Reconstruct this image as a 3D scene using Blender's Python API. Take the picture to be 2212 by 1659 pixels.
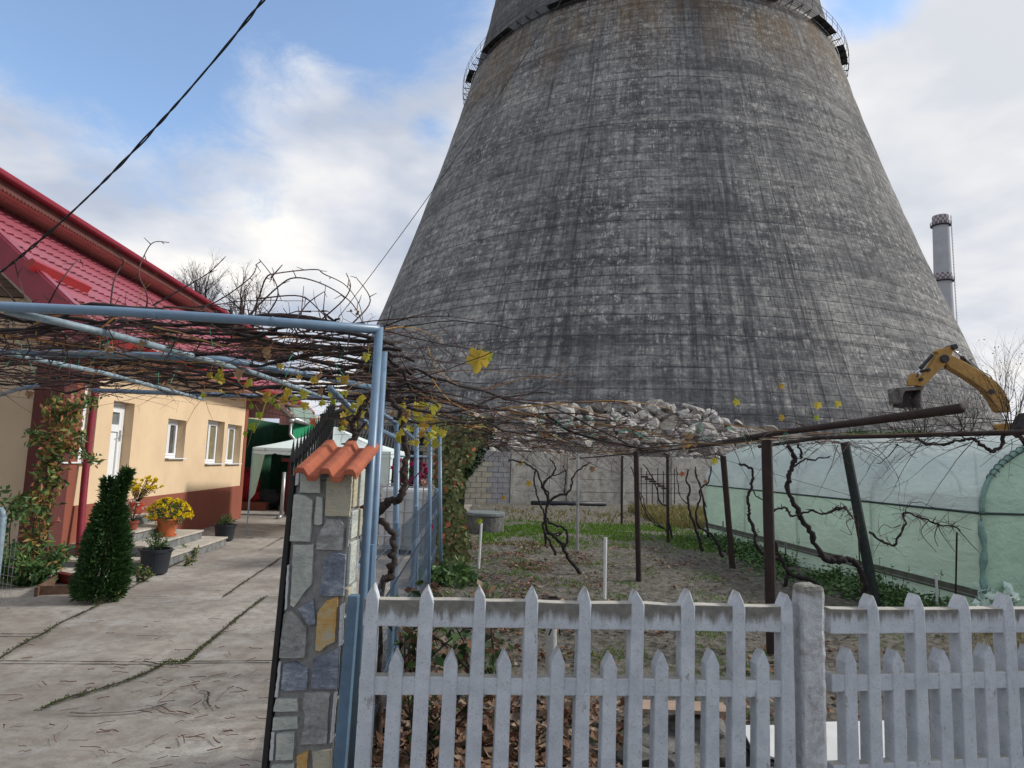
import bpy, math, random
from math import sin, cos, pi, radians, sqrt, hypot, atan2
from mathutils import Vector, Matrix, noise as mnoise
sc = bpy.context.scene
for o in list(bpy.data.objects): bpy.data.objects.remove(o)
rnd = random.Random(11)

# ------------------------------------------------------------------ camera
PITCH = radians(6.5); ROLL = radians(1.9); FPX = 1450.0; CH = 1.7
cam = bpy.data.cameras.new('camera'); camo = bpy.data.objects.new('camera', cam)
sc.collection.objects.link(camo); sc.camera = camo
cam.sensor_width = 36; cam.lens = FPX / 2212 * 36; cam.clip_end = 3000; cam.clip_start = 0.05
_f = Vector((0, cos(PITCH), sin(PITCH))); _r0 = Vector((1, 0, 0)); _u0 = _r0.cross(_f)
_r = cos(ROLL) * _r0 + sin(ROLL) * _u0; _u = -sin(ROLL) * _r0 + cos(ROLL) * _u0
camo.matrix_world = Matrix(((_r.x, _u.x, -_f.x, 0), (_r.y, _u.y, -_f.y, 0), (_r.z, _u.z, -_f.z, CH), (0, 0, 0, 1)))
def ray(x, y): return _f + _r * ((x - 1106) / FPX) - _u * ((y - 829.5) / FPX)
O = Vector((0, 0, CH))
def W(x, y, Y): d = ray(x, y); return O + d * (Y / d.y)           # photo measure + depth -> world
def G(x, y, z=0.0): d = ray(x, y); return O + d * ((z - CH) / d.z)  # photo measure on a level plane

# ------------------------------------------------------------------ light
SUN_AZ = radians(78); SUN_EL = radians(34)      # azimuth clockwise from +Y
world = bpy.data.worlds.new('World'); sc.world = world; world.use_nodes = True
def build_world():
    nt = world.node_tree; N = nt.nodes; L = nt.links; N.clear()
    out = N.new('ShaderNodeOutputWorld')
    sky = N.new('ShaderNodeTexSky'); sky.sky_type = 'NISHITA'; sky.sun_disc = False
    sky.sun_elevation = SUN_EL; sky.sun_rotation = SUN_AZ; sky.air_density = 1.0; sky.dust_density = 0.3; sky.ozone_density = 1.6
    bg = N.new('ShaderNodeBackground'); bg.inputs[1].default_value = 0.15; L.new(sky.outputs[0], bg.inputs[0])
    tc = N.new('ShaderNodeTexCoord'); D = tc.outputs['Generated']
    sep = N.new('ShaderNodeSeparateXYZ'); L.new(D, sep.inputs[0])
    def m(op, a, b=None, c=None):
        n = N.new('ShaderNodeMath'); n.operation = op
        for i, v in enumerate((a, b, c)):
            if v is None: continue
            if isinstance(v, (int, float)): n.inputs[i].default_value = v
            else: L.new(v, n.inputs[i])
        return n.outputs[0]
    zz = m('ADD', m('MAXIMUM', sep.outputs[2], 0.0), 0.28)
    px = m('DIVIDE', sep.outputs[0], zz); py = m('DIVIDE', sep.outputs[1], zz)
    cmb = N.new('ShaderNodeCombineXYZ'); L.new(px, cmb.inputs[0]); L.new(py, cmb.inputs[1]); L.new(sep.outputs[2], cmb.inputs[2])
    def noi(scale, det, rough, dist=0.0, off=(0, 0, 0), vec=None):
        mp = N.new('ShaderNodeMapping'); L.new(vec or cmb.outputs[0], mp.inputs[0]); mp.inputs[1].default_value = off
        n = N.new('ShaderNodeTexNoise'); n.inputs['Scale'].default_value = scale; n.inputs['Detail'].default_value = det
        n.inputs['Roughness'].default_value = rough; n.inputs['Distortion'].default_value = dist
        L.new(mp.outputs[0], n.inputs[0]); return n.outputs[0]
    big = noi(1.7, 9, 0.62, 0.35, (3.1, 1.7, 0.4)); fine = noi(5.0, 8, 0.7, 0.8, (0.3, 5.2, 1.0))
    def cap(x, y):
        v = ray(x, y).normalized(); d = N.new('ShaderNodeVectorMath'); d.operation = 'DOT_PRODUCT'
        L.new(D, d.inputs[0]); d.inputs[1].default_value = v; return d.outputs['Value']
    # clear sky: a wide cap up on the left, a small one low beside the tower and one top right
    c1 = m('MULTIPLY', m('SUBTRACT', cap(330, -170), 0.955), 26.0)
    c1 = m('MAXIMUM', c1, m('MULTIPLY', m('SUBTRACT', cap(690, -230), 0.960), 26.0))
    c2 = m('MULTIPLY', m('SUBTRACT', cap(935, 265), 0.9990), 330.0)
    c3 = m('MULTIPLY', m('SUBTRACT', cap(1880, -30), 0.9978), 300.0)
    clear = m('MAXIMUM', m('MAXIMUM', c1, c2), c3)
    clear = m('MAXIMUM', clear, -1.0)
    v = m('SUBTRACT', m('ADD', m('MULTIPLY', m('SUBTRACT', big, 0.5), 2.6), m('MULTIPLY', m('SUBTRACT', fine, 0.5), 1.2)), m('MULTIPLY', clear, 1.25))
    cov = m('ADD', m('MULTIPLY', v, 1.0), 0.82)
    mr = N.new('ShaderNodeMapRange'); mr.interpolation_type = 'SMOOTHSTEP'; L.new(cov, mr.inputs[0])
    mr.inputs[1].default_value = 0.05; mr.inputs[2].default_value = 0.95; mr.inputs[3].default_value = 0.03
    sh = noi(1.5, 5, 0.5, 0.2, (7.7, 2.2, 3.0)); sh2 = noi(4.5, 4, 0.5, 0.2, (1.7, 4.2, 2.0))
    shade = m('ADD', m('MULTIPLY', sh, 0.75), m('MULTIPLY', sh2, 0.25))
    cr = N.new('ShaderNodeValToRGB'); L.new(shade, cr.inputs[0]); e = cr.color_ramp.elements
    e[0].position = 0.43; e[0].color = (0.42, 0.47, 0.57, 1); e[1].position = 0.63; e[1].color = (0.86, 0.84, 0.80, 1)
    e2 = e.new(0.53); e2.color = (0.62, 0.64, 0.69, 1)
    # brighter, warmer cloud round the veiled sun
    glow = m('POWER', m('MAXIMUM', cap(2500, -300), 0.0), 6.0)
    mx = N.new('ShaderNodeMix'); mx.data_type = 'RGBA'; L.new(m('MULTIPLY', glow, 0.30), mx.inputs[0]); L.new(cr.outputs[0], mx.inputs[6]); mx.inputs[7].default_value = (1.02, 0.97, 0.86, 1)
    cb = N.new('ShaderNodeBackground'); L.new(mx.outputs[2], cb.inputs[0]); cb.inputs[1].default_value = 0.76
    ms = N.new('ShaderNodeMixShader'); L.new(mr.outputs[0], ms.inputs[0]); L.new(bg.outputs[0], ms.inputs[1]); L.new(cb.outputs[0], ms.inputs[2])
    L.new(ms.outputs[0], out.inputs[0])
build_world()
sl = bpy.data.lights.new('sun', 'SUN'); sl.energy = 2.1; sl.angle = radians(9); sl.color = (1.0, 0.95, 0.87)
so = bpy.data.objects.new('sun', sl); sc.collection.objects.link(so)
sd = Vector((sin(SUN_AZ) * cos(SUN_EL), cos(SUN_AZ) * cos(SUN_EL), sin(SUN_EL)))
so.rotation_euler = sd.to_track_quat('Z', 'Y').to_euler(); so.location = (20, 0, 30)
sc.view_settings.view_transform = 'Standard'; sc.view_settings.look = 'None'
sc.view_settings.gamma = 1.0; sc.view_settings.exposure = 0.7; sc.view_settings.use_curve_mapping = False

# ------------------------------------------------------------------ material tools
class NT:
    def __init__(s, name):
        s.m = bpy.data.materials.new(name); s.m.use_nodes = True; s.t = s.m.node_tree; s.N = s.t.nodes; s.L = s.t.links
        s.b = s.N['Principled BSDF']; s.b.inputs['Specular IOR Level'].default_value = 0.35
        s.tc = s.N.new('ShaderNodeTexCoord')
    def put(s, sock, v):
        if v is None: return
        if hasattr(v, 'links') or isinstance(v, bpy.types.NodeSocket): s.L.new(v, sock)
        else:
            if isinstance(v, tuple) and len(v) == 3 and sock.type == 'RGBA': v = v + (1,)
            sock.default_value = v
    def vec(s, kind='Object', scale=(1, 1, 1), loc=(0, 0, 0), rot=(0, 0, 0)):
        mp = s.N.new('ShaderNodeMapping'); s.L.new(s.tc.outputs[kind], mp.inputs[0])
        mp.inputs[1].default_value = loc; mp.inputs[2].default_value = rot; mp.inputs[3].default_value = scale
        return mp.outputs[0]
    def noise(s, vec, scale=5, det=4, rough=.55, dist=0):
        n = s.N.new('ShaderNodeTexNoise'); s.put(n.inputs[0], vec); n.inputs['Scale'].default_value = scale
        n.inputs['Detail'].default_value = det; n.inputs['Roughness'].default_value = rough; n.inputs['Distortion'].default_value = dist
        return n.outputs[0]
    def vor(s, vec, scale=5, feat='F1', out='Distance'):
        n = s.N.new('ShaderNodeTexVoronoi'); s.put(n.inputs['Vector'], vec); n.feature = feat; n.inputs['Scale'].default_value = scale
        return n.outputs[out]
    def ramp(s, fac, stops, interp='LINEAR'):
        r = s.N.new('ShaderNodeValToRGB'); s.put(r.inputs[0], fac); e = r.color_ramp.elements; r.color_ramp.interpolation = interp
        e[0].position = stops[0][0]; e[0].color = s.c(stops[0][1]); e[1].position = stops[-1][0]; e[1].color = s.c(stops[-1][1])
        for p, c in stops[1:-1]:
            q = e.new(p); q.color = s.c(c)
        return r.outputs[0]
    @staticmethod
    def c(v): return (v, v, v, 1) if isinstance(v, (int, float)) else tuple(v[:3]) + (1,)
    def math(s, op, a, b=0.0, c=None):
        n = s.N.new('ShaderNodeMath'); n.operation = op
        s.put(n.inputs[0], a); s.put(n.inputs[1], b)
        if c is not None: s.put(n.inputs[2], c)
        return n.outputs[0]
    def mix(s, fac, a, b, mode='MIX'):
        n = s.N.new('ShaderNodeMix'); n.data_type = 'RGBA'; n.blend_type = mode
        s.put(n.inputs[0], fac); s.put(n.inputs[6], a); s.put(n.inputs[7], b); return n.outputs[2]
    def step(s, v, a, b):
        n = s.N.new('ShaderNodeMapRange'); n.interpolation_type = 'SMOOTHSTEP'; s.put(n.inputs[0], v)
        n.inputs[1].default_value = a; n.inputs[2].default_value = b; return n.outputs[0]
    def sepxyz(s, v):
        n = s.N.new('ShaderNodeSeparateXYZ'); s.L.new(v, n.inputs[0]); return n.outputs
    def bump(s, h, st=.3, dist=.01):
        n = s.N.new('ShaderNodeBump'); n.inputs['Strength'].default_value = st; n.inputs['Distance'].default_value = dist
        s.put(n.inputs['Height'], h); s.L.new(n.outputs[0], s.b.inputs['Normal'])
    def col(s, v): s.put(s.b.inputs['Base Color'], v)
    def rough(s, v): s.put(s.b.inputs['Roughness'], v)
    def metal(s, v): s.put(s.b.inputs['Metallic'], v)

MATS = {}
def simple(name, col, rough=.8, var=.25, scale=6, bump=.15, bdist=.004, metal=0, spec=None, col2=None, det=6):
    if name in MATS: return MATS[name]
    n = NT(name); v = n.vec(); f = n.noise(v, scale, det, .65)
    a = tuple(x * (1 - var) for x in col); b = tuple(min(1, x * (1 + var)) for x in col)
    if col2: a = col2; b = col
    n.col(n.ramp(f, [(.3, a), (.7, b)])); n.rough(rough); n.metal(metal)
    if spec is not None: n.b.inputs['Specular IOR Level'].default_value = spec
    if bump: n.bump(n.noise(v, scale * 6, 4, .6), bump, bdist)
    MATS[name] = n.m; return n.m

def mat_tower():
    n = NT('tower_concrete'); uv = n.tc.outputs['UV']
    x, y, _ = n.sepxyz(uv)
    def V(sx, sy, ox=0, oy=0): return n.vec('UV', (sx, sy, 1), (ox, oy, 0))
    wob = n.math('MULTIPLY', n.math('SUBTRACT', n.noise(V(.5, .7), 1, 3), .5), .35)
    yy = n.math('ADD', y, wob)
    xx = n.math('ADD', x, n.math('MULTIPLY', n.math('SUBTRACT', n.noise(V(.3, .9, 5), 1, 2), .5), .22))
    # lift courses (about one metre) and shutter joints
    fy = n.math('FRACT', yy); fx = n.math('FRACT', n.math('MULTIPLY', xx, 1 / 1.55))
    ledge = n.math('SUBTRACT', 1.0, n.step(fy, .02, .17))
    lip = n.step(fy, .80, 1.0)
    joint = n.math('SUBTRACT', 1.0, n.step(n.math('ABSOLUTE', n.math('SUBTRACT', fx, .5)), .02, .085))
    fx2 = n.math('FRACT', n.math('ADD', n.math('MULTIPLY', xx, 1 / .775), .25))
    joint2 = n.math('SUBTRACT', 1.0, n.step(n.math('ABSOLUTE', n.math('SUBTRACT', fx2, .5)), .01, .07))
    cell = n.N.new('ShaderNodeTexWhiteNoise'); cell.noise_dimensions = '2D'
    cv = n.N.new('ShaderNodeCombineXYZ'); n.L.new(n.math('FLOOR', n.math('MULTIPLY', xx, 1 / 1.55)), cv.inputs[0]); n.L.new(n.math('FLOOR', yy), cv.inputs[1])
    n.L.new(cv.outputs[0], cell.inputs[0])
    course = n.N.new('ShaderNodeTexWhiteNoise'); course.noise_dimensions = '1D'; n.L.new(n.math('FLOOR', yy), course.inputs[1])
    patch = n.noise(V(.10, .10), 1, 6, .65)
    streakF = n.noise(V(2.6, .16, 3, 1), 1, 7, .72)
    streakB = n.noise(V(.32, .030, 9, 4), 1, 6, .7)
    fine = n.noise(V(2.2, 3.0), 1, 7, .75)
    blot = n.noise(V(.8, 1.6, 2, 8), 1, 6, .7)
    base = n.math('MULTIPLY', n.math('ADD', n.math('MULTIPLY', patch, .5), n.math('MULTIPLY', fine, .5)), 1.0)
    rag = n.noise(V(1.6, .55, 3, 7), 1, 6, .75)
    horiz = n.noise(V(.22, 2.0, 11, 3), 1, 5, .7)
    val = n.math('ADD', base, n.math('MULTIPLY', n.math('SUBTRACT', cell.outputs[0], .5), .05))
    val = n.math('ADD', val, n.math('MULTIPLY', n.math('SUBTRACT', streakF, .5), .72))
    val = n.math('ADD', val, n.math('MULTIPLY', n.math('SUBTRACT', blot, .5), .50))
    val = n.math('ADD', val, n.math('MULTIPLY', n.math('SUBTRACT', horiz, .5), .45))
    val = n.math('ADD', val, n.math('MULTIPLY', n.math('SUBTRACT', course.outputs[0], .5), .10))
    c = n.ramp(val, [(.20, (.055, .056, .062)), (.40, (.135, .137, .142)), (.52, (.21, .21, .208)), (.64, (.31, .305, .29)), (.84, (.48, .47, .44))])
    # dark weathering streaks running down from the construction joints
    dk = n.math('MULTIPLY', n.step(streakB, .52, .68), n.step(streakF, .35, .65))
    c = n.mix(n.math('MULTIPLY', dk, .80), c, (.050, .050, .058))
    band = n.noise(V(.018, .42, 1, 2), 1, 4, .6)
    bk = n.math('MULTIPLY', n.step(band, .53, .60), n.step(blot, .35, .60))
    c = n.mix(n.math('MULTIPLY', bk, .72), c, (.060, .060, .068))
    c = n.mix(n.math('MULTIPLY', ledge, n.math('MULTIPLY', n.math('ADD', .34, n.math('MULTIPLY', n.step(course.outputs[0], .60, .70), .60)), n.math('ADD', .35, n.math('MULTIPLY', n.step(rag, .38, .56), .8)))), c, (.055, .055, .060))
    c = n.mix(n.math('MULTIPLY', joint, n.math('MULTIPLY', n.step(rag, .46, .60), .42)), c, (.058, .058, .062))
    c = n.mix(n.math('MULTIPLY', joint2, n.math('MULTIPLY', n.step(rag, .56, .40), .18)), c, (.065, .065, .068))
    wb = n.math('MULTIPLY', n.step(n.noise(V(.06, .35, 7, 3), 1, 4, .6), .55, .70), n.step(n.noise(V(2.4, 2.2, 4, 4), 1, 6, .8), .50, .62))
    c = n.mix(n.math('MULTIPLY', wb, .7), c, (.46, .45, .44))
    wp = n.math('MULTIPLY', n.step(n.noise(V(1.0, 1.25, 14, 4), 1, 5, .72), .47, .60), n.step(n.noise(V(4.5, .9, 2, 6), 1, 5, .75), .42, .60))
    lowf = n.noise(V(.07, .10, 4, 14), 1, 4, .6)
    wp = n.math('MULTIPLY', wp, n.math('MULTIPLY', n.step(lowf, .34, .60), n.step(fy, .06, .30)))
    c = n.mix(n.math('MULTIPLY', wp, .95), c, (.54, .525, .49))
    dp = n.math('MULTIPLY', n.step(n.noise(V(.50, 1.1, 24, 4), 1, 5, .72), .50, .60), n.step(n.noise(V(3.5, 1.2, 12, 6), 1, 5, .75), .36, .56))
    c = n.mix(n.math('MULTIPLY', dp, .55), c, (.050, .051, .058))
    sw = n.math('MULTIPLY', n.step(n.noise(V(.14, .022, 31, 2), 1, 4, .6), .50, .62), n.step(n.noise(V(1.5, .10, 8, 9), 1, 6, .7), .42, .62))
    c = n.mix(n.math('MULTIPLY', sw, .66), c, (.045, .046, .053))
    # ochre staining under the walkway
    rz = n.math('MULTIPLY', n.step(y, 42, 53), n.math('SUBTRACT', 1.0, n.step(y, 56.2, 57.0)))
    rn = n.step(n.noise(V(.12, .07, 6, 0), 1, 5, .7), .40, .66)
    c = n.mix(n.math('MULTIPLY', n.math('MULTIPLY', rz, rn), .55), c, (.17, .105, .045))
    c = n.mix(n.math('MULTIPLY', n.step(y, 56.4, 57.2), .5), c, (.07, .07, .074))
    n.col(c); n.rough(.95); n.b.inputs['Specular IOR Level'].default_value = .1
    h = n.math('ADD', n.math('MULTIPLY', ledge, -1.2), n.math('ADD', n.math('MULTIPLY', lip, .5), n.math('ADD', n.math('MULTIPLY', joint, -.5), n.math('MULTIPLY', fine, .9))))
    n.bump(h, .8, .14)
    return n.m

def mat_fence(stained):
    n = NT('stained_whitewash' if stained else 'whitewashed_concrete'); v = n.vec(); _, _, z = n.sepxyz(n.tc.outputs['Object'])
    f = n.noise(v, 9, 5, .7); sp = n.noise(v, 60, 3, .7)
    c = n.ramp(f, [(.3, (.40, .435, .485)), (.7, (.56, .595, .65))])
    c = n.mix(n.math('MULTIPLY', n.step(n.vor(v, 60), .24, .08), .75), c, (.28, .28, .29))
    c = n.mix(n.math('MULTIPLY', n.step(sp, .60, .68), .55), c, (.34, .34, .35))
    chip = n.step(n.noise(n.vec('Object', (1, 1, .5)), 17, 6, .75), .615, .65)
    c = n.mix(n.math('MULTIPLY', chip, .7), c, (.24, .23, .215))
    # grime creeping down from the weathered coping
    gn = n.noise(n.vec('Object', (22, 22, 2.0)), 1, 5, .65); zz = n.math('ADD', z, n.math('MULTIPLY', n.math('SUBTRACT', gn, .5), .17))
    g = n.step(zz, 1.005, 1.055) if stained else n.step(zz, 1.13, 1.18)
    c = n.mix(n.math('MULTIPLY', g, .93), c, n.ramp(n.noise(v, 30, 4, .7), [(.3, (.10, .097, .085)), (.7, (.20, .19, .165))]))
    nrm = n.sepxyz(n.tc.outputs['Normal'])[2]
    c = n.mix(n.step(nrm, .35, .8), c, n.ramp(f, [(.3, (.30, .285, .25)), (.7, (.46, .44, .40))]))
    n.col(c); n.rough(.9); n.bump(n.math('ADD', n.math('MULTIPLY', sp, .6), n.noise(v, 22, 4, .7)), .55, .006); return n.m

def mat_post_concrete():
    n = NT('flaking_whitewash'); v = n.vec(); _, _, z = n.sepxyz(n.tc.outputs['Object'])
    f = n.noise(v, 26, 6, .75); c = n.ramp(f, [(.35, (.46, .48, .51)), (.6, (.66, .69, .73))])
    c = n.mix(n.math('MULTIPLY', n.step(n.noise(v, 9, 7, .8), .56, .62), .7), c, (.40, .37, .35))
    c = n.mix(n.step(n.math('ADD', z, n.math('MULTIPLY', n.noise(v, 14, 4, .7), .10)), 1.16, 1.21), c, n.ramp(f, [(.3, (.17, .165, .15)), (.7, (.38, .37, .34))]))
    n.col(c); n.rough(.95); n.bump(n.noise(v, 34, 6, .8), .9, .02); return n.m

def mat_driveway():
    n = NT('driveway_concrete'); v = n.vec()
    a = n.noise(v, .9, 6, .65); b = n.noise(v, 7, 7, .75); s = n.noise(n.vec('Object', (1, 1, 1)), 60, 4, .8)
    c = n.ramp(a, [(.30, (.20, .175, .15)), (.44, (.29, .265, .235)), (.56, (.36, .335, .30)), (.72, (.47, .455, .43))])
    c = n.mix(n.math('MULTIPLY', n.step(b, .42, .62), .55), c, (.185, .155, .13))
    c = n.mix(n.math('MULTIPLY', n.step(n.noise(n.vec('Object', (1, 1, 1), (4, 3, 0)), 1.6, 7, .7), .55, .68), .5), c, (.43, .43, .43))
    c = n.mix(n.math('MULTIPLY', n.step(s, .54, .66), .45), c, (.13, .115, .10))
    c = n.mix(n.math('MULTIPLY', n.step(n.noise(n.vec('Object', (1, 1, 1), (1, 7, 0)), .8, 6, .7), .60, .74), .6), c, (.125, .115, .11))
    n.col(c); n.rough(.92); n.bump(n.math('ADD', b, n.math('MULTIPLY', s, .5)), .5, .012); return n.m

def mat_soil():
    n = NT('garden_soil'); v = n.vec()
    a = n.noise(v, 1.1, 6, .7); b = n.noise(v, 11, 7, .75); cl = n.noise(v, 45, 4, .75)
    c = n.ramp(b, [(.30, (.045, .040, .034)), (.43, (.105, .096, .083)), (.55, (.19, .178, .155)), (.75, (.31, .295, .262))])
    c = n.mix(n.math('MULTIPLY', n.step(a, .52, .62), .35), c, (.12, .10, .08))
    c = n.mix(n.math('MULTIPLY', n.step(n.noise(n.vec('Object', (1, 1, 1), (5, 1, 0)), .8, 7, .7), .52, .64), n.step(b, .55, .40)), c, (.075, .11, .035))
    c = n.mix(n.math('MULTIPLY', n.step(cl, .55, .70), .35), c, (.05, .042, .035))
    n.col(c); n.rough(.97); n.b.inputs['Specular IOR Level'].default_value = .1
    n.bump(n.math('ADD', b, n.math('MULTIPLY', cl, .5)), 1.0, .05); return n.m

def mat_stone(name, cols, scale=9, seed=0):
    n = NT(name); v = n.vec('Object', (1, 1, 1), (seed, seed * 2, 0))
    f = n.noise(v, scale, 7, .7, .6); g = n.noise(n.vec('Object', (1, 1, 3.5), (seed, 0, 0)), scale * 2.2, 6, .75)
    k = n.math('ADD', n.math('MULTIPLY', f, .55), n.math('ADD', n.math('MULTIPLY', g, .25), n.math('MULTIPLY', n.noise(v, scale * 7, 4, .8), .2)))
    st = [(.38 + .24 * i / (len(cols) - 1), c) for i, c in enumerate(cols)]
    n.col(n.ramp(k, st)); n.rough(.75); n.bump(n.math('ADD', g, f), .9, .014); return n.m

def mat_plaster(name, col, var=.06):
    n = NT(name); v = n.vec(); f = n.noise(v, 1.2, 5, .6); g = n.noise(v, 120, 3, .8)
    a = tuple(x * (1 - var * 1.6) for x in col); b = tuple(x * (1 + var) for x in col)
    c = n.ramp(f, [(.3, a), (.7, b)])
    c = n.mix(n.math('MULTIPLY', n.step(n.noise(n.vec('Object', (3, 3, .6)), 2, 6, .7), .58, .75), .25), c, tuple(x * .72 for x in col))
    n.col(c); n.rough(.92); n.b.inputs['Specular IOR Level'].default_value = .15; n.bump(g, .35, .006); return n.m

def mat_film(name, col, tr=.25, transp=.12):
    n = NT(name); v = n.vec(); f = n.noise(n.vec('Object', (1, .5, 1)), 2.2, 5, .65)
    c = n.ramp(f, [(.3, tuple(x * .86 for x in col)), (.7, tuple(min(1, x * 1.1) for x in col))])
    n.col(c); n.rough(.32); n.b.inputs['Specular IOR Level'].default_value = .5
    crease = n.noise(n.vec('Object', (2.0, 1.0, 2.6), (0, 0, 0), (.3, .5, .8)), 3.0, 5, .6, 1.4)
    n.bump(crease, .6, .06)
    N = n.N; L = n.L; t = N.new('ShaderNodeBsdfTranslucent'); n.put(t.inputs[0], c)
    tp = N.new('ShaderNodeBsdfTransparent'); tp.inputs[0].default_value = (.80, .93, .86, 1)
    m1 = N.new('ShaderNodeMixShader'); m1.inputs[0].default_value = tr; L.new(n.b.outputs[0], m1.inputs[1]); L.new(t.outputs[0], m1.inputs[2])
    m2 = N.new('ShaderNodeMixShader'); m2.inputs[0].default_value = transp; L.new(m1.outputs[0], m2.inputs[1]); L.new(tp.outputs[0], m2.inputs[2])
    L.new(m2.outputs[0], N['Material Output'].inputs[0]); return n.m

def mat_leaf(name, cols, scale=8, trans=.3, rough=.6):
    n = NT(name)
    gi = n.N.new('ShaderNodeNewGeometry')
    isl = gi.outputs['Random Per Island']
    if name.endswith(('vine_leaf', 'brown_leaf')): oi = n.N.new('ShaderNodeObjectInfo'); isl = n.math('FRACT', n.math('ADD', oi.outputs['Random'], isl))
    f = n.math('ADD', n.math('MULTIPLY', isl, .75), n.math('MULTIPLY', n.noise(n.vec(), scale, 4, .6), .3))
    c = n.ramp(f, [(i / (len(cols) - 1) * .9 + .05, q) for i, q in enumerate(cols)])
    n.col(c); n.rough(rough); n.b.inputs['Specular IOR Level'].default_value = .3
    if trans:
        t = n.N.new('ShaderNodeBsdfTranslucent'); n.put(t.inputs[0], c); m = n.N.new('ShaderNodeMixShader'); m.inputs[0].default_value = trans
        n.L.new(n.b.outputs[0], m.inputs[1]); n.L.new(t.outputs[0], m.inputs[2]); n.L.new(m.outputs[0], n.N['Material Output'].inputs[0])
    return n.m

M = {}
M['tower'] = mat_tower(); M['fence'] = mat_fence(False); M['fence_rail'] = mat_fence(True); M['fpost'] = mat_post_concrete(); M['drive'] = mat_driveway(); M['soil'] = mat_soil()
M['blue'] = simple('blue_grey_pipe_paint', (.135, .215, .315), .38, .16, 9, .12, .002, spec=.5)
M['blue_dull'] = simple('blue_strip_paint', (.085, .150, .225), .45, .18, 14, .5, .004, spec=.45)
M['pale_pipe'] = simple('pale_worn_pipe_paint', (.25, .33, .385), .5, .3, 14, .15, .002)
M['galv'] = simple('galvanised_metal', (.40, .41, .42), .35, .2, 12, .05, .002, metal=.6)
M['rusty'] = simple('rusty_brown_steel', (.042, .025, .021), .8, .55, 14, .4, .003, col2=(.020, .014, .014))
M['black_iron'] = simple('black_iron', (.012, .012, .014), .5, .3, 10, .1)
M['wrapped'] = simple('dark_green_wrap', (.018, .026, .026), .55, .5, 20, .6, .008)
M['stake'] = simple('white_stake_paint', (.62, .63, .64), .6, .08, 10, .1)
M['yellow_beige'] = mat_plaster('warm_yellow_render', (.66, .505, .335))
M['beige'] = mat_plaster('pale_beige_render', (.50, .40, .29))
M['burgundy'] = mat_plaster('brick_red_render', (.250, .085, .058))
M['column_shade'] = mat_plaster('shaded_burgundy_render', (.110, .040, .038))  # the corner column's red, darkened in the colour for its shaded near face
M['roof'] = simple('red_metal_roof_tile', (.31, .085, .115), .38, .12, 2, .05, .002, spec=.5)
M['roof_trim'] = simple('crimson_metal_trim', (.24, .022, .042), .4, .12, 4, .05, .002, spec=.5)
M['roof_guard'] = simple('bright_red_snow_guard', (.34, .020, .022), .4, .12, 4, .05, .002, spec=.5)
M['soffit'] = simple('brown_soffit_boards', (.50, .25, .21), .7, .15, 5, .1)
M['siding'] = simple('dusky_pink_siding', (.44, .24, .23), .6, .15, 3, .1)
M['gable_board'] = simple('grey_brown_boards', (.12, .085, .070), .8, .2, 6, .2)
M['pvc'] = simple('white_pvc', (.74, .76, .78), .35, .04, 4, 0)
M['curtain'] = simple('ochre_curtain', (.19, .16, .085), .5, .25, 9, .1)
M['glass_dark'] = simple('window_glass', (.065, .060, .055), .08, .4, 3, 0, spec=.8)
M['glass_grey'] = simple('frosted_glass', (.15, .17, .17), .15, .2, 3, 0, spec=.7)
M['terracotta'] = simple('terracotta_orange', (.46, .125, .045), .65, .12, 8, .1)
M['terracotta_tile'] = simple('terracotta_roof_tile', (.40, .115, .055), .8, .30, 13, .5, .004, col2=(.225, .062, .036))
M['black_plastic'] = simple('black_plastic', (.022, .026, .034), .5, .2, 8, .08)
M['mortar'] = simple('grey_mortar', (.22, .22, .22), .95, .25, 30, .8, .008)
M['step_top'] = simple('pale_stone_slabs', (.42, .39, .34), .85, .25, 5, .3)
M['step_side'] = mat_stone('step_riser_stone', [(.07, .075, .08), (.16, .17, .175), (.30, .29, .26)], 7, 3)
M['canvas'] = simple('white_green_canvas', (.60, .68, .65), .8, .08, 3, .15, .01)
M['green_paint'] = simple('bright_green_boards', (.02, .26, .12), .7, .15, 5, .1)
M['sheet_roof'] = simple('pale_green_roof_sheet', (.20, .27, .23), .7, .2, 5, .2)
M['dark_sheet'] = simple('dark_corrugated_sheet', (.035, .036, .038), .8, .45, 4, .2)
M['old_wood'] = simple('weathered_wood', (.13, .115, .095), .9, .4, 12, .4)
M['red_wood'] = simple('dark_red_boards', (.13, .022, .024), .6, .25, 6, .2)
M['shaded_inside'] = simple('shaded_green_boards_inside', (.02, .085, .045), .9, .3, 5, 0)  # the shed's green with the indoor shade painted into it
M['wall_conc'] = mat_stone('grey_wall_panel', [(.16, .155, .14), (.34, .33, .30), (.46, .445, .40)], 2.2, 5)
M['block'] = mat_stone('cinder_block', [(.27, .24, .19), (.38, .35, .28), (.42, .40, .35)], 3, 7)
M['block_grey'] = mat_stone('grey_cinder_block', [(.20, .20, .21), (.27, .27, .29), (.33, .33, .34)], 3, 7)
M['rubble'] = mat_stone('broken_concrete', [(.16, .145, .13), (.33, .315, .295), (.56, .55, .53)], 2.2, 2)
M['rubble_dk'] = mat_stone('dirty_broken_concrete', [(.10, .09, .08), (.22, .20, .18), (.40, .38, .35)], 2.6, 4)
M['mound'] = simple('rubble_mound_earth', (.27, .25, .225), .97, .45, 2.6, 1.0, .15, col2=(.10, .09, .08))
M['film_side'] = mat_film('greenhouse_side_film', (.72, .90, .77), .48, .14)
M['film_roof'] = mat_film('greenhouse_roof_film', (.72, .81, .81), .38, .12)
M['film_end'] = mat_film('greenhouse_end_film', (.56, .77, .62), .44, .08)
M['dark_tube'] = simple('greenhouse_dark_tube', (.03, .05, .05), .6, .2, 8, .1)
M['wire'] = simple('mesh_wire', (.055, .085, .125), .5, .2, 8, .05)
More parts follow.
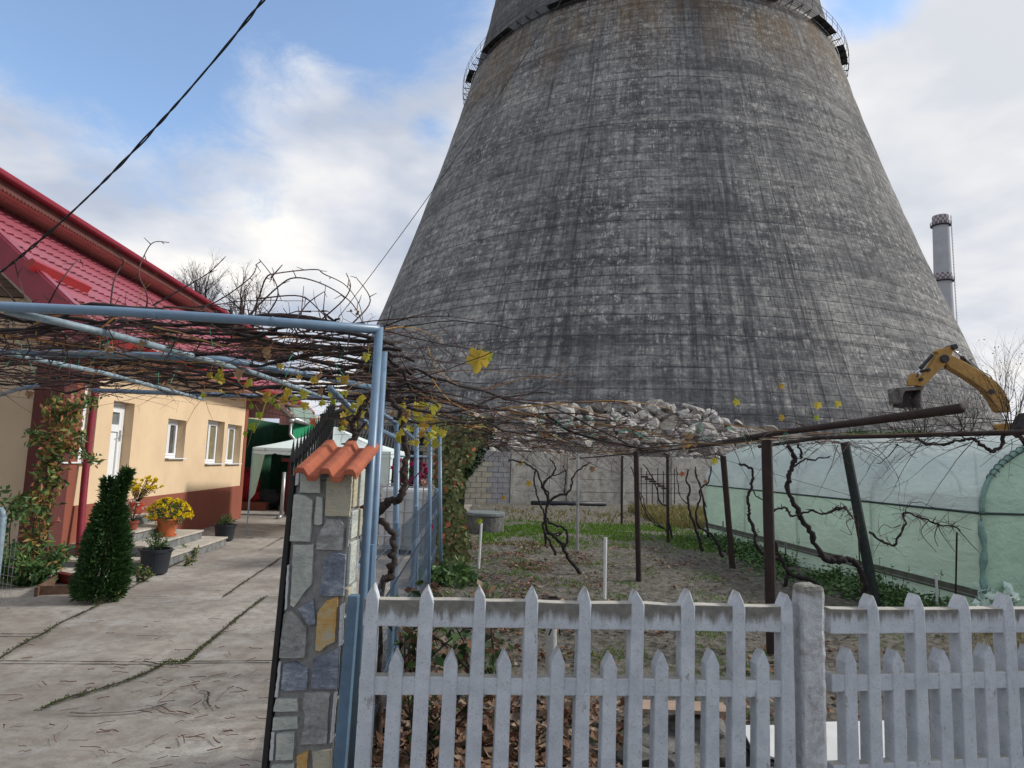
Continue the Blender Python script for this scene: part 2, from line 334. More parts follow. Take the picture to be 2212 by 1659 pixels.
M['rib'] = simple('greenhouse_rib', (.05, .10, .09), .6, .2, 8, .1)
M['cat_yellow'] = simple('machine_yellow', (.44, .25, .060), .5, .22, 1.6, .1, col2=(.27, .15, .045))
M['steel_dark'] = simple('dark_machine_steel', (.030, .030, .034), .6, .4, 3, .2)
M['steel_worn'] = simple('worn_bucket_steel', (.14, .13, .125), .55, .35, 2, .2)
M['chrome'] = simple('polished_rod', (.55, .56, .60), .2, .05, 3, 0, metal=.9)
M['chim'] = simple('chimney_concrete', (.36, .37, .40), .95, .10, .3, .2)  # distance haze put into the colour, paler than bare concrete
M['chk_red'] = simple('hazy_red_paint', (.20, .13, .15), .9, .1, .5, 0)  # band red greyed to paint in the distance haze
M['chk_white'] = simple('hazy_white_paint', (.38, .38, .41), .9, .1, .5, 0)  # band white dulled by the same painted haze
M['cable'] = simple('black_cable', (.008, .009, .012), .5, .2, 8, 0)
M['bark'] = simple('vine_bark', (.065, .047, .038), .95, .55, 40, .9, .006, col2=(.030, .021, .018))
M['bark_dark'] = simple('dark_vine_bark', (.026, .021, .021), .95, .5, 30, .8, .005)
M['cane'] = mat_leaf('vine_cane', [(.016, .012, .013), (.042, .024, .024), (.095, .042, .036), (.032, .022, .023), (.016, .013, .015)], 3, 0, .7)
M['cane_bright'] = mat_leaf('straw_and_orange_cane', [(.20, .08, .03), (.36, .21, .06), (.30, .12, .035), (.42, .30, .12)], 3, 0, .7)
M['twine'] = simple('green_twine', (.05, .30, .20), .7, .2, 5, 0)
M['twig'] = mat_leaf('bare_twigs', [(.022, .018, .018), (.045, .034, .030), (.030, .024, .022)], 3, 0, .9)
M['leaf_yellow'] = mat_leaf('yellow_vine_leaf', [(.30, .32, .05), (.48, .44, .07), (.55, .42, .06), (.38, .22, .05)], 9, .35)
M['leaf_green'] = mat_leaf('green_yellow_vine_leaf', [(.16, .27, .03), (.32, .38, .04), (.22, .32, .05)], 9, .35)
M['leaf_brown'] = mat_leaf('dry_brown_leaf', [(.22, .13, .075), (.36, .24, .14), (.14, .06, .04)], 12, .2, .8)
M['leaf_litter'] = mat_leaf('fallen_leaves', [(.065, .032, .024), (.14, .068, .040), (.23, .14, .085), (.095, .045, .033), (.34, .26, .19), (.075, .052, .042)], 6, .1, .8)
M['creeper'] = mat_leaf('creeper_leaf', [(.045, .085, .03), (.12, .165, .06), (.21, .22, .09), (.09, .125, .05), (.22, .15, .07)], 6, .2)
M['creeper_red'] = mat_leaf('creeper_red_leaf', [(.32, .05, .03), (.50, .16, .07), (.28, .05, .04)], 6, .2)
M['thuja'] = mat_leaf('thuja_foliage', [(.012, .036, .012), (.028, .075, .022), (.055, .125, .030), (.020, .055, .020)], 12, .1, .6)
M['shrub'] = mat_leaf('green_shrub_leaf', [(.025, .065, .024), (.06, .13, .04), (.11, .19, .055), (.035, .085, .035)], 9, .2, .5)
M['shrub_autumn'] = mat_leaf('autumn_shrub_leaf', [(.09, .14, .04), (.22, .26, .07), (.42, .28, .08), (.36, .12, .08), (.14, .20, .06)], 9, .2, .5)
M['ivy_dark'] = mat_leaf('dark_ivy_leaf', [(.008, .022, .008), (.020, .045, .014), (.035, .07, .02)], 6, .1, .6)
M['grass'] = mat_leaf('grass_blades', [(.05, .12, .015), (.10, .20, .02), (.16, .26, .04)], 3, .25, .6)
M['grass_dry'] = mat_leaf('dry_grass_blades', [(.15, .15, .05), (.27, .20, .08), (.12, .16, .045), (.33, .25, .13)], 3, .25, .7)
M['flower_yellow'] = mat_leaf('yellow_petals', [(.66, .50, .005), (.78, .64, .01), (.70, .48, .01)], 9, .2, .6)
M['flower_white'] = mat_leaf('white_petals', [(.62, .58, .50), (.76, .74, .68)], 9, .2, .6)
M['flower_pink'] = mat_leaf('magenta_petals', [(.36, .01, .10), (.55, .03, .20), (.42, .02, .16)], 9, .2, .6)
M['flower_pale'] = mat_leaf('pale_pink_petals', [(.62, .32, .30), (.70, .48, .44)], 9, .2, .6)
M['moss'] = mat_leaf('moss_tuft', [(.03, .045, .015), (.06, .10, .02), (.10, .12, .03), (.05, .035, .02)], 9, .1, .9)
M['crack'] = simple('dirt_filled_joint', (.045, .038, .028), .97, .4, 20, .4)
M['cloth_red'] = simple('red_cloth', (.28, .012, .016), .9, .3, 4, .3, .02)
M['sack'] = simple('grey_sacking', (.26, .24, .21), .9, .3, 5, .3, .02)
M['ibc'] = simple('white_tank_plastic', (.62, .64, .66), .4, .06, 3, .05)
M['slab_white'] = simple('white_roof_sheet', (.55, .56, .56), .7, .12, 4, .2)
M['old_stone'] = mat_stone('old_grey_stone', [(.05, .05, .048), (.11, .11, .105), (.20, .195, .18)], 6, 9)
M['sill_conc'] = simple('plinth_concrete', (.28, .26, .22), .95, .25, 12, .5)
ST = [mat_stone('veneer_pale', [(.29, .32, .30), (.43, .46, .43), (.56, .57, .51)], 7, 1),
      mat_stone('veneer_sand', [(.28, .28, .24), (.44, .42, .34), (.50, .40, .24)], 7, 2),
      mat_stone('veneer_slate', [(.075, .09, .13), (.19, .22, .28), (.44, .48, .51)], 8, 4),
      mat_stone('veneer_ochre', [(.42, .43, .41), (.50, .37, .17), (.52, .28, .07), (.52, .50, .45)], 7, 6),
      mat_stone('veneer_grey', [(.15, .15, .145), (.28, .29, .285), (.48, .51, .50)], 7, 8),
      mat_stone('veneer_white', [(.46, .48, .50), (.58, .60, .62)], 6, 1)]

# ------------------------------------------------------------------ mesh tools
class MB:
    def __init__(s): s.v = []; s.f = []; s.mi = []; s.uv = None
    def add(s, vs, fs, mi=0):
        b = len(s.v); s.v += [tuple(v) for v in vs]
        for f in fs: s.f.append(tuple(i + b for i in f)); s.mi.append(mi)
    def box(s, c, h, ax=None, mi=0, bev=0):
        ax = ax or (Vector((1, 0, 0)), Vector((0, 1, 0)), Vector((0, 0, 1))); c = Vector(c)
        vs = [c + ax[0] * (h[0] * i) + ax[1] * (h[1] * j) + ax[2] * (h[2] * k) for i in (-1, 1) for j in (-1, 1) for k in (-1, 1)]
        s.add(vs, [(0, 1, 3, 2), (4, 6, 7, 5), (0, 4, 5, 1), (2, 3, 7, 6), (0, 2, 6, 4), (1, 5, 7, 3)], mi)
    def tube(s, pts, r, n=6, mi=0, caps=True):
        pts = [Vector(p) for p in pts]; m = len(pts)
        if m < 2: return
        rs = r if isinstance(r, (list, tuple)) else [r] * m
        vs = []; prev = None
        for i, p in enumerate(pts):
            t = (pts[min(i + 1, m - 1)] - pts[max(i - 1, 0)])
            if t.length < 1e-9: t = Vector((0, 0, 1))
            t.normalize()
            if prev is None: a = t.orthogonal().normalized()
            else:
                a = prev - t * prev.dot(t)
                a = a.normalized() if a.length > 1e-6 else t.orthogonal().normalized()
            prev = a; b = t.cross(a)
            for k in range(n):
                q = 2 * pi * k / n; vs.append(p + (a * cos(q) + b * sin(q)) * rs[i])
        fs = [(i * n + k, i * n + (k + 1) % n, (i + 1) * n + (k + 1) % n, (i + 1) * n + k) for i in range(m - 1) for k in range(n)]
        if caps: fs += [tuple(range(n - 1, -1, -1)), tuple((m - 1) * n + k for k in range(n))]
        s.add(vs, fs, mi)
    def prism(s, poly, off, mi=0):
        poly = [Vector(p) for p in poly]; off = Vector(off); n = len(poly)
        s.add(poly + [p + off for p in poly], [tuple(range(n))[::-1], tuple(range(n, 2 * n))] + [(i, (i + 1) % n, n + (i + 1) % n, n + i) for i in range(n)], mi)
    def lathe(s, c, prof, n=20, mi=0, cap=True):
        c = Vector(c); vs = [c + Vector((r * cos(2 * pi * k / n), r * sin(2 * pi * k / n), z)) for r, z in prof for k in range(n)]
        m = len(prof); fs = [(i * n + k, i * n + (k + 1) % n, (i + 1) * n + (k + 1) % n, (i + 1) * n + k) for i in range(m - 1) for k in range(n)]
        if cap: fs += [tuple(range(n - 1, -1, -1)), tuple((m - 1) * n + k for k in range(n))]
        s.add(vs, fs, mi)
    def quad(s, a, b, c, d, mi=0): s.add([a, b, c, d], [(0, 1, 2, 3)], mi)
    def leaf(s, p, d, n, L, w, curl=.2, mi=0):
        d = d.normalized(); sd_ = d.cross(n)
        sd_ = sd_.normalized() if sd_.length > 1e-6 else d.orthogonal().normalized()
        n = sd_.cross(d); m = p + d * (L * .5) + n * (curl * L * .3); t = p + d * L - n * (curl * L * .4)
        s.add([p, m + sd_ * w - n * (curl * w), t, m - sd_ * w - n * (curl * w)], [(0, 1, 2), (0, 2, 3)], mi)
    def build(s, name, mats, parent=None, smooth=False, bevel=0, loc=None):
        me = bpy.data.meshes.new(name); vs = s.v
        o = bpy.data.objects.new(name, me)
        if loc is not None: o.location = loc; vs = [tuple(Vector(v) - Vector(loc)) for v in vs]
        if parent is not None:
            off = parent_off(parent)
            vs = [(v[0] - off.x, v[1] - off.y, v[2] - off.z) for v in vs]
        me.from_pydata(vs, [], s.f)
        if not isinstance(mats, (list, tuple)): mats = [mats]
        for m in mats: me.materials.append(m)
        if len(mats) > 1: me.polygons.foreach_set('material_index', s.mi)
        if smooth: me.polygons.foreach_set('use_smooth', [True] * len(me.polygons))
        me.update(); sc.collection.objects.link(o)
        if parent is not None: o.parent = parent
        if bevel:
            b = o.modifiers.new('bevel', 'BEVEL'); b.width = bevel; b.segments = 2; b.limit_method = 'ANGLE'; b.angle_limit = radians(40)
        return o
def parent_off(p):
    v = Vector((0, 0, 0))
    while p is not None: v += p.location; p = p.parent
    return v
def tag(o, label=None, cat=None, group=None, kind=None):
    for k, v in (('label', label), ('category', cat), ('group', group), ('kind', kind)):
        if v: o[k] = v
    return o
def thing(name, loc, label, cat, group=None):
    o = bpy.data.objects.new(name, None); sc.collection.objects.link(o); o.location = loc; o.empty_display_size = .2
    return tag(o, label, cat, group)
def copy_tree(o, parent=None):
    c = o.copy(); sc.collection.objects.link(c); c.parent = parent
    for ch in list(o.children): copy_tree(ch, c)
    return c
def U(a, b): return rnd.uniform(a, b)
def smoothpts(P, k=5):
    P = [Vector(p) for p in P]; out = []
    for i in range(len(P) - 1):
        p0 = P[max(i - 1, 0)]; p1 = P[i]; p2 = P[i + 1]; p3 = P[min(i + 2, len(P) - 1)]
        for j in range(k):
            t = j / k
            out.append(.5 * ((2 * p1) + (p2 - p0) * t + (2 * p0 - 5 * p1 + 4 * p2 - p3) * t * t + (3 * p1 - p0 - 3 * p2 + p3) * t ** 3))
    out.append(P[-1]); return out
X3 = Vector((1, 0, 0)); Y3 = Vector((0, 1, 0)); Z3 = Vector((0, 0, 1))
def rvec(): 
    while True:
        v = Vector((U(-1, 1), U(-1, 1), U(-1, 1)))
        if .05 < v.length < 1: return v.normalized()

# ================================================================== GROUND
def sheet(name, x0, x1, y0, y1, z, mat):
    mb = MB(); mb.quad((x0, y0, z), (x1, y0, z), (x1, y1, z), (x0, y1, z)); return tag(mb.build(name, mat), kind='structure')
sheet('ground', -1500, 1500, -300, 2600, -0.06, simple('far_ground', (.13, .12, .09), .97, .4, .2, 0))
def gz(x, y):
    return (mnoise.noise(Vector((x * 1.3, y * 1.3, 0))) * .035 + mnoise.noise(Vector((x * 5, y * 5, 3))) * .034 + mnoise.noise(Vector((x * 13, y * 13, 7))) * .024) + .02
def garden():
    mb = MB(); ys = []; y = 2.2
    while y < 33: ys.append(y); y += .045 + .006 * (y - 2.2)
    xs = []
    nx = 150
    for j, y in enumerate(ys):
        for i in range(nx + 1):
            t = i / nx; xl = -1.0 - .012 * y; xr = 9 + y * .25; x = xl + (xr - xl) * t ** 1.15
            fade = min(1, (y - 2.2) / 1.0)
            mb.v.append((x, y, gz(x, y) * (1 if y < 30 else .6)))
    for j in range(len(ys) - 1):
        for i in range(nx): a = j * (nx + 1) + i; mb.f.append((a, a + 1, a + nx + 2, a + nx + 1)); mb.mi.append(0)
    return tag(mb.build('garden_soil', M['soil'], smooth=True), kind='structure')
garden()
def driveway():
    mb = MB(); nx, ny = 60, 120
    for j in range(ny + 1):
        for i in range(nx + 1):
            y = -2 + 34 * j / ny; x = -9.5 + (9.5 - 1.02 - .0 * y) * i / nx
            mb.v.append((x, y, mnoise.noise(Vector((x * .8, y * .8, 5))) * .012 + .0))
    for j in range(ny):
        for i in range(nx): a = j * (nx + 1) + i; mb.f.append((a, a + 1, a + nx + 2, a + nx + 1)); mb.mi.append(0)
    tag(mb.build('driveway', M['drive'], smooth=True), kind='structure')
    # open joints and cracks between the slabs, filled with dirt and moss
    lines = [([(0, 1432), (150, 1433), (300, 1434), (420, 1433), (590, 1431)], .012), ([(-40, 1450), (0, 1425), (60, 1388), (96, 1371), (130, 1349), (196, 1318), (240, 1296), (300, 1262)], .016),
             ([(0, 1373), (60, 1373), (96, 1372)], .014), ([(355, 1434), (400, 1432), (425, 1412), (470, 1375), (520, 1332), (572, 1292)], .019), ([(484, 1291), (520, 1265), (560, 1238), (612, 1203)], .014),
             ([(259, 1291), (310, 1291), (360, 1292)], .008), ([(575, 1292), (612, 1292)], .010), ([(350, 1440), (320, 1455), (262, 1478), (200, 1497), (140, 1514), (90, 1535)], .018),
             ([(310, 1432), (335, 1437), (350, 1441)], .012), ([(150, 1545), (210, 1546), (300, 1540), (360, 1525)], .008), ([(430, 1497), (450, 1500), (447, 1520), (455, 1532)], .008),
             ([(300, 1262), (340, 1240), (400, 1210), (460, 1180), (505, 1164), (545, 1164)], .02), ([(540, 1157), (622, 1158)], .012), ([(560, 1190), (612, 1162)], .012)]
    mb = MB()
    for pts, w in lines:
        P = smoothpts([G(x, y) for x, y in pts], 6); z = .016
        for i in range(len(P) - 1):
            a, b = P[i], P[i + 1]; d = (b - a).normalized(); q = Vector((-d.y, d.x, 0)); w1 = w * U(.5, 1.2)
            j = q * U(-.3, .3) * w
            mb.quad((a - q * w1 + j).to_tuple()[:2] + (z,), (b - q * w1 + j).to_tuple()[:2] + (z,), (b + q * w1 + j).to_tuple()[:2] + (z,), (a + q * w1 + j).to_tuple()[:2] + (z,))
    tag(mb.build('slab_joints', M['crack']), kind='structure')
    mb = MB()
    for k in (1, 3, 4, 7, 11):
        pts, w = lines[k]; P = smoothpts([G(x, y) for x, y in pts], 10)
        for p in P:
            for _ in range(16 if k == 3 else 7):
                if rnd.random() < .35: continue
                q = p + Vector((U(-1, 1) * w * 1.2, U(-1, 1) * .07, 0)); q.z = .012
                mb.leaf(q, Vector((U(-1, 1), U(-1, 1), U(.2, 1.2))), rvec(), U(.008, .028), U(.003, .007))
    tag(mb.build('joint_moss', M['moss']), None, None, None, 'stuff')
    mb = MB()
    for _ in range(150):
        x, y = U(-60, 600), 1240 + 420 * rnd.random() ** .8
        if rnd.random() < .5: x, y = 380 + rnd.gauss(0, 150), 1520 + rnd.gauss(0, 70)
        if y < 1230: continue
        p = G(x, y); 
        if p.x > -1.2: continue
        th = rnd.gauss(0.15, .6); L = U(.03, .13) * (1 if rnd.random() < .8 else 1.8); pts = []
        for i in range(4):
            t = i / 3 - .5; pts.append(p + Vector((cos(th) * L * t, sin(th) * L * t + U(-.012, .012), .017 + U(0, .004))))
        mb.tube(pts, U(.0012, .0032), 4)
    tag(mb.build('pruned_twigs', simple('red_brown_twig', (.16, .062, .045), .8, .5, 30, .2, col2=(.08, .035, .03))), None, None, None, 'stuff')
driveway()
def far_patio(): pass

# ================================================================== COOLING TOWER
TAZ = radians(11.046); TC = Vector((sin(TAZ) * 100, cos(TAZ) * 100, 0))
def trad(z): return sqrt(21.585 ** 2 + (.42862 * (z - 94.416)) ** 2)
def tower():
    t = thing('cooling_tower', TC, 'huge weathered grey concrete cooling tower behind the garden', 'cooling tower')
    me = bpy.data.meshes.new('shell'); n, m = 240, 112; zs = [0 + 112 * i / (m - 1) for i in range(m)]
    vs = []; fs = []; uvs = []
    for z in zs:
        for k in range(n):
            a = 2 * pi * k / n
            r = trad(z) + mnoise.noise(Vector((cos(a) * 6, sin(a) * 6, z * .4))) * .10
            vs.append((sin(a) * r, cos(a) * r, z))
    for i in range(m - 1):
        for k in range(n):
            k2 = (k + 1) % n; fs.append((i * n + k, i * n + k2, (i + 1) * n + k2, (i + 1) * n + k))
            for kk, zz in ((k, i), (k + 1, i), (k + 1, i + 1), (k, i + 1)): uvs += [2 * pi * kk / n * 44.0, zs[zz]]
    nb = len(vs)
    for z in (112,):     # inner lip
        for k in range(n): a = 2 * pi * k / n; vs.append((sin(a) * (trad(z) - .6), cos(a) * (trad(z) - .6), z))
    for k in range(n):
        k2 = (k + 1) % n; fs.append(((m - 1) * n + k, (m - 1) * n + k2, nb + k2, nb + k)); uvs += [0, 0] * 4
    me.from_pydata(vs, [], fs); u = me.uv_layers.new(name='UV'); u.data.foreach_set('uv', uvs)
    me.polygons.foreach_set('use_smooth', [True] * len(me.polygons)); me.materials.append(M['tower']); me.update()
    o = bpy.data.objects.new('shell', me); sc.collection.objects.link(o); o.parent = t
    zr = 56.5; r0 = trad(zr)
    mb = MB(); N = 110
    def P(a, r, z): return TC + Vector((sin(a) * r, cos(a) * r, z))
    for k in range(N):
        a, b = 2 * pi * k / N, 2 * pi * (k + 1) / N; mid = (a + b) / 2
        mb.prism([P(a, r0 - .1, zr - .55), P(a, r0 + .12, zr - .55), P(a, r0 + .12, zr), P(a, r0 - .1, zr)], P(b, r0, zr) - P(a, r0, zr))
        mb.tube([P(a, r0 + .05, zr - .9), P(a, r0 + 1.0, zr - .05)], .045, 4); mb.tube([P(a, r0, zr - .06), P(a, r0 + 1.1, zr - .06)], .06, 4)
        if mnoise.noise(Vector((k * .23, 0, 0))) > .02:
            mb.prism([P(a, r0 + .15, zr), P(a, r0 + 1.0, zr), P(a, r0 + 1.0, zr + .06), P(a, r0 + .15, zr + .06)], P(b, r0, zr) - P(a, r0, zr))
        else:
            for q in range(4): mb.tube([P(a, r0 + .3 + q * .25, zr), P(b, r0 + .3 + q * .25, zr)], .03, 3)
    mb.build('walkway', M['steel_dark'], t)
    mb = MB()
    for k in range(N):
        a, b = 2 * pi * k / N, 2 * pi * (k + 1) / N
        mb.tube([P(a, r0 + 1.12, zr), P(a, r0 + 1.15, zr + 1.15)], .03, 3)
        for h in (.6, 1.12): mb.tube([P(a, r0 + 1.15, zr + h), P(b, r0 + 1.15, zr + h)], .028, 3)
    mb.build('railing', simple('rusted_railing', (.09, .085, .085), .8, .4, 2, 0), t)
tower()

def chimney():
    Y = 300; c = W(2035, 560, Y); c.z = 0
    top = W(2035, 467, Y).z; t = thing('chimney', c, 'tall slender grey power station chimney with checkered bands', 'chimney')
    r1 = 18.3 / FPX * Y * .86; 
    def R(z): return r1 + (top - z) * .012
    mb = MB(); mb.lathe(c, [(R(z), z) for z in (0, top * .3, top * .6, top * .9, top)], 36, cap=False); mb.lathe(c, [(r1 * .8, top - 3), (r1 * .8, top), (r1, top)], 36, cap=False)
    mb.build('shaft', M['chim'], t, smooth=False)
    for z0, z1, nn in ((top - 4.2, top - .4, 3), (W(2045, 606, Y).z, W(2045, 592, Y).z, 2)):
        mb = MB(); seg = 22; rows = 3 if nn == 3 else 3
        for j in range(rows):
            for k in range(seg):
                a, b = 2 * pi * k / seg, 2 * pi * (k + 1) / seg; za, zb = z0 + (z1 - z0) * j / rows, z0 + (z1 - z0) * (j + 1) / rows
                q = []
                for (ang, z) in ((a, za), (b, za), (b, zb), (a, zb)): q.append(c + Vector((cos(ang) * (R(z) + .12), sin(ang) * (R(z) + .12), z)))
                mb.add(q, [(0, 1, 2, 3)], (j + k) % 2)
        mb.build('checkered_band', [M['chk_red'], M['chk_white']], t)
        mb = MB(); mb.lathe(c, [(R(z0), z0 - .9), (R(z0) + .9, z0 - .7), (R(z0) + .9, z0 - .4), (R(z0), z0 - .4)], 36)
        for k in range(28):
            a = 2 * pi * k / 28; p = c + Vector((cos(a) * (R(z0) + .85), sin(a) * (R(z0) + .85), z0 - .5)); mb.tube([p, p + Z3 * 1.6], .09, 4)
        mb.build('platform', M['steel_dark'], t)
    mb = MB(); e = Vector((.93, -.36, 0)).normalized()
    for zz in (0,):
        for off in (-.5, .5): mb.tube([c + e * (R(0) + .9) + e.cross(Z3) * off, c + e * (R(top) + .9) + e.cross(Z3) * off + Z3 * top], .07, 4)
    z = 40
    while z < top: p = c + e * (R(z) + 1.0); mb.box(p + Z3 * z, (.06, .5, .05)); z += 1.4
    mb.build('ladder', M['steel_worn'], t)
chimney()

# ================================================================== BACK WALLS, RUBBLE
def back_walls():
    A = Vector((-2.2, 26.1, 0)); B = Vector((11.5, 30.8, 0)); d = (B - A).normalized(); n = Vector((d.y, -d.x, 0))
    i = 0; s = 2.45; L = (B - A).length
    t = thing('concrete_panel_wall', A + d * 6, 'long grey concrete panel wall at the far end of the garden', 'wall')
    top = 2.05
    while s < L:
        e = min(s + 2.45, L)
        mb = MB()
        for k in range(4): mb.box(A + d * ((s + e) / 2) + Z3 * (top / 4 * (k + .5)) + n * U(-.008, .008), ((e - s) / 2 - .02, .035, top / 8 - .006), (d, n, Z3))
        mb.build('wall_panel', M['wall_conc'], t, bevel=.008); s = e
    s = 2.45
    while s < L:
        mb = MB(); mb.box(A + d * s + Z3 * (top / 2 + .03), (.08, .085, top / 2 + .03), (d, n, Z3)); mb.build('wall_post', M['wall_conc'], t, bevel=.01); s += 2.45
    # the block wall at its left end
    t2 = thing('block_wall', A, 'low wall of cream and grey blocks beside the creeper', 'wall')
    for grey in (0, 1):
        mb = MB()
        for r in range(10):
            sx = -3.0 - (.23 if r % 2 else 0)
            while sx < 2.35:
                w = .44; e = min(sx + w, 2.34)
                isg = sx > 1.25 + (.2 if r % 2 else 0) or (r > 7 and sx > .2)
                if e - sx > .06 and isg == bool(grey): mb.box(A + d * ((sx + e) / 2) + Z3 * (.1 + r * .205), ((e - sx) / 2 - .012, .10 + U(0, .008), .092), (d, n, Z3))
                sx += w
        mb.build('blocks', M['block_grey'] if grey else M['block'], t2)
    mb = MB(); mb.box(A + d * -.33 + Z3 * 1.02, (2.66, .085, 1.02), (d, n, Z3)); mb.build('mortar_bed', M['mortar'], t2)
back_walls()

def lerp_tab(tab, x):
    if x <= tab[0][0]: return tab[0][1]
    for (a, b), (c, e) in zip(tab, tab[1:]):
        if x <= c: return b + (e - b) * (x - a) / (c - a)
    return tab[-1][1]
CREST = [(-9, 2.2), (-4, 3.0), (-2.1, 3.7), (0, 4.4), (2, 4.7), (4, 4.9), (6.6, 5.05), (9, 5.0), (11.5, 4.8), (13.5, 4.3), (15, 4.1), (17, 3.9), (21, 4.15), (25, 3.7), (28, 2.7), (34, 2.5), (50, 2)]
def mz(x, y):
    c = lerp_tab(CREST, x) - .25; f = 30.6 + max(0, x) * .10
    if y < f: return 0
    u = (y - f) / 5.2
    if u < 1: z = .9 + (c - .9) * (u ** .8)
    else:
        v = min(1, (y - f - 5.2) / 7); z = c + (2.5 - c) * v
        if y > 50: z *= max(0, 1 - (y - 50) / 6)
    return z + mnoise.noise(Vector((x * .6, y * .6, 1))) * .28 * min(1, z)
def rubble():
    mb = MB(); nx, ny = 100, 50
    for j in range(ny + 1):
        for i in range(nx + 1):
            x = -10 + 62 * i / nx; y = 30.6 + max(0, x) * .1 - .05 + 26 * (j / ny) ** 1.4; z = mz(x, y)
            if j == 0: z = -.05
            mb.v.append((x, y, z - .05))
    for j in range(ny):
        for i in range(nx): a = j * (nx + 1) + i; mb.f.append((a, a + 1, a + nx + 2, a + nx + 1)); mb.mi.append(0)
    tag(mb.build('rubble_mound', M['mound'], smooth=True), kind='structure')
    import bmesh
    meshes = []
    for k in range(14):
        bm = bmesh.new(); e = (U(.75, 1.3), U(.6, 1.0), U(.5, .85))
        for _ in range(rnd.choice((9, 12, 16, 22))):
            v = rvec(); m_ = max(abs(v.x), abs(v.y), abs(v.z)); v = v.lerp(v / m_, .45) * U(.8, 1); bm.verts.new((v.x * e[0], v.y * e[1], v.z * e[2]))
        r = bmesh.ops.convex_hull(bm, input=bm.verts[:]); bmesh.ops.delete(bm, geom=[g for g in r['geom_interior'] if isinstance(g, bmesh.types.BMVert)], context='VERTS')
        bmesh.ops.bevel(bm, geom=bm.edges[:], offset=.07, segments=1, affect='EDGES', clamp_overlap=True)
        bmesh.ops.triangulate(bm, faces=bm.faces[:]); bmesh.ops.subdivide_edges(bm, edges=bm.edges[:], cuts=1, use_grid_fill=True)
        for v in bm.verts: v.co += v.co.normalized() * mnoise.noise(v.co * 2.6 + Vector((k, 0, 0))) * .12
        me = bpy.data.meshes.new('broken_rock'); bm.to_mesh(me); bm.free(); me.materials.append(M['rubble'] if k % 4 else M['rubble_dk']); meshes.append(me)
    n = 0
    for i in range(290):
        if i < 250: x = U(-3.8, 12.8); 
        else: x = U(-5, 17)
        f = 30.6 + max(0, x) * .1; y = f + 5.2 * U(.16, 1.06)
        if x < -2 and rnd.random() < .3: continue
        s = U(.24, .42) if rnd.random() < .72 else U(.42, .62)
        if x > 13: s *= .8
        o = bpy.data.objects.new('broken_rock', rnd.choice(meshes)); sc.collection.objects.link(o)
        o.location = (x, y, mz(x, y) + s * .25); o.rotation_euler = (U(-.6, .6), U(-.6, .6), U(0, 6.28)); o.scale = (s * U(.9, 1.3), s, s * U(.8, 1.15))
        tag(o, 'pale broken concrete lump in the rubble heap behind the wall', 'rock', 'rocks of the rubble heap')
rubble()

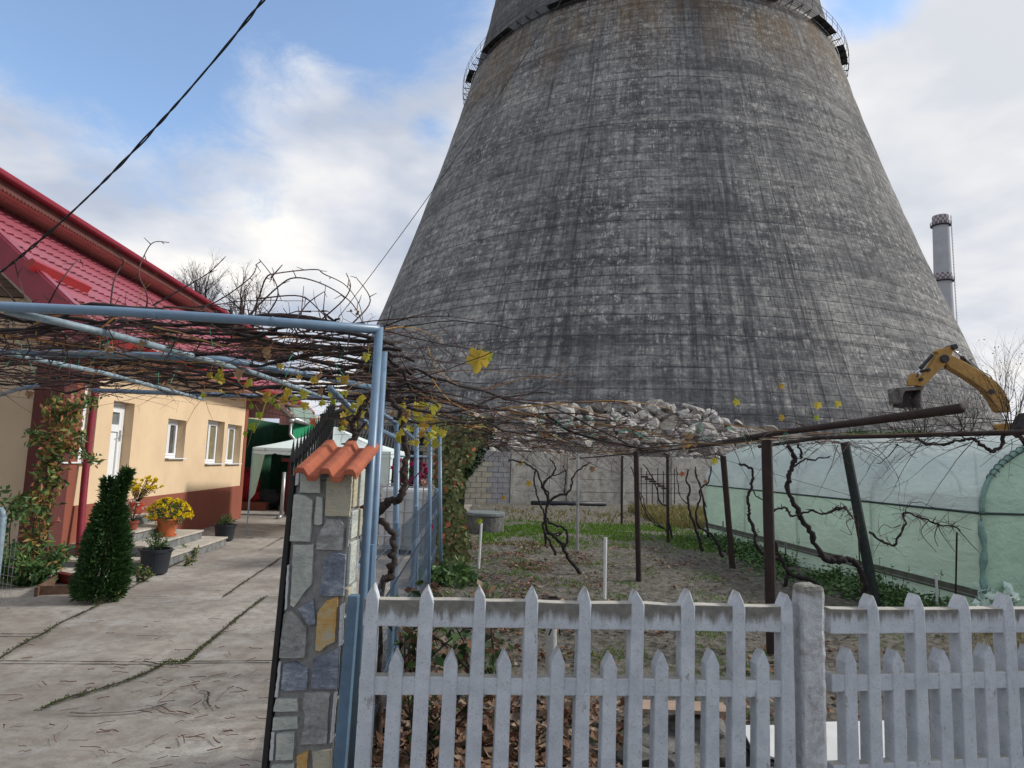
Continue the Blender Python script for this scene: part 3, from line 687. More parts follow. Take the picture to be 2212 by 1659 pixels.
# ================================================================== HOUSE
HO = Vector((-6.25, 9.36, 0)); HA = Vector((-.0739, .9973, 0)).normalized(); HN = Vector((HA.y, -HA.x, 0))
def Hs(s, n, z): return HO + HA * s + HN * n + Z3 * z
def RP(x, y, p0, nr):
    d = ray(x, y); t = (p0 - O).dot(nr) / d.dot(nr); return O + d * t
def SZ(x, y): p = RP(x, y, HO, HN); return (p - HO).dot(HA), p.z
def house():
    t = thing('house', HO, 'yellow rendered house with crimson metal tile roof beside the driveway', 'house')
    ax = (HA, HN, Z3)
    PL = .84; TOPZ = 3.75; END = SZ(522, 1000)[0]
    # openings (near edge, far edge, bottom, top)
    def op(near, far, top, bot):
        return (SZ(*near)[0], SZ(*far)[0], (bot if isinstance(bot, float) else SZ(*bot)[1]), SZ(*top)[1])
    ops = [op((128, 960), (203, 960), (203, 820), (203, 1000)), op((238, 950), (284, 950), (289, 872), 0.64),
           op((360, 950), (399.5, 950), (402, 909), (397, 991.5)), op((446, 955), (482.5, 955), (485.6, 911.8), (479, 1002.5)), op((489.5, 958), (520, 958), (522.6, 920), (517, 1002.5))]
    print('OPS', ops, END)
    # wall faces as a grid leaving the openings
    ss = sorted(set([0.0, END] + [v for o in ops for v in o[:2]])); zs = sorted(set([PL, TOPZ] + [v for o in ops for v in o[2:]]))
    zs = [z for z in zs if z >= PL]; mb = MB()
    def inside(s, z): return any(o[0] < s < o[1] and o[2] < z < o[3] for o in ops)
    for i in range(len(ss) - 1):
        for j in range(len(zs) - 1):
            if not inside((ss[i] + ss[i + 1]) / 2, (zs[j] + zs[j + 1]) / 2):
                mb.quad(Hs(ss[i], 0, zs[j]), Hs(ss[i + 1], 0, zs[j]), Hs(ss[i + 1], 0, zs[j + 1]), Hs(ss[i], 0, zs[j + 1]))
    RD = .24
    for a, b, z0, z1 in ops:
        mb.quad(Hs(b, 0, z0), Hs(b, -RD, z0), Hs(b, -RD, z1), Hs(b, 0, z1)); mb.quad(Hs(a, 0, z0), Hs(a, 0, z1), Hs(a, -RD, z1), Hs(a, -RD, z0))
        mb.quad(Hs(a, 0, z1), Hs(b, 0, z1), Hs(b, -RD, z1), Hs(a, -RD, z1)); mb.quad(Hs(a, 0, z0), Hs(a, -RD, z0), Hs(b, -RD, z0), Hs(b, 0, z0))
    mb.build('side_wall', M['yellow_beige'], t)
    mb = MB(); d0, d1 = ops[1][0], ops[1][1]
    mb.prism([Hs(.0, -.1, 0), Hs(.0, -.1, PL), Hs(.0, .022, PL), Hs(.0, .035, 0)], HA * d0); mb.prism([Hs(d1, -.1, 0), Hs(d1, -.1, PL), Hs(d1, .022, PL), Hs(d1, .035, 0)], HA * (END - d1 + .0))
    mb.box(Hs((d0 + d1) / 2, -.12, .32), ((d1 - d0) / 2, .12, .32), ax)
    mb.build('plinth', M['burgundy'], t)
    mb = MB(); mb.box(Hs(END + .10, -.25, TOPZ / 2 - .2), (.10, .27, TOPZ / 2 - .2), ax); mb.build('corner_pilaster', M['burgundy'], t, bevel=.01)
    # near face: pale render, with a burgundy corner pilaster
    mb = MB(); f = MB()
    f.quad(Hs(.03, -7, 0), Hs(.03, -.30, 0), Hs(.03, -.30, 3.75), Hs(.03, -7, 3.75)); f.build('front_wall', M['beige'], t)
    mb.box(Hs(.07, -.15, TOPZ / 2), (.16, .20, TOPZ / 2), ax); mb.build('corner_column', M['column_shade'], t, bevel=.012)
    mb = MB(); mb.box(Hs(.33, .012, TOPZ / 2), (.10, .03, TOPZ / 2), ax); mb.build('column_return', M['burgundy'], t)
    # lower roof: tiled plane
    E0 = W(203, 713, 9.0); ne = (E0 - HO).dot(HN); ze = E0.z; s0 = (E0 - HO).dot(HA); SL = .88
    pn = Vector(HN * SL + Z3).normalized(); J = RP(0, 449, E0, pn); tj = ne - (J - HO).dot(HN); zj = J.z; S1 = 11.6
    print('ROOF', ne, ze, s0, tj, zj, J)
    mb = MB(); wp = .19; cp = .36; cs = hypot(1, SL); Lr = (tj + .9) * cs; nc = int(Lr / cp) + 1; nu = int((S1 - s0) / wp * 6)
    S2 = 11.6
    nu = int((S2 - s0) / wp * 5); rows = []
    down = Vector(-HN + Z3 * SL).normalized()      # up the slope
    eb = Hs(s0, ne, ze)
    for r in range(nc):
        for tt, h in ((0.0, .028), (.30, .012), (.985, .0)):
            row = []
            dd = (r + tt) * cp
            for i in range(nu + 1):
                u = i / 5 * wp; w = (1 + cos(2 * pi * i / 5)) / 2
                row.append(eb + HA * u + down * (dd - (.03 * w if tt == 0 else 0)) + pn * (h + .032 * w))
            rows.append(row)
    for row in rows: mb.v += [tuple(v) for v in row]
    k = nu + 1
    for j in range(len(rows) - 1):
        for i in range(nu): mb.f.append((j * k + i, j * k + i + 1, (j + 1) * k + i + 1, (j + 1) * k + i)); mb.mi.append(0)
    ro = mb.build('roof', M['roof'], t)
    mb = MB(); mb.prism([eb - Z3 * .02, eb + down * Lr - Z3 * .02, eb + down * Lr - Z3 * .10, eb - Z3 * .10], HA * (S2 - s0)); mb.build('roof_underside', M['soffit'], t)
    # rake board of the near gable, gable boards and pale edge strip
    mb = MB(); dn = -pn
    mb.prism([eb + pn * .05, eb + down * Lr + pn * .05, eb + down * Lr - pn * .27, eb - pn * .27], -HA * .05); mb.build('rake_board', M['roof_trim'], t)
    mb = MB(); mb.prism([eb + pn * .052 + HA * .0, eb + down * Lr + pn * .052, eb + down * Lr + pn * .075, eb + pn * .075], HA * .16); mb.build('rake_flashing', M['roof'], t)
    mb = MB(); q = eb - pn * .271; mb.prism([q, q + down * Lr, q + down * Lr - pn * .035, q - pn * .035], HA * (-s0 - .02)); mb.build('rake_soffit', M['step_top'], t)
    mb = MB()
    z = 3.76
    while z < ze + SL * tj:
        nn = ne - (z - ze) / SL - .45
        mb.box(Hs(0.0, (nn - 7) / 2 - .0, z + .06), (.03, (nn + 7) / 2 if nn > -7 else .01, .057), ax); z += .12
    mb.build('gable_boards', M['gable_board'], t)
    # gutter along the lower eave
    mb = MB(); g0 = Hs(s0, ne + .06, ze - .03); mb.tube([g0, g0 + HA * (S2 - s0)], .065, 8); mb.build('gutter', M['roof_guard'], t, smooth=True)
    mb = MB(); mb.box((Hs((s0 + S2) / 2, ne - .36, ze - .14)), ((S2 - s0) / 2, .36, .02), ax); mb.build('eave_soffit', M['soffit'], t)
    # snow guards
    for a, b in (((60, 585), (208, 662)), ((312, 722), (395, 764)), ((215, 738), (290, 776))):
        p = RP(a[0], a[1], eb, pn); q = RP(b[0], b[1], eb, pn); sp, sq = (p - eb).dot(HA), (q - eb).dot(HA); dp = (p - eb).dot(down)
        mb = MB(); mb.prism([eb + HA * sp + down * dp + pn * .02, eb + HA * sp + down * (dp + .02) + pn * .16, eb + HA * sp + down * (dp + .09) + pn * .16, eb + HA * sp + down * (dp + .13) + pn * .02], HA * max(.8, sq - sp))
        mb.build('snow_guard', M['roof_guard'], t)
    # upper eave: soffit boards, scalloped fascia, gutter, upper roof
    So = RP(0, 406, Vector((0, 0, zj)), Z3); no = (So - HO).dot(HN); nj = (J - HO).dot(HN)
    u0, u1 = (J - HO).dot(HA) - 3.0, 18.0
    mb = MB(); w = (no - nj + .4) / 6
    for i in range(6): mb.box(Hs((u0 + u1) / 2, nj - .4 + w * (i + .5), zj + .02), ((u1 - u0) / 2, w / 2 - .008, .02), ax)
    mb.build('upper_soffit', M['soffit'], t)
    mb = MB(); mb.box(Hs((u0 + u1) / 2, (nj - .4 + no) / 2, zj + .055), ((u1 - u0) / 2, (no - nj + .4) / 2, .012), ax); mb.build('upper_soffit_backing', simple('soffit_groove', (.50, .33, .30), .8, .1, 3, 0), t)
    mb = MB(); nsc = int((u1 - u0) / .085)
    zt = W(0, 389, So.y).z
    for i in range(nsc):
        s = u0 + i * .085; P = [Hs(s + .0425 + .0425 * cos(a), no + .01, zj - .0 + .035 * -sin(a)) for a in [pi * q / 5 for q in range(6)]]
        mb.prism(P + [Hs(s, no + .01, zt), Hs(s + .085, no + .01, zt)][::1], HN * .025)
    mb.build('scalloped_fascia', simple('brown_fascia', (.12, .042, .036), .6, .3, 4, .1), t)
    ztt = W(0, 377, So.y).z
    mb = MB(); mb.box(Hs((u0 + u1) / 2, no + .10, (zt + ztt) / 2), ((u1 - u0) / 2, .075, (ztt - zt) / 2), ax); mb.build('upper_gutter', M['roof_trim'], t, bevel=.02)
    mb = MB(); a = Hs(u0, no + .12, ztt); up = (-HN + Z3 * .10); mb.prism([a, a + up * 4.0, a + up * 4.0 - Z3 * .12, a - Z3 * .06], HA * (u1 - u0))
    mb.build('upper_roof', M['roof'], t)
    mb = MB(); mb.box(Hs((u0 + u1) / 2, nj - 4.4, (zj) / 2 + .1), ((u1 - u0) / 2 - .2, 4.0, zj / 2 + .1), ax); mb.build('upper_wall', M['beige'], t)
    # windows
    def window(a, b, z0, z1, split, glass, sill=True, curtain=None):
        fr = MB(); n0 = -RD + .05; w = .055; y = .035
        def bar(s0_, s1_, za, zb, nn=n0, yy=y, m_=fr): m_.box(Hs((s0_ + s1_) / 2, nn, (za + zb) / 2), ((s1_ - s0_) / 2, yy, (zb - za) / 2), ax)
        bar(a, a + w, z0, z1); bar(b - w, b, z0, z1); bar(a + w, b - w, z0, z0 + w); bar(a + w, b - w, z1 - w, z1)
        sashes = [(a + w + .004, b - w - .004)] if split == 1 else [(a + w + .004, (a + b) / 2 - .004), ((a + b) / 2 + .004, b - w - .004)]
        f = fr.build('window_frame', M['pvc'], t, bevel=.006)
        for p, q in sashes:
            m2 = MB(); v = .05; za, zb = z0 + w + .004, z1 - w - .004
            bar(p, p + v, za, zb, n0 + .012, .03, m2); bar(q - v, q, za, zb, n0 + .012, .03, m2); bar(p + v, q - v, za, za + v, n0 + .012, .03, m2); bar(p + v, q - v, zb - v, zb, n0 + .012, .03, m2)
            m2.build('sash', M['pvc'], f, bevel=.005)
            m3 = MB(); bar(p + v, q - v, za + v, zb - v, n0, .006, m3); m3.build('pane', glass, f)
        if sill: m4 = MB(); bar(a, b, z0 - .0, z0 + .02, -RD / 2 + .04, RD / 2 + .03, m4); m4.build('sill', M['pvc'], f)
        return f
    window(*ops[0], 2, M['glass_grey']); window(*ops[2], 2, M['glass_dark']); window(*ops[3], 2, M['curtain']); window(*ops[4], 2, M['curtain'])
    # door
    a, b, z0, z1 = ops[1]; n0 = -RD + .05; dr = MB()
    def bar(m_, s0_, s1_, za, zb, nn, yy): m_.box(Hs((s0_ + s1_) / 2, nn, (za + zb) / 2), ((s1_ - s0_) / 2, yy, (zb - za) / 2), ax)
    bar(dr, a, a + .06, z0, z1, n0, .04); bar(dr, b - .06, b, z0, z1, n0, .04); bar(dr, a + .06, b - .06, z1 - .06, z1, n0, .04)
    df = dr.build('door_frame', M['pvc'], t, bevel=.006)
    zm = SZ(262, 925)[1]; leaf = MB(); p, q = a + .065, b - .065
    bar(leaf, p, p + .09, z0 + .01, z1 - .065, n0 + .01, .03); bar(leaf, q - .09, q, z0 + .01, z1 - .065, n0 + .01, .03)
    for za, zb in ((z0 + .01, z0 + .16), (zm - .06, zm + .06), (z1 - .17, z1 - .065)): bar(leaf, p + .09, q - .09, za, zb, n0 + .01, .03)
    bar(leaf, p + .09, q - .09, z0 + .16, zm - .06, n0, .012)
    lo = leaf.build('door', M['pvc'], t, bevel=.005)
    g = MB(); bar(g, p + .09, q - .09, zm + .06, z1 - .17, n0, .006); g.build('door_pane', M['glass_grey'], lo)
    g = MB(); hp = Hs(q - .045, n0 + .05, zm - .12); g.box(hp, (.015, .01, .09), ax); g.tube([hp + HN * .01, hp + HN * .05, hp + HN * .05 - HA * .1], .008, 6); g.build('handle', M['galv'], lo)
    # downpipe
    mb = MB(); P = [Hs(.60, .10, ze - .1), Hs(.60, .10, 2.9), Hs(.52, .12, 1.3), Hs(.42, .20, .25), Hs(.42, .24, .06)]
    mb.tube(smoothpts(P, 5), .05, 10); mb.build('downpipe', M['roof_trim'], t, smooth=True)
house()

# ================================================================== CONCRETE PICKET FENCE
def picket_panel(label, P0, P1, ntall, sp, off, z_top=1.095):
    """P0,P1: ground points of the panel ends; pickets alternate tall and short"""
    P0 = Vector(P0); P1 = Vector(P1); d = (P1 - P0).normalized(); n = Vector((d.y, -d.x, 0)); L = (P1 - P0).length
    t = thing('picket_fence_panel', P0, label, 'fence panel', 'cast concrete picket fence panels along the garden')
    th = .034
    def face(poly, c=0):      # poly in (along, z); n faces the camera
        return [P0 + d * a + Z3 * z + n * (th + c) for a, z in poly]
    w = .031
    j = lambda: U(-.006, .006)
    for i in range(ntall):
        a = off + sp * i + U(-.004, .004)
        if a > L: break
        mb = MB(); lo = .0; 
        mb.prism(face([(a - w - .004, lo), (a + w + .004, lo), (a + w, .7), (a + w - .002 + j(), z_top - .01), (a + w - .010, z_top + .018), (a + j(), z_top + .062 + j()), (a - w + .010, z_top + .018), (a - w + .002 + j(), z_top - .01), (a - w, .7)], .004), -n * (2 * th + .008))
        mb.build('picket', M['fence'], t, bevel=.006)
    for i in range(-1, ntall):
        a = off + sp * (i + .5)
        if a < .03 or a > L - .03: continue
        mb = MB(); zs_ = .865 + j() * 2
        mb.prism(face([(a - w - .004, 0), (a + w + .004, 0), (a + w, .6), (a + w - .001, zs_ - .035), (a + w * .55, zs_ - .005), (a + j(), zs_ + .028), (a - w * .55, zs_ - .005), (a - w + .001, zs_ - .035), (a - w, .6)], .002), -n * (2 * th + .004))
        mb.build('picket', M['fence'], t, bevel=.006)
    for z0, z1, c in ((z_top - .115, z_top - .002, -.004), (.70, .775, -.005), (.30, .385, -.006)):
        mb = MB(); segs = 14
        lo = [(L * k / segs, z0 + U(-.002, .002)) for k in range(segs + 1)]; hi = [(L * k / segs, z1 + U(-.004, .003)) for k in range(segs, -1, -1)]
        mb.prism(face(lo + hi, c), -n * (2 * th + 2 * c)); mb.build('rail', M['fence_rail'], t, bevel=.004)
    return t
FA = Vector((-.610, 2.985, 0)); FB = Vector((1.285, 3.165, 0))
fp1 = picket_panel('whitewashed concrete picket panel between the stone pillar and the flaking post', FA, FB, 9, .2320, .034)
fp1.rotation_euler = (0, radians(.35), 0)
FC = W(1786, 1330, 3.22); FC.z = 0
fp2 = picket_panel('whitewashed concrete picket panel to the right of the flaking post', FC, FC + Vector((cos(radians(9)), sin(radians(9)), 0)) * 2.3, 9, .243, .215, 1.07)
def fence_post():
    c = W(1747, 1400, 3.19); c.z = 0
    mb = MB(); mb.box(c + Z3 * .59, (.056, .055, .59), (Vector((cos(.1), sin(.1), 0)), Vector((-sin(.1), cos(.1), 0)), Z3))
    o = mb.build('concrete_fence_post', M['fpost'], None, bevel=.022)
    s = o.modifiers.new('sub', 'SUBSURF'); s.subdivision_type = 'SIMPLE'; s.levels = 4; s.render_levels = 5
    tx = bpy.data.textures.new('flaking', 'CLOUDS'); tx.noise_scale = .05; tx.noise_depth = 4
    dm = o.modifiers.new('d', 'DISPLACE'); dm.texture = tx; dm.strength = .016; dm.texture_coords = 'LOCAL'
    tag(o, 'stout whitewashed concrete post with flaking rounded top between the picket panels', 'fence post')
fence_post()
def fence_base():
    mb = MB(); a = FA + Vector((-.02, 0, 0)); d = (FB - FA).normalized(); n = Vector((d.y, -d.x, 0))
    mb.box((FA + FB) / 2 + Z3 * .12 - n * .06, ((FB - FA).length / 2 + .04, .09, .15), (d, n, Z3)); o = mb.build('fence_plinth', M['sill_conc'], None, bevel=.012)
    tag(o, 'low rough concrete plinth under the left picket panel', 'plinth')
fence_base()

# ================================================================== STONE PILLAR
def pillar():
    YF = 3.10; pl = W(618, 1286, YF); pr = W(749, 1286, YF); 
    tl, tr = W(641, 1022, YF), W(762, 1022, YF); bl, br = W(582, 1645, YF), W(719, 1645, YF)
    def ex(a, b, z): k = (z - b.z) / (a.z - b.z); return b.x + (a.x - b.x) * k
    zt = 1.655; zb = 0
    xl0, xl1 = ex(tl, bl, zb), ex(tl, bl, zt); xr0, xr1 = ex(tr, br, zb), ex(tr, br, zt)
    dep = .20; t = thing('stone_pillar', ((xl0 + xr0) / 2, YF, 0), 'gate pillar clad in grey and ochre stone with terracotta tile cap', 'pillar')
    mb = MB(); mb.prism([(xl0, YF, zb), (xr0, YF, zb), (xr1, YF, zt - .07), (xl1, YF, zt - .07)], (0, dep, 0)); mb.build('core', M['mortar'], t, bevel=.008)
    k = .2667; r4 = lambda P: [(497.7 + x * k, 1217 + y * k) for x, y in P]; r3 = lambda P: [(497.7 + x * .3, 719 + y * .3) for x, y in P]
    st = [(0, r3([(510, 1012), (655, 1020), (655, 1155), (505, 1150)])), (1, r3([(700, 1035), (885, 1000), (865, 1325), (685, 1320), (692, 1150)])),
          (0, r3([(465, 1160), (540, 1165), (602, 1205), (580, 1505), (435, 1500)])), (0, r3([(625, 1175), (668, 1180), (665, 1375), (640, 1385), (605, 1378)])),
          (4, r3([(700, 1335), (800, 1345), (828, 1400), (810, 1565), (620, 1560), (628, 1470)])),
          (0, [(635, 1175), (679, 1175), (675, 1262), (658, 1280), (636, 1312), (628, 1308)]), (2, [(703, 1205), (722, 1192), (748, 1198), (744, 1287), (690, 1287)]),
          (2, r4([(680, 280), (698, 490), (640, 500), (555, 360)])), (3, r4([(880, 262), (872, 350), (855, 630), (780, 665), (730, 712), (692, 700), (710, 395), (780, 300)])),
          (4, r4([(442, 400), (500, 372), (560, 430), (630, 520), (610, 760), (402, 760)])), (2, r4([(432, 810), (530, 788), (636, 850), (630, 1022), (414, 1030)])),
          (2, r4([(678, 770), (892, 680), (875, 1010), (655, 1012)])), (0, r4([(375, 1088), (550, 1090), (556, 1190), (354, 1190)])),
          (4, r4([(602, 1035), (812, 1032), (788, 1460), (570, 1462), (612, 1215), (590, 1160)])), (0, r4([(352, 1242), (552, 1235), (556, 1330), (342, 1346)])),
          (0, r4([(382, 1372), (532, 1358), (515, 1580), (374, 1585)])), (3, r4([(545, 1550), (640, 1505), (628, 1655), (540, 1720)])),
          (1, r4([(668, 1512), (820, 1502), (812, 1760), (680, 1760)])), (0, r4([(340, 1628), (525, 1612), (520, 1770), (318, 1770)])), (5, r4([(892, 335), (928, 315), (910, 660), (882, 668)])), (5, r4([(402, 785), (418, 800), (390, 1080), (366, 1078)])),
          (5, r4([(845, 1045), (868, 1040), (828, 1448), (808, 1450)])), (5, r4([(338, 1358), (364, 1360), (350, 1590), (322, 1590)])), (5, r4([(468, 10), (484, 10), (462, 370), (446, 375)])), (5, r3([(480, 1005), (502, 1008), (495, 1092), (472, 1100)])),
          (4, r3([(845, 1400), (868, 1340), (850, 1540), (838, 1530)]))]
    for mi, poly in st:
        P = []
        for i in range(len(poly)):      # chipped edges
            a = Vector(poly[i]); b = Vector(poly[(i + 1) % len(poly)]); P.append(a); nn = int((b - a).length / 9)
            for q in range(1, nn): c = a.lerp(b, q / nn); P.append(c + Vector((U(-.8, .8), U(-.8, .8))))
        F = [W(p.x, p.y, YF - .001) for p in P]; c = sum(F, Vector()) / len(F); c.y = YF - .016; th = U(.012, .020)
        F2 = [c + (Vector((f.x, YF - th, f.z)) - c) * .975 for f in F]
        mb = MB(); n = len(F); mb.add([Vector((f.x, YF, f.z)) for f in F] + F2, [tuple(range(n, 2 * n))] + [(i, (i + 1) % n, n + (i + 1) % n, n + i) for i in range(n)])
        mb.build('veneer_stone', ST[mi], t)
    # side facing the garden: stone edges
    z = .02
    while z < zt - .05:
        h = min(U(.09, .28), zt - .01 - z); x = xr0 + (xr1 - xr0) * (z / zt); y = YF
        while y < YF + dep - .02:
            w = min(U(.08, .16), YF + dep - .01 - y); mb = MB(); xt = U(.010, .022); xx = xr0 + (xr1 - xr0) * ((z + h / 2) / zt)
            mb.box((xx + xt / 2, y + w / 2, z + h / 2), (xt / 2, w / 2 - .006, h / 2 - .008)); mb.build('veneer_stone', ST[rnd.choice((0, 1, 1, 4))], t, bevel=.004); y += w
        z += h
    # cap: one trapezoidal profiled tile
    mb = MB(); A = W(635, 1018, 2.99); B = W(770, 1022, 2.99); x0, x1 = A.x, B.x; z0, z1 = 1.622, 1.755; y0, y1 = 2.985, 3.41
    prof = [(0, 0), (.035, -.003), (.115, .0), (.17, -.036), (.30, -.036), (.355, .004), (.475, .004), (.53, -.040), (.66, -.040), (.72, .004), (.83, .004), (.885, -.030), (.97, -.010), (1, -.012)]
    prof = [(.0, .000), (.03, .016), (.10, .018), (.16, .016), (.235, -.016), (.36, -.016), (.43, .016), (.50, .018), (.56, .016), (.63, -.018), (.755, -.018), (.815, .014), (.88, .018), (.95, .014), (1.0, -.004)]
    prof = [(u, -zv * 1 + .02) for u, zv in prof] if False else prof
    rows = 7
    for q in range(rows):
        v = q / (rows - 1); y = y0 + (y1 - y0) * v; zz = z0 + (z1 - z0) * v
        for u, h in prof: mb.v.append((x0 + (x1 - x0) * u + .012 * v, y + U(-.002, .002), zz + h * 1.0))
        for u, h in prof: mb.v.append((x0 + (x1 - x0) * u + .012 * v, y + (.003 if q == 0 else 0), zz + h * 1.0 - .022 - (0.004 if q == 0 else 0)))
    n = len(prof)
    for q in range(rows - 1):
        for i in range(n - 1):
            a = q * 2 * n + i; b = a + 2 * n; mb.f.append((a, a + 1, b + 1, b)); mb.mi.append(0); mb.f.append((a + n, b + n, b + n + 1, a + n + 1)); mb.mi.append(0)
        for i in (0, n - 1): a = q * 2 * n + i; b = a + 2 * n; mb.f.append((a, b, b + n, a + n)); mb.mi.append(0)
    for q in (0, rows - 1):
        for i in range(n - 1): a = q * 2 * n + i; mb.f.append((a, a + n, a + n + 1, a + 1)); mb.mi.append(0)
    mb.build('tile_cap', M['terracotta_tile'], t, bevel=.005)
    # steel flat beside the pillar
    s0 = W(751, 1287, 3.05); s1 = W(773, 1287, 3.05); b0 = W(719, 1655, 3.05); b1 = W(745, 1655, 3.05); zt2 = s0.z
    k2 = -b0.z / (s0.z - b0.z); gx0 = b0.x + (s0.x - b0.x) * k2; gx1 = b1.x + (s1.x - b1.x) * k2
    mb = MB(); mb.prism([(gx0, 3.05, 0), (gx1, 3.05, 0), (s1.x, 3.05, zt2), (s0.x, 3.05, zt2)], (0, .05, 0)); o = mb.build('steel_gate_post', M['blue_dull'], None, bevel=.004)
    tag(o, 'flat blue steel post squeezed between the stone pillar and the picket fence', 'post')
    return xl0, xl1, zt, YF
PX0, PX1, PZT, PYF = pillar()

# ================================================================== BLACK GATE, swung open along the driveway
def gate():
    x0 = PX0 - .035; y0 = PYF - .015
    t = thing('iron_gate', (x0, y0, 0), 'black wrought iron gate leaf with spear points swung open beside the pillar', 'gate')
    far = Vector((-1.52, 5.75, 0)); near = Vector((PX0 - .02, PYF + .12, 0)); d = (far - near); L = d.length; d.normalize()
    mb = MB(); mb.prism([(PX0 - .029, y0, .03), (PX0 - .004, y0, .03), (PX1 - .004, y0, 1.60), (PX1 - .026, y0, 1.60)], (0, .04, 0)); mb.build('gate_stile', M['black_iron'], t, bevel=.003)
    mb = MB(); n = 17
    def top(u): return 1.60 + .44 * u ** 1.2
    for k in range(n + 1):
        u = k / n; p = near + d * (L * u); h = top(u) + .03
        mb.tube([p + Z3 * .08, p + Z3 * h], .007, 5); mb.tube([p + Z3 * h, p + Z3 * (h + .03), p + Z3 * (h + .14)], [.007, .014, .001], 5)
    mb.build('bars', M['black_iron'], t)
    mb = MB()
    for f in (lambda u: .12, lambda u: .95, lambda u: top(u) - .12): mb.tube([near + d * (L * k / 12) + Z3 * f(k / 12) for k in range(13)], .010, 5)
    for k in range(0, 12, 3):
        p = near + d * (L * (k + .5) / 12); mb.tube([p + Z3 * (top((k + .5) / 12) - .16 + .05 * sin(a)) + d * .05 * cos(a) for a in [2 * pi * q / 10 for q in range(11)]], .007, 4)
    mb.build('rails_and_scrolls', M['black_iron'], t)
gate()

# ================================================================== PERGOLA OF BLUE PIPE
def pergola():
    t = thing('pergola', (-.8, 3.35, 0), 'blue grey pipe pergola spanning the driveway under bare vines', 'pergola')
    def pipe(name, pts, r=.021, m='blue', caps=True):
        mb = MB(); mb.tube(pts, r, 12)
        return mb.build(name, M[m], t, smooth=True)
    def down(p, q): # extend a slanting post to the ground
        k = p.z / (p.z - q.z); return p + (q - p) * k
    a, b = W(819, 712, 3.36), W(784, 1280, 3.36); pipe('post', [a + Z3 * .012, down(a, b)], .0215)
    a2, b2 = W(829, 760, 3.75), W(800, 1280, 3.75); pipe('post', [a2, down(a2, b2)], .0215)
    POST = []
    for x, y, Y, x2 in ((859, 911, 5.6, 856), (900, 917, 6.9, 899), (930, 926, 8.4, 928), (950, 941, 9.6, 951)):
        p = W(x, y, Y); q = W(x2, 1080, Y); POST.append(p); pipe('post', [p, down(p, q)], .0255)
    for x, Y in ((-60, 3.1), (-140, 4.8)): 
        p = G(0, 760, 2.3); 
    # beams on one level, 2.3 m
    HZ = 2.33
    fb = [W(820, 712, 3.36), W(520, 690, 3.26), W(250, 673, 3.17), W(0, 662, 3.08), W(-160, 656, 3.03)]
    pipe('beam', fb, .0235)
    for u in (W(590, 695, 3.28), W(337, 680, 3.2)):     # welded sleeves
        mb = MB(); d = (fb[0] - fb[2]).normalized(); mb.tube([u - d * .006, u + d * .006], .0255, 12); mb.build('weld_ring', M['blue'], t)
    def lvl(pts, z=HZ): return [G(x, y, z) for x, y in pts]
    pipe('beam', lvl([(-160, 760), (0, 761), (200, 765), (420, 772), (498, 779), (660, 808), (801, 836)]), .0255)
    pipe('beam', lvl([(200, 843), (420, 851), (553, 856), (720, 861), (812, 868)]), .026)
    pipe('rafter', [W(14, 672, 3.13)] + lvl([(120, 694), (240, 722), (420, 770), (553, 807), (700, 858), (790, 880)], 2.29), .0185, 'pale_pipe')
    pipe('rafter', lvl([(28, 765), (66, 774), (220, 805), (357, 841), (440, 863)], 2.29), .0175, 'pale_pipe')
    pipe('rafter', lvl([(-30, 864), (37, 841), (80, 833)], 2.29), .022)
    # braces
    for P, r in (([W(712, 838, 4.6), W(795, 918, 5.1), W(857, 946, 5.6)], .021), ([W(789, 870, 5.4), W(856, 914, 5.6)], .02), ([W(864, 922, 6.0), W(899, 952, 6.9)], .018), ([W(905, 925, 7.2), W(930, 955, 8.4)], .018), ([W(878, 905, 7.5), W(945, 943, 9.6)], .02), ([W(930, 930, 8.4), W(962, 938, 9.4)], .02)):
        pipe('brace', P, r)
    pipe('brace', [W(860, 985, 5.8), W(925, 986, 8.6)], .012)
    return t
pergola()

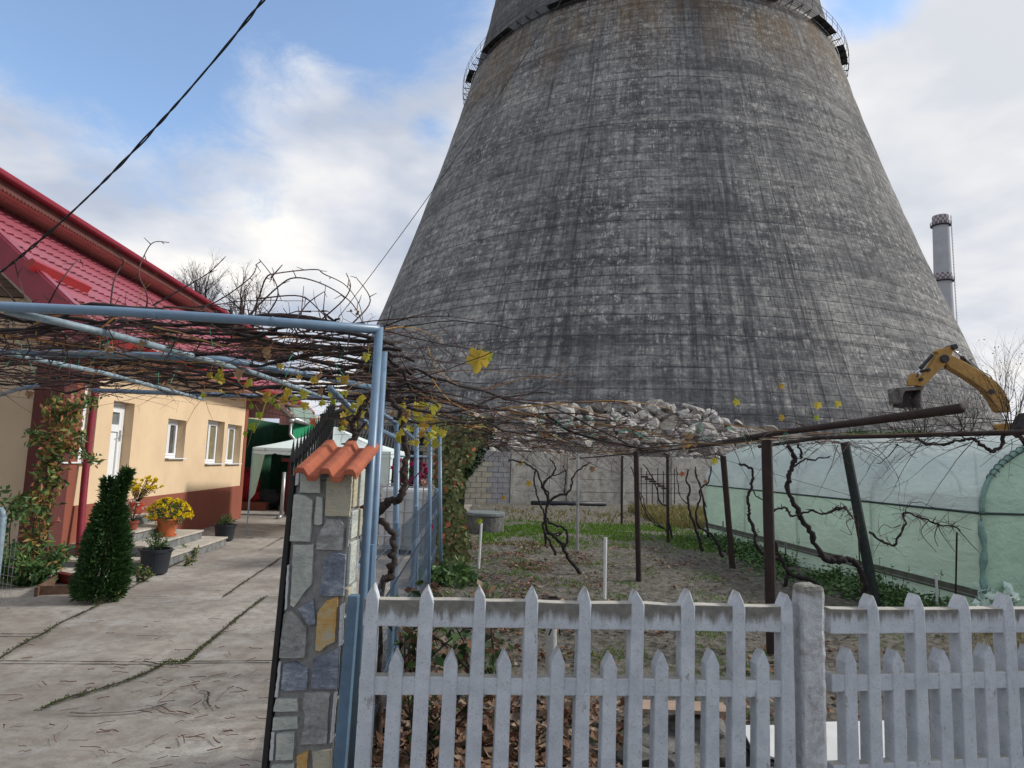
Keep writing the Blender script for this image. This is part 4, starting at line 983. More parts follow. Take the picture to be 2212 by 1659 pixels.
# ================================================================== BLUE MESH FENCE
def mesh_fence():
    P = [(820, 1181, 3.75, .030), (844, 1133, 5.0, .024), (885, 1096, 6.75, .025), (920, 1073, 8.65, .025), (939, 1059, 10.6, .026)]
    t = thing('mesh_fence', (-.8, 3.7, 0), 'blue welded wire mesh fence between driveway and garden', 'fence')
    pts = []
    for x, y, Y, r in P:
        p = W(x, y, Y); p.z = 1.22; p.x = -.74 - (Y - 3.75) * .056; g = Vector((p.x, p.y, 0)); pts.append(g)
        mb = MB(); mb.tube([g, p], r, 10); mb.tube([p, p + Z3 * .012], [r, r * .4], 10); mb.build('post', M['blue'], t, smooth=False)
    for i in range(len(pts) - 1):
        a, b = pts[i], pts[i + 1]; d = (b - a).normalized(); L = (b - a).length; nrm = Vector((d.y, -d.x, 0)); mb = MB(); n = int(L / .05)
        zz = [.05, .28, .315, .35, .60, .85, .885, .92, 1.16]; of = [0, 0, .035, 0, 0, 0, .035, 0, 0]
        for k in range(1, n):
            p = a + d * (L * k / n) + nrm * .03
            mb.tube([p + Z3 * z + nrm * o for z, o in zip([.02, .27, .315, .36, .60, .84, .885, .93, 1.14, 1.19], [0, 0, .04, 0, 0, 0, .04, 0, 0, 0])], .0016, 3)
        for z in (.05, .27, .36, .60, .84, .93, 1.14): mb.tube([a + nrm * .034 + Z3 * z, b + nrm * .034 + Z3 * z], .0035, 4)
        mb.build('wire_panel', M['wire'], t)
    # small twisted wrought leaf in the gap
    mb = MB(); a = W(770, 1240, 3.5); b = W(806, 1175, 3.8)
    mb.tube([W(752, 1250, 3.45), W(800, 1180, 3.8)], .014, 6)
    tw = [W(783, 1290 - q * 5, 3.6) + Vector((.006 * cos(q), .006 * sin(q), 0)) for q in range(32)]; mb.tube(tw, .010, 5)
    mb.tube(smoothpts([W(783, 1140, 3.6), W(776, 1160, 3.6), W(781, 1190, 3.6), W(790, 1175, 3.6), W(794, 1150, 3.6), W(800, 1140, 3.6)], 4), .006, 5)
    mb.build('scroll_bracket', M['blue'], t)
mesh_fence()

# ================================================================== STEPS, POTS AND THINGS BY THE HOUSE
def frustum(mb, c, r0, r1, h, n=28, rim=.02, wall=.012, mi=0):
    mb.lathe(c, [(r0 * .92, 0), (r0, .008), (r1, h - rim * 1.4), (r1 + .012, h - rim * 1.4), (r1 + .014, h), (r1 - wall, h), (r1 - wall - .004, h - .06), (0.001, h - .06)], n, mi, cap=False)
def leafball(mb, c, R, n, L, w, flat=1.0, up=.3, hollow=.45, mi=0):
    for _ in range(n):
        v = rvec(); rr = hollow + (1 - hollow) * rnd.random() ** .6; p = Vector(c) + Vector((v.x * R[0], v.y * R[1], v.z * R[2])) * rr
        mb.leaf(p, (v + rvec() * .9 + Z3 * up), rvec(), L * U(.6, 1.3), w * U(.7, 1.2), U(0, .5), mi)
def steps():
    c0 = G(366, 1222); e0 = G(465, 1176); d = HA; nn = (c0 - HO).dot(HN); s_near = -.08; s_far = (e0 - HO).dot(HA)
    t = thing('entrance_steps', Hs(1.2, .6, 0), 'stone faced entrance steps rising in tiers to the white door', 'steps')
    ax = (HA, HN, Z3); h = .155; s1 = (c0 - HO).dot(HA)
    tiers = [(0.0, 3.0, 1.38), (.40, 2.62, 1.08), (.78, 2.35, .75), (1.12, 2.15, .42)]
    mb = MB(); mb.box(Hs(.1, .62, .025), (.75, .5, .03), ax); mb.build('ground_slab', M['step_top'], t, bevel=.008)
    for i, (a, b, n_) in enumerate(tiers):
        z0 = h * i; z1 = h * (i + 1)
        inner = .0
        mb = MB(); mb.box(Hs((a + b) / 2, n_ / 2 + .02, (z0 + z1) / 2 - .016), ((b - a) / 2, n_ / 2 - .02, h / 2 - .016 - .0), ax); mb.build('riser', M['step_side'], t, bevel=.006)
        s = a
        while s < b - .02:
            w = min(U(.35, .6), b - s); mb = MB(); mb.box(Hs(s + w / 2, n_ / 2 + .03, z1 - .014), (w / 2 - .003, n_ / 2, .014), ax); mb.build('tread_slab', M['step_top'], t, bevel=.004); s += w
    return h
STEPH = steps()
def flower_pots():
    c = G(361, 1155, .17); c.z = .155 * 1 + .0
    # large orange pot with yellow chrysanthemums standing on the steps
    c = G(359, 1158, .31); c.z = .31
    t = thing('flower_pot', c, 'large orange terracotta pot crowded with yellow chrysanthemums on the steps', 'flower pot')
    mb = MB(); frustum(mb, c + Z3 * .012, .115, .155, .27); mb.build('pot', M['terracotta'], t, smooth=False)
    mb = MB(); mb.lathe(c, [(.10, 0), (.15, .004), (.155, .028), (.14, .028), (.13, .012)], 24, cap=False); mb.build('saucer', M['terracotta'], t)
    b = MB(); leafball(b, c + Vector((-.02, 0, .36)), (.26, .26, .20), 700, .06, .014, up=.3, hollow=.2); b.build('foliage', M['shrub'], t)
    f = MB()
    for _ in range(120):
        v = rvec(); v.z = abs(v.z) * .95 - .25; p = c + Vector((.02, 0, .38)) + Vector((v.x * .33, v.y * .33, v.z * .30))
        for k in range(22):
            a = U(0, 6.28); r = rvec() * .6 + v; f.leaf(p, (r + rvec()).normalized(), v, U(.025, .048), .010, .1)
    f.build('blossoms', M['flower_yellow'], t)
    # red pot with tall yellow flowers against the door
    c = G(292, 1112, .60); c.z = .62
    t = thing('flower_pot', c, 'small red pot with leggy yellow chrysanthemums on the top step', 'flower pot')
    mb = MB(); frustum(mb, c, .09, .115, .17); mb.build('pot', simple('red_plastic_pot', (.42, .05, .03), .5, .1, 6, .05), t)
    mb = MB(); fl = MB(); lf = MB()
    for _ in range(34):
        th = U(0, 6.28); tip = c + Vector((cos(th) * U(.05, .30) + .10, sin(th) * .15, U(.38, .62))); mb.tube([c + Z3 * .16, c.lerp(tip, .5) + Z3 * .1, tip], .004, 4)
        for k in range(22): fl.leaf(tip, rvec() + Z3 * .2, rvec(), U(.03, .05), .012, .1)
        for k in range(6): q = (c + Z3 * .16).lerp(tip, U(.3, .9)); lf.leaf(q, rvec(), rvec(), .05, .01, .2)
    mb.build('stems', M['twig'], t); fl.build('blossoms', M['flower_yellow'], t); lf.build('foliage', M['shrub_autumn'], t)
    # little brown pot with white flowers
    c = G(284, 1145, .46); c.z = .465
    t = thing('flower_pot', c, 'little brown pot with withered white chrysanthemums beside the conifer', 'flower pot')
    mb = MB(); frustum(mb, c, .07, .085, .13); mb.build('pot', simple('brown_red_pot', (.24, .06, .035), .6, .1, 6, .05), t)
    mb = MB(); fl = MB(); lf = MB()
    for _ in range(18):
        th = U(0, 6.28); tip = c + Vector((cos(th) * U(.05, .18), sin(th) * .12, U(.28, .46))); mb.tube([c + Z3 * .12, c.lerp(tip, .5) + Z3 * .06, tip], .003, 4)
        for k in range(12): fl.leaf(tip, rvec() + Z3 * .4, rvec(), U(.02, .032), .007, .1)
        for k in range(7): lf.leaf((c + Z3 * .12).lerp(tip, U(.3, .9)), rvec(), rvec(), .04, .009, .2)
    mb.build('stems', M['twig'], t); fl.build('blossoms', M['flower_white'], t); lf.build('foliage', M['leaf_brown'], t)
    # black tubs with young shrubs
    for (x, y, r, hh, lab) in ((333, 1240, .195, .33, 'wide black plastic tub with a young shrub in front of the steps'), (484, 1168, .19, .30, 'black plastic tub with a small shrub at the far end of the steps')):
        c = G(x, y); c.z = .012
        t = thing('planter_tub', c, lab, 'planter', 'black plastic tubs by the steps')
        mb = MB(); frustum(mb, c, r * .82, r, hh, rim=.03); mb.build('tub', M['black_plastic'], t)
        mb = MB()
        for s in (-1, 1):
            q = c + Vector((s * r * 1.02, 0, hh - .02)); mb.tube([q + Vector((0, -.06, 0)), q + Vector((s * .03, -.04, .01)), q + Vector((s * .03, .04, .01)), q + Vector((0, .06, 0))], .008, 6)
        mb.build('handle', M['black_plastic'], t)
        mb = MB(); mb.lathe(c + Z3 * (hh - .05), [(r - .02, 0), (r * .5, .018), (.001, .02)], 20, cap=False); mb.build('potting_soil', M['crack'], t)
        mb = MB(); lf = MB()
        for _ in range(26):
            v = rvec(); tip = c + Vector((v.x * .17, v.y * .17, hh + .03 + abs(v.z) * .20)); mb.tube([c + Z3 * (hh - .04), tip], .003, 4)
            for k in range(16): lf.leaf((c + Z3 * hh).lerp(tip, U(.3, 1.05)), rvec() + Z3 * .3, rvec(), U(.03, .05), .008, .2)
        mb.build('stems', M['twig'], t); lf.build('foliage', M['shrub'], t)
flower_pots()
def thuja():
    c = G(216, 1297); c.z = .01
    t = thing('conifer', c, 'dark green columnar thuja with two tips standing in front of the steps', 'conifer')
    H_ = 1.44; mb = MB(); mb.tube([c, c + Z3 * .5, c + Vector((.02, 0, 1.2))], [.03, .02, .006], 6); mb.build('trunk', M['bark'], t)
    f = MB()
    def Rr(z): u = z / H_; return .285 * (1 - u) ** .80 * (1 - .25 * max(0, .18 - u) / .18) + .005
    for _ in range(11500):
        u = rnd.random() ** 1.15 * .97; z = u * H_; R = Rr(z); a = U(0, 6.28)
        if u > .70:
            sx = .095 if rnd.random() < .6 else -.065
            cx = sx * (u - .62) / .28 * 1.2; R *= .50
            if sx < 0 and u > .90: continue
        else: cx = 0
        lump = 1 + .22 * mnoise.noise(Vector((cos(a) * 1.7, sin(a) * 1.7, z * 4))) + .16 * mnoise.noise(Vector((cos(a) * 5, sin(a) * 5, z * 13)))
        rr = R * (rnd.random() ** .34) * lump; p = c + Vector((cos(a) * rr + cx + .03 * u, sin(a) * rr, z + .03))
        o = Vector((cos(a), sin(a), 0)); d = (o * U(.5, 1.1) + Z3 * U(-.1, .9) + rvec() * .45).normalized()
        f.leaf(p, d, (o.cross(Z3) + rvec() * .5), U(.04, .105), U(.005, .012), U(0, .5))
    f.build('foliage', M['thuja'], t)
thuja()
def leafy(name, lab, cat, base, stems, nleaf, L, w, spread, mats, stem_mat='twig', r=.006, share=(1,), sub=0):
    """a shrub from hand-laid stems with leaves clustered along them"""
    t = thing(name, base, lab, cat); mb = MB(); lf = [MB() for _ in mats]
    for P in stems:
        P = smoothpts(P, 4); n = len(P); mb.tube(P, [r * (1 - .7 * i / n) for i in range(n)], 5)
        for _ in range(nleaf):
            i = min(n - 1, int((rnd.random() ** .7) * n)); p = P[i] + rvec() * spread * U(.2, 1)
            k = rnd.choices(range(len(mats)), share)[0]
            lf[k].leaf(p, rvec() + Vector((0, 0, -.2)), rvec(), L * U(.6, 1.3), w * U(.7, 1.3), U(0, .6))
    mb.build('stems', M[stem_mat], t)
    for k, m in enumerate(mats): lf[k].build('foliage', M[m], t)
    return t
def house_plants():
    Y = 8.7; b = W(70, 1235, Y); b.z = 0
    S = [[(75, 1235), (82, 1180), (90, 1120), (98, 1060), (104, 1000), (112, 950), (120, 900), (126, 870)], [(75, 1235), (70, 1150), (88, 1080), (110, 1010), (138, 960), (150, 920), (158, 880)],
         [(85, 1100), (104, 1040), (118, 1030), (135, 1050)], [(100, 1000), (125, 985), (160, 975), (190, 985), (208, 998)], [(100, 1000), (120, 960), (160, 950), (180, 940)], [(105, 960), (85, 945), (68, 940)], [(120, 900), (145, 880), (180, 875), (200, 865)], [(90, 1090), (70, 1075), (50, 1080), (30, 1090)]]
    W2 = [[W(x, y, Y + U(-.15, .15)) for x, y in s] for s in S]
    leafy('climbing_shrub', 'leggy shrub with green and orange leaves climbing the burgundy house corner', 'shrub', b, W2[:2], 420, .11, .024, .19, ['shrub', 'shrub_autumn'], share=(1, 1.7))
    base2 = W(60, 1230, Y + .05); base2.z = 0
    leafy('climbing_shrub', 'arching branches with drooping dark leaves beside the red downpipe', 'shrub', base2, [[W(86, 1200, Y), W2[2][0]] + W2[2]] + W2[3:], 75, .105, .020, .11, ['shrub', 'shrub_autumn'], share=(2, 1))
    b = G(55, 1262); b.z = 0
    leafy('low_shrub', 'low rounded green bush at the foot of the burgundy corner', 'shrub', b, [[b, b + Vector((cos(a) * .18, sin(a) * .15, .16)), b + Vector((cos(a) * .36, sin(a) * .3, .30 + .1 * sin(a * 3)))] for a in [k * .42 for k in range(15)]], 190, .08, .020, .14, ['shrub', 'shrub_autumn'], share=(9, 1))
    b = W(10, 1200, 6.6); b.z = 0
    leafy('rose_bush', 'thin trailing stems with small leaves over the mesh at the far left', 'shrub', b, [[W(x0, 1200, 6.6), W(x0 + 5, 1120, 6.6), W(x0 + 20 + 10 * k, 1060 + 18 * k, 6.6)] for k, x0 in enumerate((-20, 5, 20, -5))], 60, .07, .016, .12, ['shrub'], share=(1,))
    # weeds at the slab edge
    k = 0
    for x, y, s, lab in ((306, 1256, .16, 'clump of bright weeds at the foot of the wide black tub'), (416, 1205, .17, 'upright green weed growing beside the far end of the steps'), (402, 1222, .12, 'flat rosette weed in the joint beside the steps'), (203, 1306, .07, 'tiny seedling with yellow leaves under the conifer'), (246, 1300, .08, 'second tiny seedling right of the conifer')):
        b = G(x, y); b.z = 0
        leafy('weed', lab, 'weed', b, [[b + Vector((U(-1, 1) * s * .5, U(-1, 1) * s * .3, 0)), b + Vector((U(-1, 1) * s, U(-1, 1) * s * .5, s * U(.5, 1.6)))] for _ in range(7)], 22, s * .32, s * .08, s * .25, ['shrub', 'shrub_autumn'], share=(3, 1), r=.003)
house_plants()
def bits_by_house():
    # red steel channel lying at the foot of the wall
    a = G(112, 1257); b = G(190, 1272); mb = MB(); d = (b - a).normalized(); n = Vector((d.y, -d.x, 0)); c = (a + b) / 2
    mb.box(c + Z3 * .06, ((b - a).length / 2, .004, .05), (d, n, Z3)); mb.box(c + Z3 * .112 - n * .05, ((b - a).length / 2, .05, .004), (d, n, Z3)); mb.box(c + Z3 * .012 - n * .05, ((b - a).length / 2, .05, .004), (d, n, Z3))
    tag(mb.build('steel_channel', simple('dark_red_steel', (.11, .014, .016), .5, .3, 10, .1), None), 'dark red steel channel lying under the lowest step', 'metal channel')
    mb = MB(); a = G(82, 1285); b = G(118, 1262); d = (b - a).normalized(); n = Vector((d.y, -d.x, 0)); mb.box((a + b) / 2 + Z3 * .05, ((b - a).length / 2 + .1, .015, .05), (d, n, Z3)); mb.box(a - n * -.3 + Z3 * .05, (.015, .32, .05), (d, n, Z3))
    tag(mb.build('bed_edging', simple('rusty_plate', (.13, .075, .05), .9, .4, 10, .3), None), 'rusty steel edging round the bed below the low bush', 'bed edging')
    # post and wire mesh at far left
    t = thing('wire_gate', W(8, 1200, 6.5), 'blue pipe post with sagging wire mesh at the left edge', 'gate')
    mb = MB(); p = W(8, 1112, 6.5); g = Vector((p.x, p.y, 0)); mb.tube([g, p, p + Vector((-.02, 0, .04)), p + Vector((-.3, 0, .05))], .03, 10); mb.build('post', M['pale_pipe'], t, smooth=True)
    mb = MB()
    for k in range(3): q = p + Vector((.03 + .04 * k - .0, .05, -.05)); mb.tube([q, q - Z3 * U(.7, .8)], .0018, 3)
    for k in range(10): mb.tube([p + Vector((0, .05, -.08 - .08 * k)), p + Vector((.14, .05, -.10 - .08 * k))], .0018, 3)
    mb.build('wire_mesh', M['galv'], t)
    # red wire plant hoop near steps
    mb = MB()
    for dx in (0, .05, -.05): mb.tube([G(196, 1200, 0) + Vector((dx - .09 * cos(a), dx, .30 + .62 * sin(a) )) for a in [pi * q / 12 for q in range(13)]], .004, 5)
    tag(mb.build('plant_hoop', simple('red_wire', (.4, .02, .02), .5, .1, 5, 0), None), 'red wire plant support arched beside the conifer', 'plant support')
bits_by_house()

# ================================================================== GAZEBO
def gazebo():
    x0, x1, y0, y1 = -5.38, -2.50, 14.15, 16.9; zc = 1.80; zv = 1.66; pk = Vector(((x0 + x1) / 2 - .1, (y0 + y1) / 2, 2.34))
    t = thing('gazebo', (x0, y0, 0), 'folding party gazebo with pale green canvas top behind the gate', 'gazebo')
    C = [Vector((x0, y0, zc)), Vector((x1, y0, zc)), Vector((x1, y1, zc)), Vector((x0, y1, zc))]
    mb = MB(); n = 10
    for k in range(4):
        a, b = C[k], C[(k + 1) % 4]; base = len(mb.v); m = 8
        for j in range(m + 1):
            for i in range(n + 1):
                e = a.lerp(b, i / n); p = e.lerp(pk, j / m); p.z -= .10 * sin(pi * j / m) * sin(pi * i / n) + .05 * sin(pi * j / m); mb.v.append(tuple(p))
        for j in range(m):
            for i in range(n): q = base + j * (n + 1) + i; mb.f.append((q, q + 1, q + n + 2, q + n + 1)); mb.mi.append(0)
        N = 48; vs = []
        for i in range(N + 1):
            e = a.lerp(b, i / N); sc_ = abs(sin(pi * i / 8)) * .035; vs.append(tuple(e)); o = (e - (C[0] + C[2]) / 2); o.z = 0; o.normalize(); vs.append(tuple(e + o * .012 - Z3 * (.11 + sc_)))
        base = len(mb.v); mb.v += vs
        for i in range(N): q = base + 2 * i; mb.f.append((q, q + 1, q + 3, q + 2)); mb.mi.append(0)
    mb.build('canopy', M['canvas'], t, smooth=False)
    leg = MB()
    for k, c in enumerate(C):
        mb = MB(); mb.tube([Vector((c.x - (.0), c.y, 0)), Vector((c.x, c.y, zc))], .014, 6); mb.box(Vector((c.x, c.y, .006)), (.04, .04, .006)); mb.build('leg', M['pale_pipe'], t)
        mb = MB(); N = 10; cc = (C[0] + C[2]) / 2; dx = Vector((1 if cc.x > c.x else -1, 0, 0)); dy = Vector((0, 1 if cc.y > c.y else -1, 0))
        for j in range(N + 1):      # gathered corner curtain
            u = j / N; wd = .27 * (1 - u) ** .8 + .02 if u < .72 else .02 + .05 * (u - .72) ; z = zc - .02 - u * 1.35
            for q in range(5): s = q / 4 * 2 - 1; p = Vector((c.x, c.y, z)) + (dx * max(0, s) + dy * max(0, -s)) * wd + Vector((.012 * cos(q * 2.5), .012 * sin(q * 3), 0)); mb.v.append(tuple(p))
        for j in range(N):
            for q in range(4): a = j * 5 + q; mb.f.append((a, a + 1, a + 6, a + 5)); mb.mi.append(0)
        mb.build('corner_curtain', M['canvas'] if k else simple('green_curtain', (.36, .47, .37), .8, .1, 3, .1), t)
    mb = MB()
    for k in range(4): mb.tube([C[k] - Z3 * .06, C[(k + 1) % 4] - Z3 * .06], .012, 5); mb.tube([C[k] - Z3 * .05, pk - Z3 * .06], .010, 5)
    mb.build('frame', M['galv'], t)
gazebo()

# ================================================================== OUTBUILDINGS BEHIND
def green_shed():
    Y = 20.0; t = thing('green_shed', (-7, Y, 0), 'green boarded shed with dark open front beyond the house', 'shed')
    L = W(523, 1000, Y).x - .8; R = W(627, 1000, Y).x; zt = W(627, 905, Y).z; zo = W(560, 902, Y).z
    mb = MB(); w = .11; D = 6.0
    for (x, ys) in ((R, 0),):
        y = Y
        while y < Y + D: mb.box((R, y + w / 2, zt / 2), (.02, w / 2 - .004, zt / 2)); y += w
    x = R
    while x > R - .02: x -= 1
    mb.build('side_boards', M['green_paint'], t)
    mb = MB(); mb.box(((L + R) / 2, Y + D, 1.4), ((R - L) / 2, .03, 1.4)); mb.box((L, Y + D / 2, 1.4), (.03, D / 2, 1.4)); mb.build('inner_walls', M['shaded_inside'], t)
    mb = MB(); k = 0
    while k < 6: mb.box((L + .9 + k * .34, Y + 2.6, 1.3), (.155, .02, 1.3)); k += 1
    mb.build('partition_boards', M['shaded_inside'], t)
    mb = MB(); x = W(526, 900, Y - 1.4).x; xe = W(631, 903, Y - 1.4).x; zb = W(560, 903, Y - 1.4).z; ztop = W(560, 855, Y - 1.4).z; step = W(628, 905, Y - 1.4).z - .17
    n = 0
    while x < xe:
        low = zb if x < xe - .42 else zb - .16
        cut = min(ztop, zb + 1.0 - .9 * max(0, (x - (xe - 1.0)))); mb.box((x + .05, Y - 1.4, (low + cut) / 2), (.046, .012, (cut - low) / 2)); x += .10; n += 1
    mb.build('gable_siding', M['siding'], t)
    # green sheet roof: eave on the right, rising to the left
    e0 = W(632, 904, Y - 1.5); e1 = W(700, 928, Y + 8); r0 = W(584, 858, Y - 1.5); r1 = W(672, 886, Y + 8)
    mb = MB(); mb.prism([e0, e1, r1, r0], (0, 0, -.05)); mb.build('roof', M['sheet_roof'], t)
    mb = MB(); mb.tube([e0 + Vector((.06, 0, -.03)), e1 + Vector((.06, 0, -.03))], .07, 8); mb.build('gutter', M['galv'], t, smooth=True)
    mb = MB(); a = e0 + Vector((-.02, -.05, -.1)); mb.lathe(a - Z3 * .02, [(.07, 0), (.10, .10)], 12); P = [a, a - Z3 * .35, a + Vector((.55, -.2, -.85)), a + Vector((.62, -.2, -1.1))]; mb.tube(P, .045, 8)
    mb.build('downpipe', M['galv'], t, smooth=True)
    mb = MB(); p = W(614, 1020, Y - 2.2); g = Vector((p.x, p.y, 0)); mb.tube([g + Z3 * .03, p], .05, 8); mb.tube([g + Z3 * .08, g + Vector((-.05, -.12, .0))], .055, 8); mb.build('downpipe', M['galv'], t, smooth=True)
    mb = MB(); mb.box((W(545, 1080, Y).x - .1, Y + .5, .12), (.5, .6, .12)); mb.build('threshold', M['burgundy'], t)
    # red cloth and grey sacks inside
    import bmesh
    for (x, y, z, s, m, lab, cat, nm) in ((536, 1050, .55, (.34, .35, .55), 'cloth_red', 'heap of red cloth inside the green shed', 'cloth', 'cloth_heap'), (548, 1074, .42, (.42, .40, .22), 'cloth_red', 'folded dark red blanket over the sack in the shed', 'blanket', 'blanket'), (545, 1088, .28, (.26, .3, .20), 'sack', 'grey stuffed sack lying in the shed doorway', 'sack', 'sack'), (578, 1078, .5, (.45, .3, .30), 'dark_sheet', 'dark bundle lying in the shade of the shed', 'bundle', 'bundle')):
        bm = bmesh.new(); bmesh.ops.create_icosphere(bm, subdivisions=3, radius=1)
        for v in bm.verts: v.co = Vector((v.co.x * s[0], v.co.y * s[1], v.co.z * s[2])) * (1 + .25 * mnoise.noise(v.co * 2.2 + Vector((x, 0, 0))))
        me = bpy.data.meshes.new(nm); bm.to_mesh(me); bm.free(); me.materials.append(M[m]); me.polygons.foreach_set('use_smooth', [True] * len(me.polygons)); o = bpy.data.objects.new(nm, me); sc.collection.objects.link(o)
        p = W(x, y, Y + .5); o.location = (p.x, p.y, max(p.z, s[2] * .8)); tag(o, lab, cat)
    # little roof of red tile behind
    a, b, c_, d_ = W(600, 890, 30), W(680, 890, 30), W(672, 872, 30), W(618, 858, 30)
    t2 = thing('red_roofed_building', (a.x, 30, 0), 'distant low building with red tile roof behind the green sheet roof', 'building')
    mb = MB(); mb.prism([a, b, W(668, 878, 33), W(625, 858, 33)], (0, 0, -.15)); mb.build('roof', M['roof'], t2)
    mb = MB(); mb.box(((a.x + b.x) / 2, 32, a.z / 2), ((b.x - a.x) / 2 - .1, 1.5, a.z / 2 - .1)); mb.build('wall', M['beige'], t2)
green_shed()
def dark_sheds():
    Y = 19.0
    t = thing('red_board_shed', (W(625, 1000, Y).x, Y, 0), 'dark red boarded shed wall behind the gazebo', 'shed')
    x0 = W(622, 1000, Y).x; x1 = W(838, 1000, Y).x; zt = W(640, 996, Y).z
    mb = MB(); x = x0
    while x < x1: mb.box((x + .06, Y + U(0, .006), zt / 2), (.056, .02, zt / 2)); x += .12
    mb.build('boards', M['red_wood'], t)
    mb = MB(); mb.box(((x0 + x1) / 2, Y - .06, zt + .02), ((x1 - x0) / 2 + .12, .12, .05)); mb.build('top_trim', M['red_wood'], t)
    t = thing('tin_lean_to', (W(690, 900, 21).x, 21, 0), 'cluttered lean-to of dark corrugated sheets and old timber', 'shed')
    z0 = W(760, 960, 20).z; a, b = W(668, 945, 20.5), W(905, 975, 20.5); c_, d_ = W(905, 925, 24), W(700, 905, 24)
    mb = MB(); n = 70
    for i in range(n + 1):
        u = i / n; p = a.lerp(b, u); q = d_.lerp(c_, u); h = .03 * cos(i * pi); mb.v += [(p.x, p.y, p.z + h), (q.x, q.y, q.z + h)]
    for i in range(n): mb.f.append((2 * i, 2 * i + 2, 2 * i + 3, 2 * i + 1)); mb.mi.append(0)
    mb.build('roof_sheet', M['dark_sheet'], t)
    mb = MB(); mb.box(((a.x + b.x) / 2, 21.5, .95), ((b.x - a.x) / 2, .05, .95)); mb.build('back_wall', M['dark_sheet'], t)
    for x, y, x2, y2, Y_ in ((700, 895, 790, 868, 22), (690, 915, 800, 905, 21.5), (705, 880, 800, 872, 23)):
        mb = MB(); mb.tube([W(x, y, Y_), W(x2, y2, Y_)], .05, 4); mb.build('timber', M['old_wood'], t)
    mb = MB(); mb.prism([W(690, 895, 22.5), W(790, 868, 22.5), W(800, 905, 22.5), W(700, 925, 22.5)], (0, .05, 0)); mb.build('side_sheet', M['dark_sheet'], t)
    for k in range(9):
        x = 712 + k * 9; mb = MB(); q = W(x, 940, 21.3); mb.tube([q, q + Vector((U(-.1, .1), 0, U(.45, .75)))], U(.03, .06), 5); mb.build('timber', M['old_wood'] if k % 3 else M['dark_sheet'], t)
    mb = MB(); mb.box(W(718, 912, 21.6), (.32, .02, .12)); mb.build('blue_tarp', simple('blue_tarp', (.05, .09, .16), .7, .2, 5, .2), t)
    # dark store beyond the trellis, between pergola and block wall
    t = thing('dark_timber_store', (W(960, 930, 23).x, 23, 0), 'shadowy timber store with dark roof left of the rubble', 'shed')
    A, B = W(850, 925, 23), W(1030, 905, 23); mb = MB(); mb.prism([A, B, W(1015, 878, 26), W(860, 880, 26)], (0, 0, -.08)); mb.build('roof', M['dark_sheet'], t)
    mb = MB(); mb.box(((A.x + B.x) / 2 - .1, 23.6, A.z / 2 - .03), ((B.x - A.x) / 2 - .25, .05, A.z / 2 - .05)); mb.build('wall', M['dark_sheet'], t)
    for k in range(6): mb = MB(); q = W(965 + k * 12, 925, 22.8); mb.tube([q, q + Vector((U(-.2, .3), 0, U(.3, .6)))], .05, 4); mb.build('timber', M['old_wood'], t)
    # caged white tank with flowers on top
    Y = 12.5; c = W(884, 1065, Y); c.z = 0; t = thing('tank', c, 'white plastic tank in a steel cage behind the mesh fence', 'tank')
    zt = W(884, 1049, Y).z; 
    mb = MB(); mb.box(c + Z3 * (zt / 2 + .03), (.44, .45, zt / 2 - .06)); mb.build('container', M['ibc'], t, bevel=.06)
    mb = MB()
    for k in range(7):
        for yy in (-.5, .5): mb.tube([c + Vector((-.48 + .16 * k, yy, .08)), c + Vector((-.48 + .16 * k, yy, zt))], .010, 5)
        for xx in (-.5, .5): mb.tube([c + Vector((xx, -.48 + .16 * k, .08)), c + Vector((xx, -.48 + .16 * k, zt))], .010, 5)
    for k in range(6):
        z = .1 + (zt - .1) * k / 5; mb.tube([c + Vector(v + (z,)) for v in ((-.5, -.5), (.5, -.5), (.5, .5), (-.5, .5), (-.5, -.5))], .012, 5)
    mb.build('cage', M['galv'], t)
    p = c + Vector((.05, -.1, zt)); t = thing('flower_bunch', p, 'bunch of magenta and pale pink flowers on top of the caged tank', 'flowers')
    for mm, nf, cen, R in (('flower_pink', 26, Vector((-.05, 0, .26)), (.38, .2, .22)), ('flower_pale', 5, Vector((.28, -.1, .12)), (.12, .1, .10))):
        mb = MB()
        for _ in range(nf):
            v = rvec(); q = p + cen + Vector((v.x * R[0], v.y * R[1], v.z * R[2]))
            for k in range(26): mb.leaf(q, rvec() + Vector((0, -.5, .2)), rvec(), U(.04, .07), .02, .3)
        mb.build('blossoms', M[mm], t)
    mb = MB(); leafball(mb, p + Z3 * .12, (.35, .25, .16), 220, .09, .02); mb.build('foliage', M['ivy_dark'], t)
    q = W(930, 1138, 9.2); t = thing('aster_flower', q, 'single magenta aster poking through the mesh fence', 'flower')
    mb = MB(); [mb.leaf(q, rvec() + Vector((0, -.8, 0)), rvec(), .05, .012, .2) for _ in range(60)]; mb.build('blossom', M['flower_pink'], t)
    mb = MB(); mb.tube([Vector((q.x, q.y, 0)), q], .004, 4); mb.build('stem', M['shrub'], t)
    # short cream block wall between the posts
    Y = 22; A, B = W(850, 1030, Y), W(962, 1030, Y); mb = MB(); zt = W(900, 968, Y).z
    r = 0
    while r * .21 < zt - .1:
        x = A.x - (.2 if r % 2 else 0)
        while x < B.x: mb.box((x + .2, Y + U(0, .01), .1 + r * .21), (.19, .1, .095)); x += .41
        r += 1
    tag(mb.build('garden_wall', M['block'], None), 'cream block wall glimpsed between the blue posts', 'wall')
dark_sheds()

